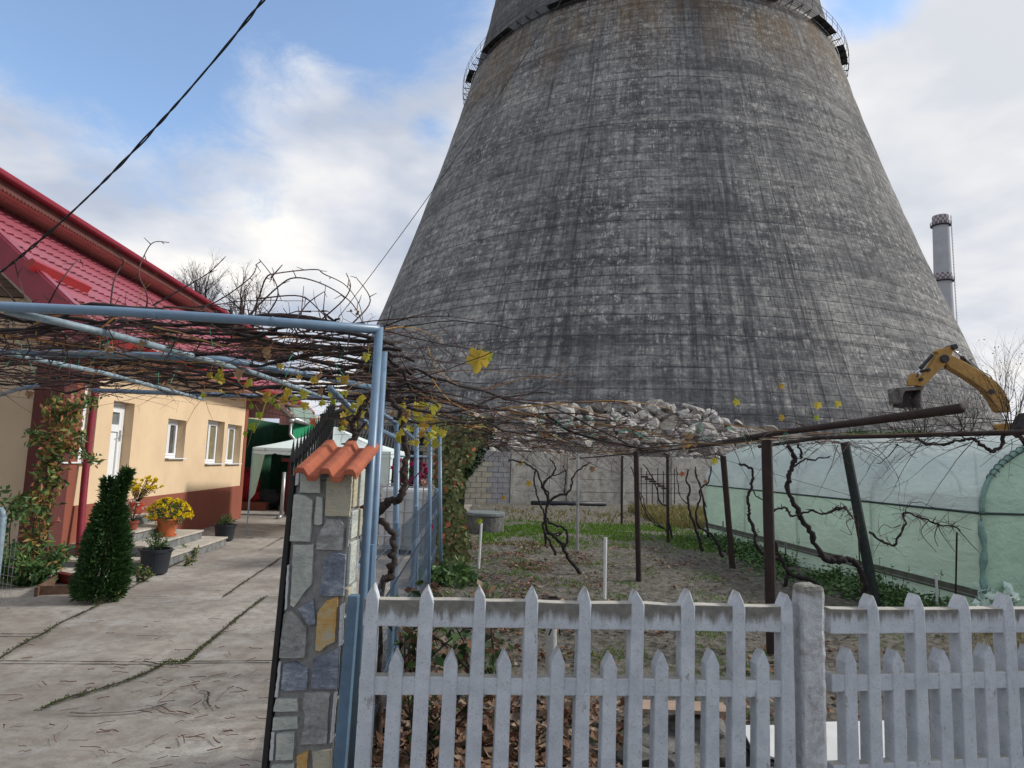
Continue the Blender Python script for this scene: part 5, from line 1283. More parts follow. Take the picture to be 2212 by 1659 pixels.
# ================================================================== TRELLIS POSTS AND RAILS IN THE GARDEN
def posts():
    def pole(lab, top, bot, Y, r0, r1, mat, cat='post', group=None, name='trellis_post', n=10):
        p = G(*bot); q = W(top[0], top[1], p.y if Y is None else Y); p.z = -.02
        mb = MB(); mb.tube([p, p.lerp(q, .5), q], [r1, (r0 + r1) / 2, r0], n); o = mb.build(name, M[mat], None, smooth=False); tag(o, lab, cat, group); return p, q
    g = 'rusty trellis posts'
    pole('thick rusty trellis post right behind the picket fence', (1656, 950), (1668, 1417), None, .050, .050, 'rusty', group=g)
    pole('thin rusty trellis post standing in the bare soil left of the thick one', (1374, 975), (1380, 1258), None, .040, .042, 'rusty', group=g)
    pole('leaning rusty trellis post between the garden and the greenhouse', (1562, 985), (1583, 1231), None, .052, .050, 'rusty', group=g)
    pole('slender dark post in front of the dry grass', (1442, 985), (1443, 1172), None, .035, .035, 'rusty', group=g)
    pole('farthest dark trellis post near the concrete wall', (1344, 985), (1343, 1137), None, .035, .035, 'rusty', group=g)
    pole('post wrapped in dark green film leaning in front of the greenhouse', (1825, 955), (1894, 1318), None, .056, .066, 'wrapped', n=12)
    pole('slim pale metal pole in the middle of the garden', (1248, 980), (1247, 1197), None, .032, .032, 'galv', name='metal_pole')
    pole('thin white cane standing beside the big vine', (1190, 985), (1186, 1075), 20, .02, .02, 'stake', name='garden_stake')
    sg = 'white garden stakes'
    pole('white garden stake with a yellow leaf at its tip', (1040, 1130), (1034, 1230), None, .020, .020, 'stake', 'stake', sg, 'garden_stake', 6)
    pole('white garden stake standing in bare soil behind the picket fence', (1308, 1161), (1306, 1296), None, .022, .022, 'stake', 'stake', sg, 'garden_stake', 6)
    pole('short white stake at the greenhouse side left of the thick post', (1562, 1125), (1562, 1160), 13.5, .016, .016, 'stake', 'stake', sg, 'garden_stake', 6)
    pole('pale stake among the weeds below the greenhouse rail', (1697, 1168), (1697, 1205), 11, .016, .016, 'stake', 'stake', sg, 'garden_stake', 6)
    pole('pale stake standing close to the near corner of the greenhouse', (2022, 1240), (2026, 1330), 8.3, .016, .016, 'stake', 'stake', sg, 'garden_stake', 6)
    pole('dark slender stake right of the film wrapped post', (1832 + 20, 1115), (1863, 1325), 8.4, .008, .008, 'rusty', 'stake', None, 'garden_stake', 6)
    pole('thin dark stake with a withered leaf near the greenhouse corner', (2067, 1150), (2063, 1345), 7.4, .010, .010, 'rusty', 'stake', None, 'garden_stake', 6)
    def rail(lab, pts, r, mat='rusty', name='trellis_rail', n=12):
        mb = MB(); mb.tube(pts, r, n); o = mb.build(name, M[mat], None, smooth=True); return tag(o, lab, 'rail', 'rusty trellis rails')
    a = W(2076, 882, 3.55); b = W(1672, 936, 6.35); c = W(1482, 968, 12.0)
    rail('upper rusty pipe rail with an open end pointing towards the camera', [a, W(1880, 909, 4.5), b, c], .027)
    mb = MB(); d = (a - W(1880, 909, 4.5)).normalized(); mb.tube([a + d * .0015, a + d * .003], .021, 12)
    rail('lower rusty pipe rail running above the greenhouse', [W(2330, 931, 5.3), W(2212, 934, 5.9), W(1769, 946, 8.0), W(1640, 965, 10.3)], .024)
    rail('thin rusty rail lost among the far canes', [W(1230, 992, 17), W(1420, 975, 11.5), W(1640, 950, 7)], .014, n=6)
    # fence side pipe with wire
    p = W(1196, 1400, 4.6); q = W(1190, 1298, 4.6); g0 = Vector((p.x, p.y, 0)); t = thing('pipe_stub', g0, 'short pale pipe with a rusty rim and a hanging wire behind the fence', 'pipe')
    mb = MB(); mb.tube([g0, q], .038, 14, caps=False); mb.build('pipe', simple('off_white_pipe', (.42, .43, .41), .6, .2, 12, .2), t, smooth=True)
    mb = MB(); mb.lathe(q - Z3 * .02, [(.038, 0), (.060, .02), (.062, .04), (.050, .042), (.040, .01)], 18, cap=False); mb.build('rim', M['rusty'], t)
    mb = MB(); mb.tube(smoothpts([W(1180, 1296, 3.3), W(1186, 1320, 3.08), W(1194, 1345, 3.05), W(1186, 1372, 3.1)], 4), .0035, 5); mb.tube(smoothpts([W(1197, 1296, 3.3), W(1203, 1330, 3.06), W(1210, 1372, 3.06)], 4), .0035, 5); mb.build('wire', M['cable'], t)
    # concrete well ring with lid
    c = G(1046, 1150); c.z = 0; t = thing('well', c, 'low round concrete well with flat lid beside the creeper', 'well')
    mb = MB(); mb.lathe(c, [(.46, 0), (.46, .40), (.38, .40)], 26); mb.build('ring', M['old_stone'], t, smooth=False)
    mb = MB(); mb.lathe(c, [(.48, .405), (.48, .46), (.45, .48), (.001, .49)], 26, cap=False); mb.build('lid', simple('grey_lid', (.15, .17, .17), .8, .2, 5, .2), t)
    # long dark pipe lying by the wall
    mb = MB(); mb.tube([Vector((.9, 26.2, .1)), Vector((2.6, 26.8, .1)), Vector((3.9, 27.2, .1))], .09, 8); tag(mb.build('drain_pipe', M['black_plastic'], None, smooth=True), 'long black pipe lying at the foot of the concrete wall', 'pipe')
    # old wire trellis by the wall
    mb = MB()
    for k in range(7): mb.tube([W(1385 + k * 12, 1088, 23), W(1385 + k * 12, 1012 + 6 * (k % 3), 23)], .018, 4)
    for y in (1025, 1045, 1065): mb.tube([W(1370, y, 23), W(1470, y, 23)], .015, 4)
    for k in range(6): mb.box(W(1392 + 9 * k, 1030 + 5 * k, 22.9), (.12, .03, .03))
    tag(mb.build('old_trellis', M['rusty'], None), 'collapsed dark trellis frame leaning against the concrete wall', 'trellis')
    # stone heap and pale sheet behind the fence at the bottom right
    k = 0
    for x, y, Y, s in ((1440, 1585, 4.1, (.24, .16, .11)), (1500, 1590, 4.2, (.22, .14, .13)), (1475, 1640, 3.85, (.20, .15, .10)), (1380, 1620, 3.9, (.12, .12, .09)), (1560, 1640, 4.0, (.22, .15, .09)), (1640, 1600, 4.1, (.16, .14, .08))):
        import bmesh
        bm = bmesh.new()
        for _ in range(16):
            v = rvec(); m_ = max(abs(v.x), abs(v.y), abs(v.z)); v = v.lerp(v / m_, .7); bm.verts.new((v.x * s[0], v.y * s[1], v.z * s[2]))
        bmesh.ops.convex_hull(bm, input=bm.verts[:]); me = bpy.data.meshes.new('field_stone'); bm.to_mesh(me); bm.free(); me.materials.append(M['old_stone'])
        o = bpy.data.objects.new('field_stone', me); sc.collection.objects.link(o); p = W(x, y, Y); o.location = (p.x, p.y, s[2] * .8); o.rotation_euler = (0, U(-.2, .2), U(-.3, .3))
        bv = o.modifiers.new('b', 'BEVEL'); bv.width = .02; bv.segments = 2
        tag(o, ['long flat grey stone behind the middle pickets', 'squared grey stone topped by a pale board', 'low dark stone in front of the stone heap', 'small broken stone at the left of the heap', 'wide dark stone at the right of the heap', 'loose grey stone beside the pale sheets'][k], 'stone', 'old stones behind the fence'); k += 1
    p = W(1465, 1532, 4.2); mb = MB(); mb.box((p.x + .03, p.y, .27), (.26, .08, .010)); tag(mb.build('board', simple('pale_brown_board', (.30, .22, .17), .8, .2, 8, .2), None), 'thin pale brown board lying on the stone heap', 'board')
    for (pts, z, lab) in (([(1740, 1560), (1925, 1556), (1990, 1590), (2040, 1690), (1740, 1700)], .16, 'pale corrugated sheet lying behind the right picket panel'), ([(1600, 1566), (1672, 1566), (1690, 1640), (1630, 1625)], .18, 'pale broken sheet behind the left picket panel near the post')):
        P = [G(x, y, z) for x, y in pts]; mb = MB(); mb.prism(P, (0, 0, -.012)); tag(mb.build('roofing_sheet', M['slab_white'], None), lab, 'sheet')
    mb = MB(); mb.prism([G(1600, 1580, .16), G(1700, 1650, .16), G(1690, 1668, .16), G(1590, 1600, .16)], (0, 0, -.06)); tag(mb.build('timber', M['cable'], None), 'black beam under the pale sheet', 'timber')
posts()

# ================================================================== GREENHOUSE
def greenhouse():
    N0 = G(2128, 1345); N0.z = 0; Fd = Vector((-.092, .9958, 0)).normalized(); Rt = Vector((Fd.y, -Fd.x, 0)); L = 8.6
    ye = W(2123, 1109, N0.y).z; zr = W(2121, 1291, N0.y).z; Wd = 5.0; hc = 2.42
    t = thing('greenhouse', N0, 'tunnel greenhouse covered in pale green translucent film', 'greenhouse')
    def P(s, w, z): return N0 + Fd * s + Rt * w + Z3 * z
    def arc(u, rr=1.0): # u 0..1 across; returns w, z
        a = pi * (1 - u); return Wd / 2 + Wd / 2 * cos(a) * rr, ye + (hc - ye) * sin(a) ** .85 * rr
    nb = [0, 2.1, 4.25, 6.4, L]
    # side film
    mb = MB(); ns, nz = 90, 14
    for i in range(ns + 1):
        for j in range(nz + 1):
            s = L * i / ns; z = ye * j / nz; dent = .015 * mnoise.noise(Vector((s * 2, z * 3, 0))) + .012 * mnoise.noise(Vector((s * 6 + z * 8, z, 4))); mb.v.append(tuple(P(s, dent - (.06 * (1 - z / zr) if z < zr else 0), z)))
    for i in range(ns):
        for j in range(nz): a = i * (nz + 1) + j; mb.f.append((a, a + nz + 1, a + nz + 2, a + 1)); mb.mi.append(0)
    mb.build('side_film', M['film_side'], t, smooth=True)
    mb = MB(); na = 30
    for i in range(ns + 1):
        for j in range(na + 1):
            s = L * i / ns; u = j / na; w, z = arc(u); k = min(abs(s - b) for b in nb); sag = -.05 * min(1, k / .9) * sin(pi * u) + .014 * mnoise.noise(Vector((s * 3 + u * 5, u * 4, 2))) + .012 * mnoise.noise(Vector((s * 9 - u * 14, u * 5, 6)))
            c = Vector((0, w - Wd / 2, z - ye)); c.normalize(); mb.v.append(tuple(P(s, w + c.y * sag, z + c.z * sag)))
    for i in range(ns):
        for j in range(na): a = i * (na + 1) + j; mb.f.append((a, a + 1, a + na + 2, a + na + 1)); mb.mi.append(0)
    mb.build('roof_film', M['film_roof'], t, smooth=True)
    for s in (0, L):
        mb = MB(); nn = 24; pts = []
        for j in range(nn + 1):
            w, z = arc(j / nn); 
            for k in range(11): pts.append(P(s + (.05 * mnoise.noise(Vector((w * 2.5 + k * .8, k * .5, s)))) , w, z * k / 10))
        mb.v = [tuple(p) for p in pts]
        for j in range(nn):
            for k in range(10): a = j * 11 + k; mb.f.append((a, a + 11, a + 12, a + 1)); mb.mi.append(0)
        mb.build('end_film', M['film_end'], t, smooth=True)
    for s in nb:
        s2 = min(max(s, .03), L - .03)
        mb = MB(); mb.tube([P(s2, .035, 0), P(s2, .035, ye - .03)], .022, 6); mb.tube([P(s2, *[q * (.985) + (.035 if k == 0 else 0) for k, q in enumerate(arc(u / 20))]) for u in range(21)], .026, 6); mb.tube([P(s2, Wd - .035, 0), P(s2, Wd - .035, ye - .03)], .022, 6)
        mb.build('rib', M['rib'], t)
    mb = MB(); mb.tube([P(0.0, -.004, ye), P(L, -.004, ye)], .016, 6); mb.build('eave_rail', M['dark_tube'], t)
    mb = MB(); mb.tube([P(-.02, -.02, ye), P(-.02, Wd, ye)], .016, 6); mb.build('end_rail', M['dark_tube'], t)
    mb = MB(); mb.tube([P(0, -.03, zr - .01), P(L, -.03, zr - .01)], .020, 6); mb.box(P(L / 2, -.028, zr + .045), (L / 2, .004, .035), (Fd, Rt, Z3)); mb.build('clamp_rail', simple('dull_clamp_rail', (.10, .105, .09), .7, .3, 6, .2), t)
    for a, b in (((.05, .04, ye * .98), (1.6, 1.3, 2.05)), ((L - .1, .04, ye), (L - 1.6, 1.0, 1.9))): mb = MB(); mb.tube([P(*a), P(*b)], .018, 5); mb.build('brace', M['rib'], t)
    mb = MB()      # bunched film and rope at the near corner
    mb.tube([P(-.03, -.01, z) + Vector((.012 * sin(z * 9), .01 * cos(z * 11), 0)) for z in [.05 + k * .08 for k in range(int(ye / .08))]], [.035 + .012 * sin(k * 1.7) for k in range(int(ye / .08))], 7)
    w2 = [P(-.03, *arc(u / 30 * .5)) for u in range(31)]; mb.tube(w2, .03, 7); mb.build('corner_wrap', simple('corner_wrap_film', (.17, .30, .26), .5, .25, 12, .5, .01), t, smooth=True)
    mb = MB()
    for k in range(9): a = P(-.03, *arc(.10 + k * .018)); mb.tube([a + Vector((.045 * cos(q), 0, .045 * sin(q))) + Vector((0, -.04 + .012 * q, 0)) for q in [2 * pi * e / 8 for e in range(9)]], .006, 4)
    mb.build('rope_lashing', M['dark_tube'], t)
    lf = MB()
    c = P(-.12, .05, .30)
    for _ in range(60): lf.leaf(c + Vector((U(-.2, .25), U(-.1, .1), U(-.12, .10))), rvec(), rvec(), .14, .05, .5)
    lf.build('loose_film', simple('loose_film_wad', (.50, .62, .56), .4, .15, 9, .2), t)
    # crop rows faintly seen inside
    t2 = thing('bean_poles', P(4, 1.5, 0), 'straw coloured plant rows faintly visible inside the greenhouse', 'plants')
    mb = MB()
    for k in range(60): q = P(U(.6, 8), U(.5, 1.6), 0); mb.tube([q, q + Z3 * U(.5, 1.1)], .008, 3)
    for k in range(900): q = P(U(.3, 8.2), U(.35, 2.0), U(0, .55)); mb.leaf(q, rvec() + Z3 * .6, rvec(), .14, .03, .3)
    mb.build('foliage', M['grass_dry'], t2)
greenhouse()

# ================================================================== EXCAVATOR
def excavator():
    YE = 43.0; k = .3335; r = lambda P: [W(1880 + x * k, 387 + y * k, YE) for x, y in P]
    foot = W(2172, 905, YE); gz_ = 2.85
    t = thing('excavator', (foot.x + 1.6, YE, gz_), 'yellow excavator with raised boom working beside the cooling tower', 'excavator')
    def pr(name, P, th, mat, parent=t, off=0, bev=.04):
        mb = MB(); mb.prism([p + Vector((0, off - th / 2, 0)) for p in r(P)], (0, th, 0)); return mb.build(name, M[mat], parent, bevel=bev)
    boom = pr('boom', [(478, 1152), (520, 1148), (560, 1168), (700, 1248), (800, 1318), (850, 1378), (878, 1440), (884, 1512), (828, 1512), (805, 1498), (776, 1440), (735, 1382), (690, 1345), (600, 1285), (500, 1225), (470, 1190)], .62, 'cat_yellow')
    pr('boom_plate', [(700, 1262), (790, 1330), (838, 1385), (862, 1445), (866, 1500), (842, 1500), (828, 1450), (790, 1395), (740, 1350)], .68, 'cat_yellow', boom, bev=.02)
    stick = pr('stick', [(438, 1102), (510, 1086), (526, 1108), (512, 1150), (478, 1200), (400, 1275), (330, 1346), (296, 1340), (318, 1300), (398, 1175), (428, 1136), (412, 1118)], .46, 'cat_yellow', off=-.0)
    def cyl(pts, r1, r2, split):
        a, b = W(1880 + pts[0][0] * k, 387 + pts[0][1] * k, YE - .1), W(1880 + pts[1][0] * k, 387 + pts[1][1] * k, YE - .1); m_ = a.lerp(b, split)
        mb = MB(); mb.tube([a, m_], r1, 10); c = mb.build('cylinder_rod', M['chrome'], t, smooth=True); mb = MB(); mb.tube([m_, b], r2, 12); mb.tube([m_ - (b - a).normalized() * .08, m_ + (b - a).normalized() * .08], r2 * 1.2, 12); mb.build('cylinder', M['steel_dark'], t, smooth=False)
    cyl([(524, 1092), (735, 1284)], .075, .14, .36); cyl([(292, 1262), (402, 1140)], .06, .11, .35); cyl([(292, 1290), (308, 1262)], .06, .08, .5)
    mb = MB()
    for off in (-.1, .1): mb.tube([p + Vector((0, off, 0)) for p in smoothpts(r([(655, 1170), (640, 1176), (690, 1225), (735, 1258), (770, 1275), (790, 1310)]), 4)], .03, 5)
    mb.tube(smoothpts(r([(440, 1205), (462, 1232), (488, 1218), (480, 1190)]), 4), .03, 5); mb.build('hydraulic_hoses', M['cable'], t)
    for x, y, rr in ((460, 1168, .26), (524, 1092, .18), (356, 1240, .10), (310, 1300, .10), (760, 1380, .16), (745, 1382, .08)):
        c = W(1880 + x * k, 387 + y * k, YE); mb = MB(); mb.tube([c + Vector((0, -.42, 0)), c + Vector((0, .42, 0))], rr, 12); mb.build('pivot_pin', M['steel_dark'], t)
    pr('bucket_linkage', [(262, 1260), (300, 1262), (322, 1290), (306, 1338), (240, 1338), (246, 1300)], .34, 'cat_yellow', bev=.03)
    # bucket: curved shell, open side turned to the viewer and right
    bk = r([(150, 1378), (180, 1348), (235, 1340), (350, 1338)]); mb = MB()
    S = [(352, 1338), (300, 1336), (230, 1342), (178, 1352), (148, 1382), (146, 1420), (166, 1450), (200, 1478), (222, 1492)]
    out = r(S); w = 1.35; base = len(mb.v)
    sh = Vector((.0, -w, 0))
    for p in out: mb.v.append(tuple(p + Vector((0, w / 2, 0)))); mb.v.append(tuple(p + Vector((.65, -w / 2, .0))))
    for i in range(len(out) - 1): a = 2 * i; mb.f.append((a, a + 1, a + 3, a + 2)); mb.mi.append(0)
    for o in (0, 1): mb.f.append(tuple(2 * i + o for i in range(len(out)))); mb.mi.append(0)
    mb2 = MB(); mb2.prism([p + Vector((0, .2, 0)) for p in r([(150, 1380), (182, 1348), (225, 1344), (208, 1400), (206, 1452), (190, 1452), (162, 1442)])], (0, .5, 0)); 
    bo = mb2.build('bucket', M['steel_worn'], t, bevel=.03)
    mb3 = MB(); mb3.prism([p + Vector((0, .0, 0)) for p in r([(182, 1350), (350, 1338), (345, 1362), (226, 1372), (214, 1400), (208, 1452), (190, 1450), (196, 1390)])], (0, 1.3, 0)); mb3.build('bucket_shell', M['steel_worn'], bo, bevel=.02)
    mb3 = MB(); mb3.prism([p + Vector((0, .75, 0)) for p in r([(226, 1368), (345, 1360), (330, 1400), (330, 1450), (342, 1486), (212, 1470), (210, 1420)])], (0, .4, 0)); mb3.build('bucket_inside', M['steel_dark'], bo)
    mb3 = MB(); mb3.prism([p + Vector((0, .1, 0)) for p in r([(345, 1345), (352, 1338), (338, 1385), (336, 1440), (348, 1488), (336, 1490), (326, 1448), (328, 1395)])], (0, 1.0, 0)); mb3.build('bucket_side_plate', M['steel_worn'], bo)
    for i in range(5):
        q = r([(222 + i * 28, 1478 + i * 2)])[0]; mb = MB(); mb.prism([q, q + Vector((.22, 0, 0)), q + Vector((.11, 0, -.34))], (0, .12, 0)); mb.build('tooth', M['steel_worn'], bo)
    # house, cab, counterweight, tracks
    c = Vector((foot.x + 2.2, YE, gz_))
    mb = MB(); mb.box(c + Vector((.6, 0, 1.75)), (2.6, 1.45, .55)); mb.build('body', M['cat_yellow'], t, bevel=.12)
    mb = MB(); mb.box(c + Vector((2.8, 0, 1.8)), (.8, 1.5, .75)); mb.build('counterweight', M['cat_yellow'], t, bevel=.3)
    mb = MB(); mb.prism([c + Vector(v) for v in ((-2.3, -1.5, 1.1), (-.5, -1.5, 1.1), (-.5, -1.5, 2.9), (-1.7, -1.5, 2.9), (-2.3, -1.5, 2.0))], (0, 1.1, 0)); cb = mb.build('cab', M['steel_dark'], t, bevel=.06)
    mb = MB(); mb.prism([c + Vector(v) for v in ((-2.15, -1.52, 1.6), (-.7, -1.52, 1.6), (-.7, -1.52, 2.7), (-1.6, -1.52, 2.7), (-2.15, -1.52, 2.0))], (0, .02, 0)); mb.build('cab_glass', M['glass_grey'], cb)
    mb = MB(); mb.box(c + Vector((.2, 0, 1.05)), (1.1, 1.0, .2)); mb.build('turntable', M['steel_dark'], t)
    for sy in (-1, 1):
        mb = MB(); mb.prism([c + Vector((cos(a) * (.48) + (1.9 if cos(a) > 0 else -1.9), sy * 1.3 - .3, .48 + .48 * sin(a))) for a in [2 * pi * (q + .5) / 16 for q in range(16)]], (0, .6, 0)); mb.build('track', M['steel_dark'], t, bevel=.03)
excavator()

# ================================================================== OVERHEAD WIRES
def wires():
    a = W(592, -30, 6.0); b = W(-60, 632, 7.4); t = thing('power_cable', a, 'twisted black power cable slanting across the sky above the house', 'cable')
    for ph in (0, pi):
        pts = []; N = 230
        for i in range(N + 1):
            u = i / N; p = a.lerp(b, u); p.z -= .50 * 4 * u * (1 - u) * .55; q = u * 62 + ph + sin(u * 23) * 1.2; rr = .010 * (.7 + .5 * sin(u * 17 + 1))
            pts.append(p + Vector((cos(q) * rr, 0, sin(q) * rr)))
        mb = MB(); mb.tube(pts, .0085, 6); mb.build('strand', M['cable'], t, smooth=True)
    a = W(1232, -30, 22); b = W(728, 690, 22); mb = MB(); P = []
    for i in range(41):
        u = i / 40; p = a.lerp(b, u); p.z -= .9 * 4 * u * (1 - u) * .35; P.append(p)
    mb.tube(P, .012, 4); tag(mb.build('thin_wire', M['cable'], None), 'thin dark wire hanging diagonally in front of the tower', 'wire')
wires()

# ================================================================== BARE TREES
def branch(mb, p, d, L, r, depth, tw=.35, up=.1, lf=None, seg=4):
    pts = [p]; rs = [r]; q = p
    for i in range(seg):
        d = (d + rvec() * tw * .35 + Z3 * up * .3).normalized(); q = q + d * (L / seg); pts.append(q); rs.append(r * (1 - .45 * (i + 1) / seg))
    mb.tube(pts, rs, 5 if r > .02 else 3, caps=False)
    if lf is not None and depth <= 1 and rnd.random() < .2: lf.leaf(q, rvec(), rvec(), .06, .02, .3)
    if depth <= 0: return
    for k in range(rnd.choice((2, 3, 3))):
        j = rnd.choice(range(2, seg + 1)); dd = (d + rvec() * .75).normalized(); branch(mb, pts[j], dd, L * U(.6, .85), rs[j] * .70, depth - 1, tw, up, lf, seg)
    branch(mb, q, d, L * .75, rs[-1] * .85, depth - 1, tw, up, lf, seg)
def trees():
    for x, y, Y, L, n, dep, lab in ((425, 705, 27, 1.2, 5, 4, 'bare leafless tree showing above the house roof ridge'), (525, 705, 25, 1.05, 4, 4, 'second bare tree with a few hanging seed heads right of the roof')):
        p = W(x, y, Y); g = Vector((p.x, p.y, 0)); t = thing('bare_tree', g, lab, 'tree', 'bare trees behind the house')
        mb = MB(); mb.tube([g, g + Z3 * p.z * .5, p], [.16, .12, .09], 8); mb.build('trunk', M['bark_dark'], t)
        mb = MB(); lf = MB()
        for k in range(n): branch(mb, p - Z3 * U(0, .8), Vector((U(-.8, .8), U(-.4, .4), 1)).normalized(), L * U(.7, 1.0), .075, dep, .5, .15, lf)
        mb.build('crown', M['twig'], t); lf.build('seed_heads', M['leaf_litter'], t)['kind'] = 'stuff'
    for x, y, Y, L, n, dep, lab in ((1990, 960, 24, 1.05, 8, 3, 'leafless thicket in front of the excavator bucket'), (2080, 960, 22, 1.15, 8, 3, 'tangled bare shrub in front of the excavator boom'), (2190, 960, 20, 1.5, 8, 3, 'tall thorny bare shrub at the right edge')):
        p = W(x, y, Y); g = Vector((p.x, p.y, 0)); t = thing('bare_shrub', g, lab, 'shrub', 'bare shrubs beyond the greenhouse')
        mb = MB(); mb.tube([g, p], [.05, .04], 6); mb.build('trunk', M['bark_dark'], t)
        mb = MB(); lf = MB()
        for k in range(n): branch(mb, p + Vector((U(-.3, .3), 0, U(-.3, .1))), Vector((U(-.9, .9), U(-.4, .4), 1)).normalized(), L * U(.6, 1.0), .022, dep, .6, .15, lf)
        mb.build('crown', M['twig'], t); lf.build('leaves', M['leaf_litter'], t)
    # green weeds on the heap
    k = 0
    for x, y, Y, s in ((1845, 912, 36.5, .9), (1900, 905, 36.5, 1.1), (1955, 900, 37, 1.1), (1985, 880, 38, .8), (1925, 918, 36, .9)):
        p = W(x, y, Y); p.z = mz(p.x, p.y) - .1; t = thing('weed_clump', p, ['pale green weeds at the left end of the heap top', 'green weed clump under the excavator bucket', 'bushy green weeds below the bucket teeth', 'wispy weed behind the bucket', 'low green weeds in front of the heap'][k], 'weeds', 'weeds growing on the rubble heap'); k += 1
        mb = MB(); leafball(mb, p + Z3 * .3, (s, s * .6, s * .5), 420, .20, .04, hollow=.1); mb.build('foliage', M['shrub'], t)
        mb = MB()
        for _ in range(14): mb.tube([p, p + Vector((U(-s, s), 0, U(.4, 1.0)))], .015, 3)
        mb.build('stems', M['twig'], t)
trees()

# ================================================================== CREEPER
def creeper():
    b = G(985, 1222); t = thing('virginia_creeper', b, 'tall curtain of green and red creeper between mesh fence and well', 'creeper')
    c0 = W(985, 1222, 10.6); f = MB(); rd = MB(); dk = MB()
    for _ in range(4600):
        y = U(905, 1232); u = (y - 905) / 327
        xl = lerp_tab([(905, 945), (1000, 945), (1100, 942), (1200, 938), (1232, 945)], y); xr = lerp_tab([(905, 1045), (960, 1035), (1010, 1005), (1080, 992), (1150, 1010), (1200, 1012), (1232, 995)], y)
        x = U(xl, xr); Yd = 11.2 + U(-.45, .45); x += 8 * mnoise.noise(Vector((y * .03, 1, x * .02)))
        p = W(x, y, Yd)
        if p.z < .02: continue
        k = f if rnd.random() > .04 else rd
        k.leaf(p, Vector((U(-1, 1), -.4, U(-1.6, .2))), Vector((U(-.5, .5), -1, U(-.2, .6))), U(.07, .13), U(.022, .042), U(0, .5))
    for _ in range(1700):
        y = U(905, 1035); xl = lerp_tab([(905, 990), (1035, 990)], y); xr = lerp_tab([(905, 1062), (950, 1065), (1000, 1035), (1035, 1005)], y); x = U(xl, xr)
        dk.leaf(W(x, y, 11.4 + U(-.3, .5)), rvec(), rvec(), U(.06, .12), .02, .3)
    f.build('foliage', M['creeper'], t); rd.build('red_foliage', M['creeper_red'], t); dk.build('dark_foliage', M['ivy_dark'], t)
    mb = MB()
    for k in range(9):
        x = U(948, 1000); mb.tube(smoothpts([W(x, 1228, 11.2) , W(x + U(-12, 12), 1140, 11.3), W(x + U(-15, 15), 1050, 11.3), W(x + U(-20, 25), 930, 11.3)], 4), .012, 4)
    mb.build('stems', M['bark_dark'], t)
    b = G(962, 1262); b.z = 0
    leafy('ground_bramble', 'leafy green bramble at the foot of the creeper', 'shrub', b, [[b, b + Vector((cos(a) * .2, sin(a) * .2, .18)), b + Vector((cos(a) * .42, sin(a) * .4, .10))] for a in [q * .6 for q in range(10)]], 70, .10, .03, .12, ['shrub'], share=(1,))
    b = Vector((-.35, 3.85, 0))
    leafy('hydrangea', 'withering hydrangea with green leaves behind the first pickets', 'shrub', b, [[b + Vector((U(-.2, .3), U(-.1, .3), 0)), b + Vector((U(-.25, .35), U(-.1, .3), .5)), b + Vector((U(-.3, .4), U(-.1, .3), U(.7, .98)))] for _ in range(10)], 60, .065, .021, .10, ['ivy_dark', 'shrub', 'leaf_litter'], share=(2, 2, 2), r=.008)
creeper()

# ================================================================== GRAPEVINES
def lobed(mb, p, d, n, L, mi=0, fold=.25):
    """a five lobed vine leaf"""
    d = d.normalized(); s = d.cross(n); s = s.normalized() if s.length > 1e-5 else d.orthogonal().normalized(); n = s.cross(d)
    out = [(0, 0), (-.12, .10), (-.36, .02), (-.46, .24), (-.34, .32), (-.50, .50), (-.42, .74), (-.22, .70), (-.16, .90), (0, 1.05), (.16, .90), (.22, .70), (.42, .74), (.50, .50), (.34, .32), (.46, .24), (.36, .02), (.12, .10)]
    c = p + d * (L * .42) - n * (L * .06); vs = [c]
    for u, v in out: vs.append(p + s * (u * L) + d * (v * L) + n * (L * (fold * abs(u) + U(-.05, .05) + .10 * sin(v * 5 + u * 3))))
    m = len(out); mb.add(vs, [(0, 1 + i, 1 + (i + 1) % m) for i in range(m)], mi)
def gn(P, amp, f=9.0, s=0.0):   # gnarl a line
    out = []
    for i, p in enumerate(P):
        out.append(p + Vector((mnoise.noise(Vector((i * .35, s, 0))), mnoise.noise(Vector((i * .35, s, 5))), mnoise.noise(Vector((i * .35, s, 9))))) * amp)
    return out
def stem(mb, pts, r0, r1, amp=.02, n=7, k=6, knots=True):
    P = gn(smoothpts(pts, k), amp * .7, s=U(0, 99)); m = len(P); P = [p + rvec() * r0 * .28 for p in P]; r0 *= .78; r1 *= .74
    rs = [(r0 + (r1 - r0) * i / (m - 1)) * (1 + (.45 * mnoise.noise(Vector((i * 1.3, r0 * 99, 3))) if knots else 0)) for i in range(m)]
    mb.tube(P, rs, n)
    for i in range(2, m, 2):
        if rnd.random() < .5 and r0 < .019:
            e = (rvec() + Z3 * .2).normalized(); l = r0 * U(1.5, 5); mb.tube([P[i], P[i] + e * l * .6, P[i] + (e + rvec() * .3) * l], [rs[i] * .55, rs[i] * .4, rs[i] * .25], 4)
    return P
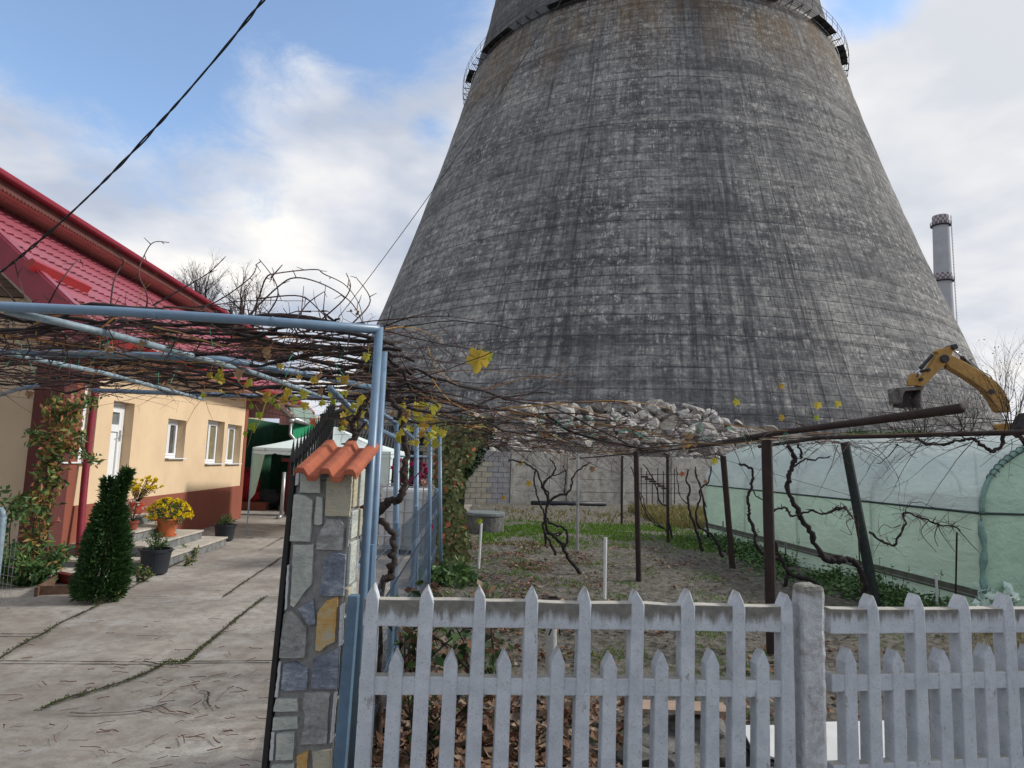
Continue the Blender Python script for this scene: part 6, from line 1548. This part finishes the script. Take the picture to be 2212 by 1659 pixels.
def cane(mb, p, d, L, r, bend=.5, grav=-.1, seg=9, flat=None, spur=True):
    P = [p]; rs = [r]; w = rvec() * bend
    for i in range(seg):
        d = (d + w * .22 + rvec() * .13 + Z3 * grav * .12).normalized()
        if P[-1].y < 3.5: d.y = abs(d.y) + .15; d.normalize()
        if P[-1].x > .6 and P[-1].y < 5.2: d.y = abs(d.y) + .25; d.normalize()
        if P[-1].z > 2.62 and d.z > 0: d.z = -.05; d.normalize()
        if flat is not None: d.z = d.z * .6 + (flat - P[-1].z) * .5; d.normalize()
        P.append(P[-1] + d * (L / seg)); rs.append(r * (1 - .72 * (i + 1) / seg) * (1.25 if i % 3 == 1 else 1))
        if rnd.random() < .2: w = rvec() * bend
    mb.tube(P, rs, 4 if r < .005 else 5, caps=False)
    if spur:
        for i in range(1, seg):
            if rnd.random() < .22:
                q = P[i]; e = (rvec() + Z3 * .3).normalized(); l = U(.04, .18); mb.tube([q, q + e * l * .5, q + (e + rvec() * .4) * l], [r * .5, r * .35, r * .2], 3, caps=False)
    return P
def pergola_vine():
    base = W(912, 1500, 4.1); base = G(897, 1390); base = Vector((-.62, 4.15, 0))
    t = thing('grapevine', base, 'old grapevine with twisted trunk roofing the driveway pergola', 'grapevine', 'grapevines trained on overhead frames')
    k = .2667; R = lambda P, Y: [W(608 + x * k, 829.5 + y * k, Y) for x, y in P]
    mb = MB(); g = R([(820, 1640)], 4.1)[0]
    low = [Vector((g.x + .04, 4.1, 0)), Vector((g.x + .01, 4.1, .35))] + R([(820, 1640), (872, 1560), (892, 1450), (902, 1350), (908, 1250), (862, 1155), (785, 1100), (732, 1010), (690, 930), (640, 830)], 4.05)
    stem(mb, low, .029, .020, .03, 10)
    stem(mb, R([(785, 1050), (830, 985), (890, 955), (950, 925), (998, 820), (990, 700), (1012, 560), (1000, 430), (962, 300), (950, 210), (880, 120), (845, 60)], 4.3), .030, .022, .035, 10)
    stem(mb, R([(540, 500), (590, 420), (582, 350), (610, 262), (682, 160), (730, 90), (780, 20)], 3.9), .024, .014, .02, 8); stem(mb, R([(605, 405), (650, 350), (692, 310)], 3.9), .012, .008, .01)
    stem(mb, R([(1130, 620), (1130, 700), (1080, 760), (1000, 870)], 4.4), .006, .004, .01)
    mb.build('trunk', M['bark'], t, smooth=True)
    # old arms lying on the pipes, roughly across the driveway
    arms = MB(); can = MB(); br = MB(); H = 2.33
    for i in range(20):
        y0 = 3.45 + i * .22 + U(-.1, .1); P = [Vector((-.75 + U(-.2, .1), y0 + U(-.2, .2), H + .02))]
        x = -.75
        while x > -(1.6 + y0 * .80): x -= U(.4, .6); P.append(Vector((x, y0 + (x * .03) + U(-.12, .12), H + .03 + U(-.05, .09))))
        stem(arms, P, U(.012, .024), .008, .07, 6, 5)
    # heads where the canes spring
    heads = [Vector((-.9 - rnd.random() * (.6 + .75 * y), y, H + U(-.02, .08))) for y in [3.5 + 4.6 * rnd.random() ** 1.25 for _ in range(60)]]
    for i in range(310):
        if i % 3: p = rnd.choice(heads) + rvec() * .12
        else: y = 3.4 + 4.8 * rnd.random() ** 1.3; p = Vector((-.8 - rnd.random() * (1.0 + .78 * y), y, H + U(-.04, .14)))
        d = Vector((rnd.choice((-1, 1)) * U(.7, 1), U(-.45, .45), U(-.05, .18))).normalized()
        b = br if rnd.random() < .09 else can
        cane(b, p, d, U(.6, 1.9), U(.0025, .0068), .75, -.05, 11, flat=H + U(-.06, .17))
    for i in range(650):     # short knotty spurs along the arms
        y = 3.4 + 4.4 * rnd.random() ** 1.4; p = Vector((-.8 - rnd.random() * (1.0 + .78 * y), y, H + U(-.05, .12))); L_ = U(.06, .28); d = rvec(); d.z *= .6; q = p + d * L_ * .5
        (can if rnd.random() < .9 else br).tube([p, q, q + (d + rvec() * .8) * L_ * .5], [U(.003, .008), .0035, .0018], 4)
    for i in range(75):      # thin upright shoots above the frame
        y = U(3.6, 5.8); p = Vector((-.8 - rnd.random() * (1.0 + .7 * y), y, H + .08)); cane(can if rnd.random() < .8 else br, p, Vector((U(-.5, .5), U(-.3, .3), U(.6, 1))), U(.12, .34), U(.002, .0035), .5, -.2, 7)
    for P in ([(530, 688), (600, 620), (640, 600), (700, 615), (755, 650), (780, 690), (786, 715)], [(540, 690), (560, 640), (575, 600), (600, 590), (680, 582), (700, 592), (745, 615), (775, 655), (785, 700)], [(560, 645), (650, 640), (700, 680), (730, 700)],
              [(310, 690), (318, 640), (300, 590), (315, 545), (333, 523), (365, 524)], [(236, 690), (245, 610), (262, 575), (265, 560), (235, 535)], [(330, 660), (400, 620), (450, 590), (482, 560)], [(570, 690), (600, 640), (590, 600), (560, 560)], [(585, 600), (610, 572)],
              [(830, 705), (870, 690), (905, 680), (935, 668)], [(760, 700), (800, 650), (770, 600)], [(695, 690), (740, 650), (757, 620), (748, 590)], [(640, 690), (665, 655), (700, 630)], [(360, 700), (470, 650), (540, 600), (555, 570)], [(100, 665), (130, 610), (160, 570), (175, 560)], [(60, 660), (40, 600), (30, 560)]):
        PP = smoothpts([W(x, y, 3.5 + U(-.1, .3)) for x, y in P], 6); rs = [.0048 * (1 - .6 * i / len(PP)) for i in range(len(PP))]; can.tube(PP, rs, 5)
        for i in range(2, len(PP), 5): can.tube([PP[i], PP[i] + rvec() * .05], [.003, .0015], 4)
    # hanging ends under the frame
    for i in range(60): y = U(3.6, 8); p = Vector((-.8 - rnd.random() * (.8 + .7 * y), y, H - .03)); cane(can if i % 3 else br, p, Vector((U(-1, 1), U(-.4, .4), -.25)), U(.3, .8), .003, .4, -.5, 7)
    arms.build('arms', M['bark_dark'], t, smooth=True)
    o = can.build('canes', M['cane'], t); o['kind'] = 'stuff'; o = br.build('straw_canes', M['cane_bright'], t); o['kind'] = 'stuff'
    tw = MB()
    for i in range(26):
        y = U(3.5, 6); p = Vector((-.8 - rnd.random() * (.6 + .7 * y), y, H + .02)); tw.tube(smoothpts([p, p + rvec() * .04, p + rvec() * .05, p + Vector((U(-.05, .05), 0, -.12))], 3), .0022, 3)
    tw.build('twine', M['twine'], t)['kind'] = 'stuff'
    # leaves one can pick out
    L = [(525, 815, 3.6, .085, 'leaf_brown', 'large dry tan leaf'), (580, 765, 3.6, .06, 'leaf_brown', None), (583, 775, 3.55, .055, 'leaf_brown', None), (315, 750, 3.5, .06, 'leaf_brown', None), (690, 815, 3.6, .045, 'leaf_brown', None), (694, 850, 3.6, .055, 'leaf_brown', None), (235, 760, 3.5, .045, 'leaf_brown', None), (68, 855, 3.9, .06, 'leaf_brown', None), (679, 915, 3.5, .055, 'creeper_red', 'dark red dry leaf hanging'),
         (795, 775, 3.45, .06, 'leaf_yellow', 'yellow leaf with brown top beside the post'), (560, 900, 4.0, .055, 'leaf_green', None), (545, 925, 4.0, .065, 'leaf_green', 'big green leaf'), (532, 940, 4.0, .045, 'leaf_green', None), (592, 870, 4.4, .06, 'leaf_green', None), (625, 850, 4.6, .075, 'leaf_yellow', None), (600, 880, 4.4, .055, 'leaf_yellow', None), (720, 870, 4.6, .06, 'leaf_green', None), (610, 795, 4.8, .06, 'leaf_yellow', None), (480, 805, 4.4, .06, 'leaf_yellow', None), (455, 812, 4.2, .05, 'leaf_yellow', None),
         (735, 855, 4.8, .06, 'leaf_green', None), (545, 880, 4.1, .04, 'leaf_green', None), (960, 940, 4.2, .07, 'leaf_yellow', 'yellow leaf hanging alone right of the posts'), (866, 950, 4.4, .07, 'leaf_yellow', None), (895, 960, 4.6, .06, 'leaf_yellow', None), (912, 940, 4.8, .07, 'leaf_yellow', None), (925, 960, 5.2, .07, 'leaf_yellow', None), (900, 890, 5, .09, 'leaf_yellow', None), (930, 905, 5.2, .09, 'leaf_yellow', None), (945, 880, 5.2, .08, 'leaf_yellow', None), (880, 900, 4.8, .07, 'leaf_brown', None), (870, 880, 4.9, .07, 'leaf_yellow', None), (915, 880, 5, .08, 'leaf_yellow', None), (890, 930, 5, .07, 'leaf_yellow', None), (905, 915, 5, .07, 'leaf_green', None), (850, 895, 5, .06, 'leaf_brown', None), (835, 850, 4.5, .05, 'leaf_green', None), (940, 930, 5.3, .07, 'leaf_yellow', None), (748, 880, 5.2, .08, 'leaf_yellow', None), (765, 920, 5.2, .08, 'leaf_yellow', None), (1038, 1128, 10.5, .12, 'leaf_green', 'yellow green leaf on top of the stake')]
    for x, y, Y, s, m, lab in L:
        for q in range(1):
            p = W(x, y - s / Y * 700, Y); mb = MB(); lobed(mb, p, Vector((U(-.5, .5), U(-.3, .1), -1)), Vector((U(-.4, .4), -1, U(-.3, .4))), s * .80, fold=U(.2, .9) if m != 'leaf_brown' else U(.4, .9)); mb.tube([p, p + Vector((U(-.03, .03), 0, s * .8))], .0015, 3)
            o = mb.build('leaf', M[m], t); 
            if lab: o['label'] = lab
    mb = MB(); mb.tube(smoothpts([W(600, 850, 4.1), W(575, 870, 4.05), W(565, 900, 4.0), W(548, 935, 4.0)], 4), .003, 4)
    for _ in range(75):
        x, y = rnd.choice(((U(440, 760), U(800, 870)), (U(860, 950), U(870, 965)), (U(730, 800), U(850, 930)))); p = W(x, y, U(4, 5.6)); lobed(mb, p, rvec() + Vector((0, 0, -.8)), Vector((U(-.4, .4), -1, U(-.3, .4))), U(.04, .075), fold=.4)
    mb.build('small_leaves', M['leaf_yellow'], t)
pergola_vine()

def trellis_vines():
    H = 2.02
    rnd2 = rnd
    VS = []
    def vine(lab, base, trunks):
        t = thing('grapevine', base, lab, 'grapevine', 'grapevines trained on overhead frames'); 
        for pts, r0, r1 in trunks: mb = MB(); stem(mb, pts, r0 * .86, r1 * .9, .035, 7, 6); mb.build('trunk' if r0 >= .025 else 'limb', M['bark_dark'], t, smooth=True)
        can = MB(); br = MB(); VS.append((t, can, br)); return can, br
    k = .3333; R5 = lambda P, Y: [W(884.8 + x * k, 774.2 + y * k, Y) for x, y in P]; R6 = lambda P, Y: [W(1382.5 + x * k, 774.2 + y * k, Y) for x, y in P]; R7 = lambda P, Y: [W(1769.6 + x * .3667, 719 + y * .3667, Y) for x, y in P]
    Y = 10.4; b = G(1253, 1242); b.z = -.02
    c1 = vine('gnarled free standing grapevine with looping trunk in the middle of the garden', b, [
        (R5([(1105, 1405), (1085, 1370), (1030, 1300), (1005, 1240), (985, 1200), (940, 1165), (922, 1140), (900, 1130), (890, 1110), (880, 1040), (890, 980), (905, 930), (882, 880), (850, 800), (820, 720), (740, 680), (640, 660)], Y), .045, .018),
        (R5([(1005, 1240), (1022, 1160), (1010, 1110), (960, 1085), (900, 1060), (888, 1030)], Y), .03, .025), (R5([(940, 1165), (960, 1150), (985, 1128), (930, 1138), (890, 1125)], Y + .1), .02, .018),
        (R5([(944, 1272), (920, 1210), (882, 1150), (868, 1090), (875, 1040), (862, 980), (830, 900), (808, 800), (815, 720)], Y + 1.0), .035, .02),
        (R5([(882, 1215), (880, 1150), (870, 1100)], Y + 1.4), .03, .03), (R5([(905, 930), (950, 890), (1010, 880), (1050, 830), (1060, 760), (1130, 700), (1180, 670)], Y), .03, .014),
        (R5([(890, 960), (900, 880), (872, 830), (930, 740), (942, 700), (910, 660)], Y), .03, .014), (R5([(1010, 880), (1000, 820), (1020, 750), (1000, 690)], Y), .018, .01), (R5([(880, 880), (870, 810), (905, 770), (985, 740), (1020, 720)], Y), .018, .01)])
    c2 = vine('pair of slim twisted vine trunks in front of the dry grass', R6([(400, 1250)], 13)[0] * 1, [
        (R6([(405, 1255), (372, 1130), (330, 1020), (310, 930), (322, 840), (298, 790), (312, 720)], 12.6), .045, .02), (R6([(445, 1160), (420, 1000), (400, 870), (370, 760), (358, 700)], 15), .04, .02),
        (R6([(535, 1285), (500, 1200), (460, 1140), (380, 1090), (368, 1000), (388, 900), (388, 850), (440, 800), (462, 700)], 12.0), .04, .018), (R6([(320, 960), (260, 880), (240, 760), (240, 700)], 12.6), .016, .010), (R6([(430, 960), (400, 880), (350, 720)], 12.6), .02, .01)])
    c3 = vine('thin dark vine trunk bent over beside the slender post', R6([(207, 1170)], 15.5)[0] * 1, [(R6([(209, 1172), (192, 1080), (172, 960), (130, 930), (100, 820), (60, 740), (20, 690)], 15.5), .035, .018), (R6([(175, 1120), (100, 1060), (40, 980), (15, 900), (-20, 850)], 15), .022, .012), (R6([(-60, 700), (-20, 800), (0, 900), (20, 960), (60, 1040), (120, 1090), (180, 1110)], 16), .02, .02)])
    c4 = vine('knotty vine trunk rising left of the thick rusty post', R6([(1150, 1480)], 9.2)[0] * 1, [(R6([(1160, 1490), (1105, 1440), (975, 1390), (905, 1290), (882, 1220), (860, 1160)], 9.4), .05, .04), (R6([(935, 1475), (955, 1410), (965, 1390)], 9.4), .035, .04), (R6([(900, 1300), (800, 1268), (760, 1210), (740, 1130), (706, 1040), (712, 980), (700, 900), (720, 830), (732, 760), (716, 710), (640, 682)], 9.6), .042, .026), (R6([(722, 850), (750, 890), (800, 925), (830, 930)], 9.6), .014, .010)])
    c5 = vine('large arching vine trunk with long sagging cordons in front of the greenhouse', G(1876, 1306) * 1, [
        (R7([(292, 1600), (270, 1500), (250, 1420), (210, 1350), (130, 1330), (60, 1330), (0, 1300)], 8.0), .052, .048), (R6([(1327, 1310), (1260, 1312), (1190, 1290), (1110, 1140), (1040, 1030), (992, 930), (960, 830), (970, 730), (1000, 660), (972, 600), (960, 560)], 7.8), .050, .036),
        (R6([(860, 995), (900, 975), (950, 968), (980, 1020), (1070, 1000), (1120, 988), (1190, 1012), (1260, 985), (1327, 960)], 7.7) + R7([(0, 1072), (60, 1058), (110, 1030), (160, 1042), (200, 1090)], 7.7)[1:], .020, .014),
        (R7([(290, 1170), (350, 1210), (430, 1252), (480, 1190), (500, 1120), (500, 1060), (600, 1088), (700, 1130), (780, 1140), (832, 1160)], 7.6), .022, .012), (R7([(500, 1060), (540, 1010), (600, 1000), (680, 1030)], 7.6), .007, .004), (R6([(1000, 700), (1060, 660), (1160, 650), (1230, 640)], 7.7), .018, .01), (R6([(1030, 560), (1050, 620), (1040, 650)], 7.7), .02, .02)])
    c6 = vine('dark vine arms dipping below the rail above the greenhouse', W(2290, 1100, 6.2) * 1, [([Vector((W(2300, 1200, 6.2).x, 6.2, 0)), W(2290, 1050, 6.2)] + R7([(1300, 760), (1207, 650), (1150, 592), (1100, 600), (1060, 680), (1000, 697), (940, 650), (880, 622)], 6.2), .035, .022), (R7([(460, 655), (430, 700), (400, 735), (340, 770)], 7.2), .010, .005), (R7([(570, 620), (640, 655), (720, 655), (800, 640), (880, 622)], 6.6), .022, .018), (R7([(450, 660), (500, 680), (575, 740)], 7.2), .008, .004)])
    # canes over the garden
    allc = [c1, c2, c3, c4, c5, c6]
    def pick(x, y):
        if x > 3.6: return c5
        if x > 2.4: return c4 if y < 10 else c2
        return c1 if x < 1.6 or y < 11 else c3
    for i in range(70):
        y = 4.4 + 9.5 * rnd.random() ** 1.3; xl = -.8 - .0 * y; xr = min(3.6, 1.6 + y * .18); x = U(xl, xr); c = pick(x, y)
        if y < 5.2 and x > .9: continue
        sgn = rnd.choice((-1, 1, 1)); d = Vector((sgn * U(.5, 1), U(-.5, .6), U(-.05, .15))).normalized()
        cane(c[1] if rnd.random() < .13 else c[0], Vector((x, y, H + U(-.10, .16))), d, U(.8, 2.4), U(.003, .0075), .45, -.05, 10, flat=H + U(-.10, .10))
    for i in range(200):
        y = 4.6 + 9 * rnd.random() ** 1.3; x = U(-.8, min(3.6, 1.6 + y * .18)); c = pick(x, y)
        if y < 5.2 and x > .9: continue
        p = Vector((x, y, H + U(-.10, .14))); L_ = U(.08, .35); d = rvec(); d.z *= .6; q = p + d * L_ * .5; c[0].tube([p, q, q + (d + rvec() * .8) * L_ * .5], [U(.003, .008), .004, .002], 4)
    for i in range(90):       # drooping ends under the frame
        y = U(6.5, 15); x = U(-.6, 3.8); c = pick(x, y); cane(c[0], Vector((x, y, H - .05)), Vector((U(-1, 1), U(-.3, .3), -.45)), U(.25, .7), .0042, .6, -.3, 7)
    for i in range(14):      # behind, far end
        y = U(14, 19); x = U(-1, 6); cane(c3[0], Vector((x, y, H + U(-.1, .1))), Vector((U(-1, 1), U(-.3, .3), 0)), U(1, 2.5), .009, .4, 0, 8, flat=H)
    for i in range(70):
        s = rnd.random(); x, y = 3.6 + s * 1.0, 9.6 - 4.5 * s; c = c5 if s < .5 else c6
        cane(c[0], Vector((x, y, 2.06 + U(-.03, .08))), Vector((rnd.choice((-1, 1)) * U(.4, 1), U(-1, 1) * .8, U(-.35, .2))), U(.4, 1.2), .0038, .6, -.25, 9)
    for P in ([(500, 1060), (560, 1065), (620, 1100)], [(700, 1130), (680, 1200), (700, 1260)], [(640, 1110), (600, 1180), (690, 1290)], [(820, 1160), (900, 1250), (950, 1300)], [(480, 1130), (430, 1150), (380, 1130), (340, 1180)], [(200, 1090), (160, 1120), (190, 1190), (120, 1160)], [(700, 1130), (720, 1180), (800, 1290)]):
        cc = smoothpts(R7(P, 7.6), 5); c5[0].tube(cc, [.006 * (1 - .6 * i / len(cc)) for i in range(len(cc))], 4)
    for i in range(60):
        q = rnd.choice(R7([(500, 1060), (600, 1088), (700, 1130), (780, 1140), (430, 1252), (350, 1210), (160, 1042), (60, 1058), (200, 1090)], 7.6)) + rvec() * .03; cane(c5[0], q, rvec(), U(.08, .35), .003, .6, -.1, 5)
    # arms and sprays near the blue posts, sweeping right and down
    c = c1; armsP = [[(838, 835), (880, 830), (930, 850), (1000, 870), (1080, 885), (1160, 900), (1260, 940), (1370, 965), (1480, 960), (1560, 955)], [(835, 800), (900, 800), (960, 825), (1040, 845), (1120, 868), (1200, 880), (1300, 930), (1400, 975)],
        [(880, 880), (940, 890), (1000, 885), (1060, 865), (1140, 850), (1200, 850)], [(850, 905), (930, 915), (1040, 915), (1120, 940), (1240, 955)], [(1180, 895), (1230, 930), (1330, 960), (1450, 975)], [(835, 770), (870, 800), (900, 850), (950, 875)]]
    mb = MB()
    for P in armsP: stem(mb, [W(x, y, 4.2 + 2.2 * (x - 830) / 700) for x, y in P], .015, .007, .03, 6, 5)
    mb.build('arms', M['bark_dark'], c1t if False else VS[0][0], smooth=True)
    for P in ([(830, 712), (880, 706), (930, 722), (965, 745)], [(832, 725), (900, 722), (960, 760), (1000, 800)], [(832, 735), (880, 740), (930, 775), (975, 820), (1010, 850)], [(850, 745), (880, 800), (950, 860), (1000, 880)], [(840, 705), (870, 708), (905, 745), (930, 800)], [(1040, 850), (1100, 815), (1160, 815), (1230, 820)],
              [(1020, 870), (1060, 860), (1130, 850), (1200, 845), (1260, 865)], [(1200, 870), (1280, 890), (1380, 930)], [(950, 700), (985, 740), (1018, 783)], [(960, 755), (985, 768), (1018, 778)], [(1140, 870), (1180, 930), (1240, 960)], [(930, 820), (970, 870), (1050, 900)], [(920, 750), (945, 800), (985, 830)], [(1300, 860), (1380, 880), (1440, 905), (1520, 940)], [(835, 760), (860, 770), (900, 765), (930, 790)], [(850, 800), (890, 790), (950, 800)]):
        PP = smoothpts([W(x + U(-4, 4), y + U(-3, 3), 4.1 + 2.4 * (x - 830) / 700) for x, y in P], 6); bb = c1[1] if rnd.random() < .35 else c1[0]; bb.tube(PP, [.0045 * (1 - .55 * i / len(PP)) for i in range(len(PP))], 5)
        for i in range(2, len(PP), 4):
            if rnd.random() < .6: bb.tube([PP[i], PP[i] + (rvec() + Z3 * .2) * U(.03, .12)], [.0025, .001], 4)
    for i in range(60):
        x = U(835, 1250); y = lerp_tab([(830, 850), (1000, 900), (1250, 935)], x) + rnd.gauss(0, 26); Yd = 4.2 + 2.6 * (x - 830) / 700 + U(-.3, .8)
        cane(c1[1] if rnd.random() < .25 else c1[0], W(x, y, Yd), Vector((U(.3, 1) * rnd.choice((1, 1, -1)), U(-.2, .4), U(-.35, .25))), U(.3, 1.3), U(.0022, .005), .5, -.1, 9)
    for (t, can, br) in VS:
        if can.v: o = can.build('canes', M['cane'], t); o['kind'] = 'stuff'
        if br.v: o = br.build('orange_canes', M['cane_bright'], t); o['kind'] = 'stuff'
    t0 = VS[0][0]
    for x, y, Y_, s, m, lab in ((1040, 775, 3.9, .115, 'leaf_yellow', 'large bright yellow leaf standing alone before the tower'), (1055, 770, 3.95, .06, 'leaf_green', None), (1592, 868, 5.6, .05, 'leaf_yellow', None), (1688, 834, 5.4, .038, 'leaf_yellow', None), (1766, 874, 5.2, .05, 'leaf_yellow', None), (1810, 872, 5.2, .045, 'leaf_yellow', None), (1687, 901, 5.6, .045, 'leaf_yellow', None), (1762, 902, 5.2, .035, 'leaf_green', None), (1180, 940, 6.5, .07, 'leaf_brown', None), (1485, 940, 7, .08, 'leaf_brown', None), (1500, 960, 7, .04, 'leaf_brown', None), (1478, 960, 7, .07, 'leaf_brown', None), (1545, 995, 8, .07, 'leaf_yellow', None), (1475, 1023, 9, .06, 'creeper_red', None), (1525, 1040, 10, .05, 'leaf_brown', None), (1485, 960, 7, .05, 'leaf_yellow', None), (1143, 1043, 10.4, .08, 'leaf_yellow', None), (1090, 1075, 10.4, .06, 'leaf_yellow', None), (1125, 1000, 10.4, .06, 'leaf_yellow', None), (1280, 1012, 11, .08, 'leaf_brown', None)):
        mb = MB(); p = W(x, y - s / Y_ * 700, Y_); lobed(mb, p, Vector((U(-.3, .3), U(-.2, .1), -1)), Vector((U(-.3, .3), -1, U(-.2, .3))), s * 1.25, fold=U(.05, .35)); mb.tube([p, p + Vector((-.04, 0, .03))], .0015, 3); o = mb.build('leaf', M[m], t0)
        if lab: o['label'] = lab
    tw = MB()
    for i in range(26):
        x = U(880, 1700); y = lerp_tab([(850, 860), (1000, 890), (1300, 930), (1700, 950)], x) + U(-25, 25); p = W(x, y, U(4.2, 7)); tw.tube(smoothpts([p, p + rvec() * .05, p + rvec() * .05, p + Vector((U(-.08, .08), 0, U(-.12, .05)))], 3), .0022, 3)
    tw.build('twine', M['twine'], t0)['kind'] = 'stuff'
    # trellis wires
    t = thing('trellis_wires', Vector((1.5, 8, 1.9)), 'thin wires strung level between the trellis posts', 'wires')
    for k in range(9):
        y = 6.4 + k * 1.1; mb = MB(); mb.tube([Vector((-.9, y, H - .02)), Vector((1.6, y + .1, H - .07)), Vector((3.4, y + .2, H - .02))], .0022, 3); mb.build('wire', M['cable'], t)
    for a, b in (((1640, 948, 6.6), (2230, 905, 4.2)), ((1900, 890, 4.5), (2240, 912, 4.5)), ((1500, 975, 9), (2100, 1145, 7.4))): mb = MB(); mb.tube([W(*a), W(*b)], .003, 4); mb.build('wire', M['cable'], t)
trellis_vines()

# ================================================================== GROUND COVER
def ground_cover():
    mb = MB()
    for _ in range(24000):
        y = 3.15 + 11 * rnd.random() ** 1.7; x = -.95 + abs(rnd.gauss(0, 1)) * (.95 + .10 * y)
        if rnd.random() < .14: x = U(-.9, 3.2 + y * .05)
        dens = (.36 if x < .7 else .02) - (.12 if y > 6 else -.15) + (.5 if y < 4.8 and x < .8 else 0) + 2.4 * mnoise.noise(Vector((x * 1.2, y * 1.2, 9))) + (.35 if y < 5 else 0)
        if rnd.random() > dens * .8 or x < -.98: continue
        s = U(.035, .075) * (1.25 if y < 4.8 else 1); p = Vector((x, y, gz(x, y) + U(.004, .03 if y > 5 else .06)))
        d = Vector((U(-1, 1), U(-1, 1), U(-.25, .35))).normalized(); n = Vector((U(-.6, .6), U(-.6, .6), 1)); sd_ = d.cross(n).normalized(); n = sd_.cross(d); c = U(.1, .7)
        a = p; m1 = p + d * s * .5; t_ = p + d * s + n * s * c * .4
        w = s * U(.28, .45); mb.add([a, m1 + sd_ * w + n * w * c, t_, m1 - sd_ * w + n * w * c, m1], [(0, 4, 1), (1, 4, 2), (0, 3, 4), (4, 3, 2)])
    tag(mb.build('fallen_leaves', M['leaf_litter'], None), kind='stuff')
    def blades(name, n, fx, fy, L, mat, dens, w=.004):
        mb = MB()
        for _ in range(n):
            y = fy(); x = fx(y)
            if rnd.random() > dens(x, y): continue
            p = Vector((x, y, gz(x, y) - .005)); d = Vector((U(-.5, .5), U(-.5, .5), 1)).normalized(); l = L * U(.5, 1.4); s = Vector((U(-1, 1), U(-.3, .3), 0)).normalized() * w * (1 + y * .05)
            m = p + d * l * .55; t_ = p + d * l + Vector((U(-.3, .3), U(-.3, .3), -.1)) * l
            mb.add([p - s, p + s, m + s * .7, m - s * .7, t_], [(0, 1, 2, 3), (3, 2, 4)])
        tag(mb.build(name, M[mat], None), kind='stuff')
    nz_ = lambda x, y, s, o: mnoise.noise(Vector((x * s, y * s, o)))
    blades('grass_tufts', 26000, lambda y: U(-.8, 2.2 + y * .1), lambda: 3.2 + 11 * rnd.random() ** 1.4, .045, 'grass', lambda x, y: max(0, (nz_(x, y, 1.7, 21) - .04) * 3.6) * (1.0 if x < 1.9 else .4))
    blades('grass_strip', 30000, lambda y: U(-.6, 4.6 + .1 * y), lambda: U(13.5, 19.0), .07, 'grass', lambda x, y: max(.0, min(1, .55 + nz_(x, y, .8, 31) * 1.3 - max(0, (15.5 - y)) * .28)), .006)
    blades('dry_grass', 13000, lambda y: U(4.3, 9.0), lambda: U(18.5, 24.5), .34, 'grass_dry', lambda x, y: min(1, .6 + nz_(x, y, .7, 41)), .010)
    blades('stubble', 420, lambda y: U(-.5, 4.5), lambda: U(19, 24), .13, 'grass_dry', lambda x, y: .7, .012)
    blades('grass_margin', 9000, lambda y: U(3.2, 8), lambda: U(4.2, 8), .10, 'grass_dry', lambda x, y: max(0, min(1, (x - y * .50 - 1.0) * .9 + nz_(x, y, 1.2, 3))), .004)
    mb = MB()     # weeds along the greenhouse foot
    for _ in range(15000):
        s = rnd.random() ** .8; y = 7.4 + s * 8.4; xg = 5.55 - (y - 8.1) * .092; x = xg - abs(rnd.gauss(0, .46)) - .05
        if rnd.random() > .62 + nz_(x, y, 1.1, 51): continue
        h = max(.03, .20 - (xg - x) * .12) * U(.2, 1.2); p = Vector((x, y, gz(x, y) + h * rnd.random()))
        mb.leaf(p, Vector((U(-1, 1), U(-1, 1), U(-.1, .7))), Vector((U(-.4, .4), U(-.4, .4), 1)), U(.05, .10), U(.018, .034), U(0, .4))
    for _ in range(26):
        y = U(8, 14); xg = 5.55 - (y - 8.1) * .092; q = Vector((xg - U(.1, .5), y, 0)); tip = q + Vector((U(-.1, .1), 0, U(.3, .55))); mb.tube([q, tip], .003, 3)
        for _k in range(14): mb.leaf(q.lerp(tip, U(.3, 1)), rvec(), rvec(), .04, .01, .2)
    tag(mb.build('weed_strip', M['shrub'], None), kind='stuff')
    mb = MB()     # clods
    for _ in range(2600):
        y = 3.3 + 9 * rnd.random() ** 1.3; x = U(-.9, 2.5 + .35 * y); s = U(.006, .022) * (1 + y * .05); c = Vector((x, y, gz(x, y)))
        vs = [c + Vector((cos(a) * s * U(.7, 1.2), sin(a) * s * U(.7, 1.2), 0)) for a in (0, 1.25, 2.5, 3.77, 5.0)] + [c + Z3 * s * U(.4, .8)]
        mb.add(vs, [(i, (i + 1) % 5, 5) for i in range(5)])
    tag(mb.build('soil_clods', M['soil'], None), kind='stuff')
ground_cover()
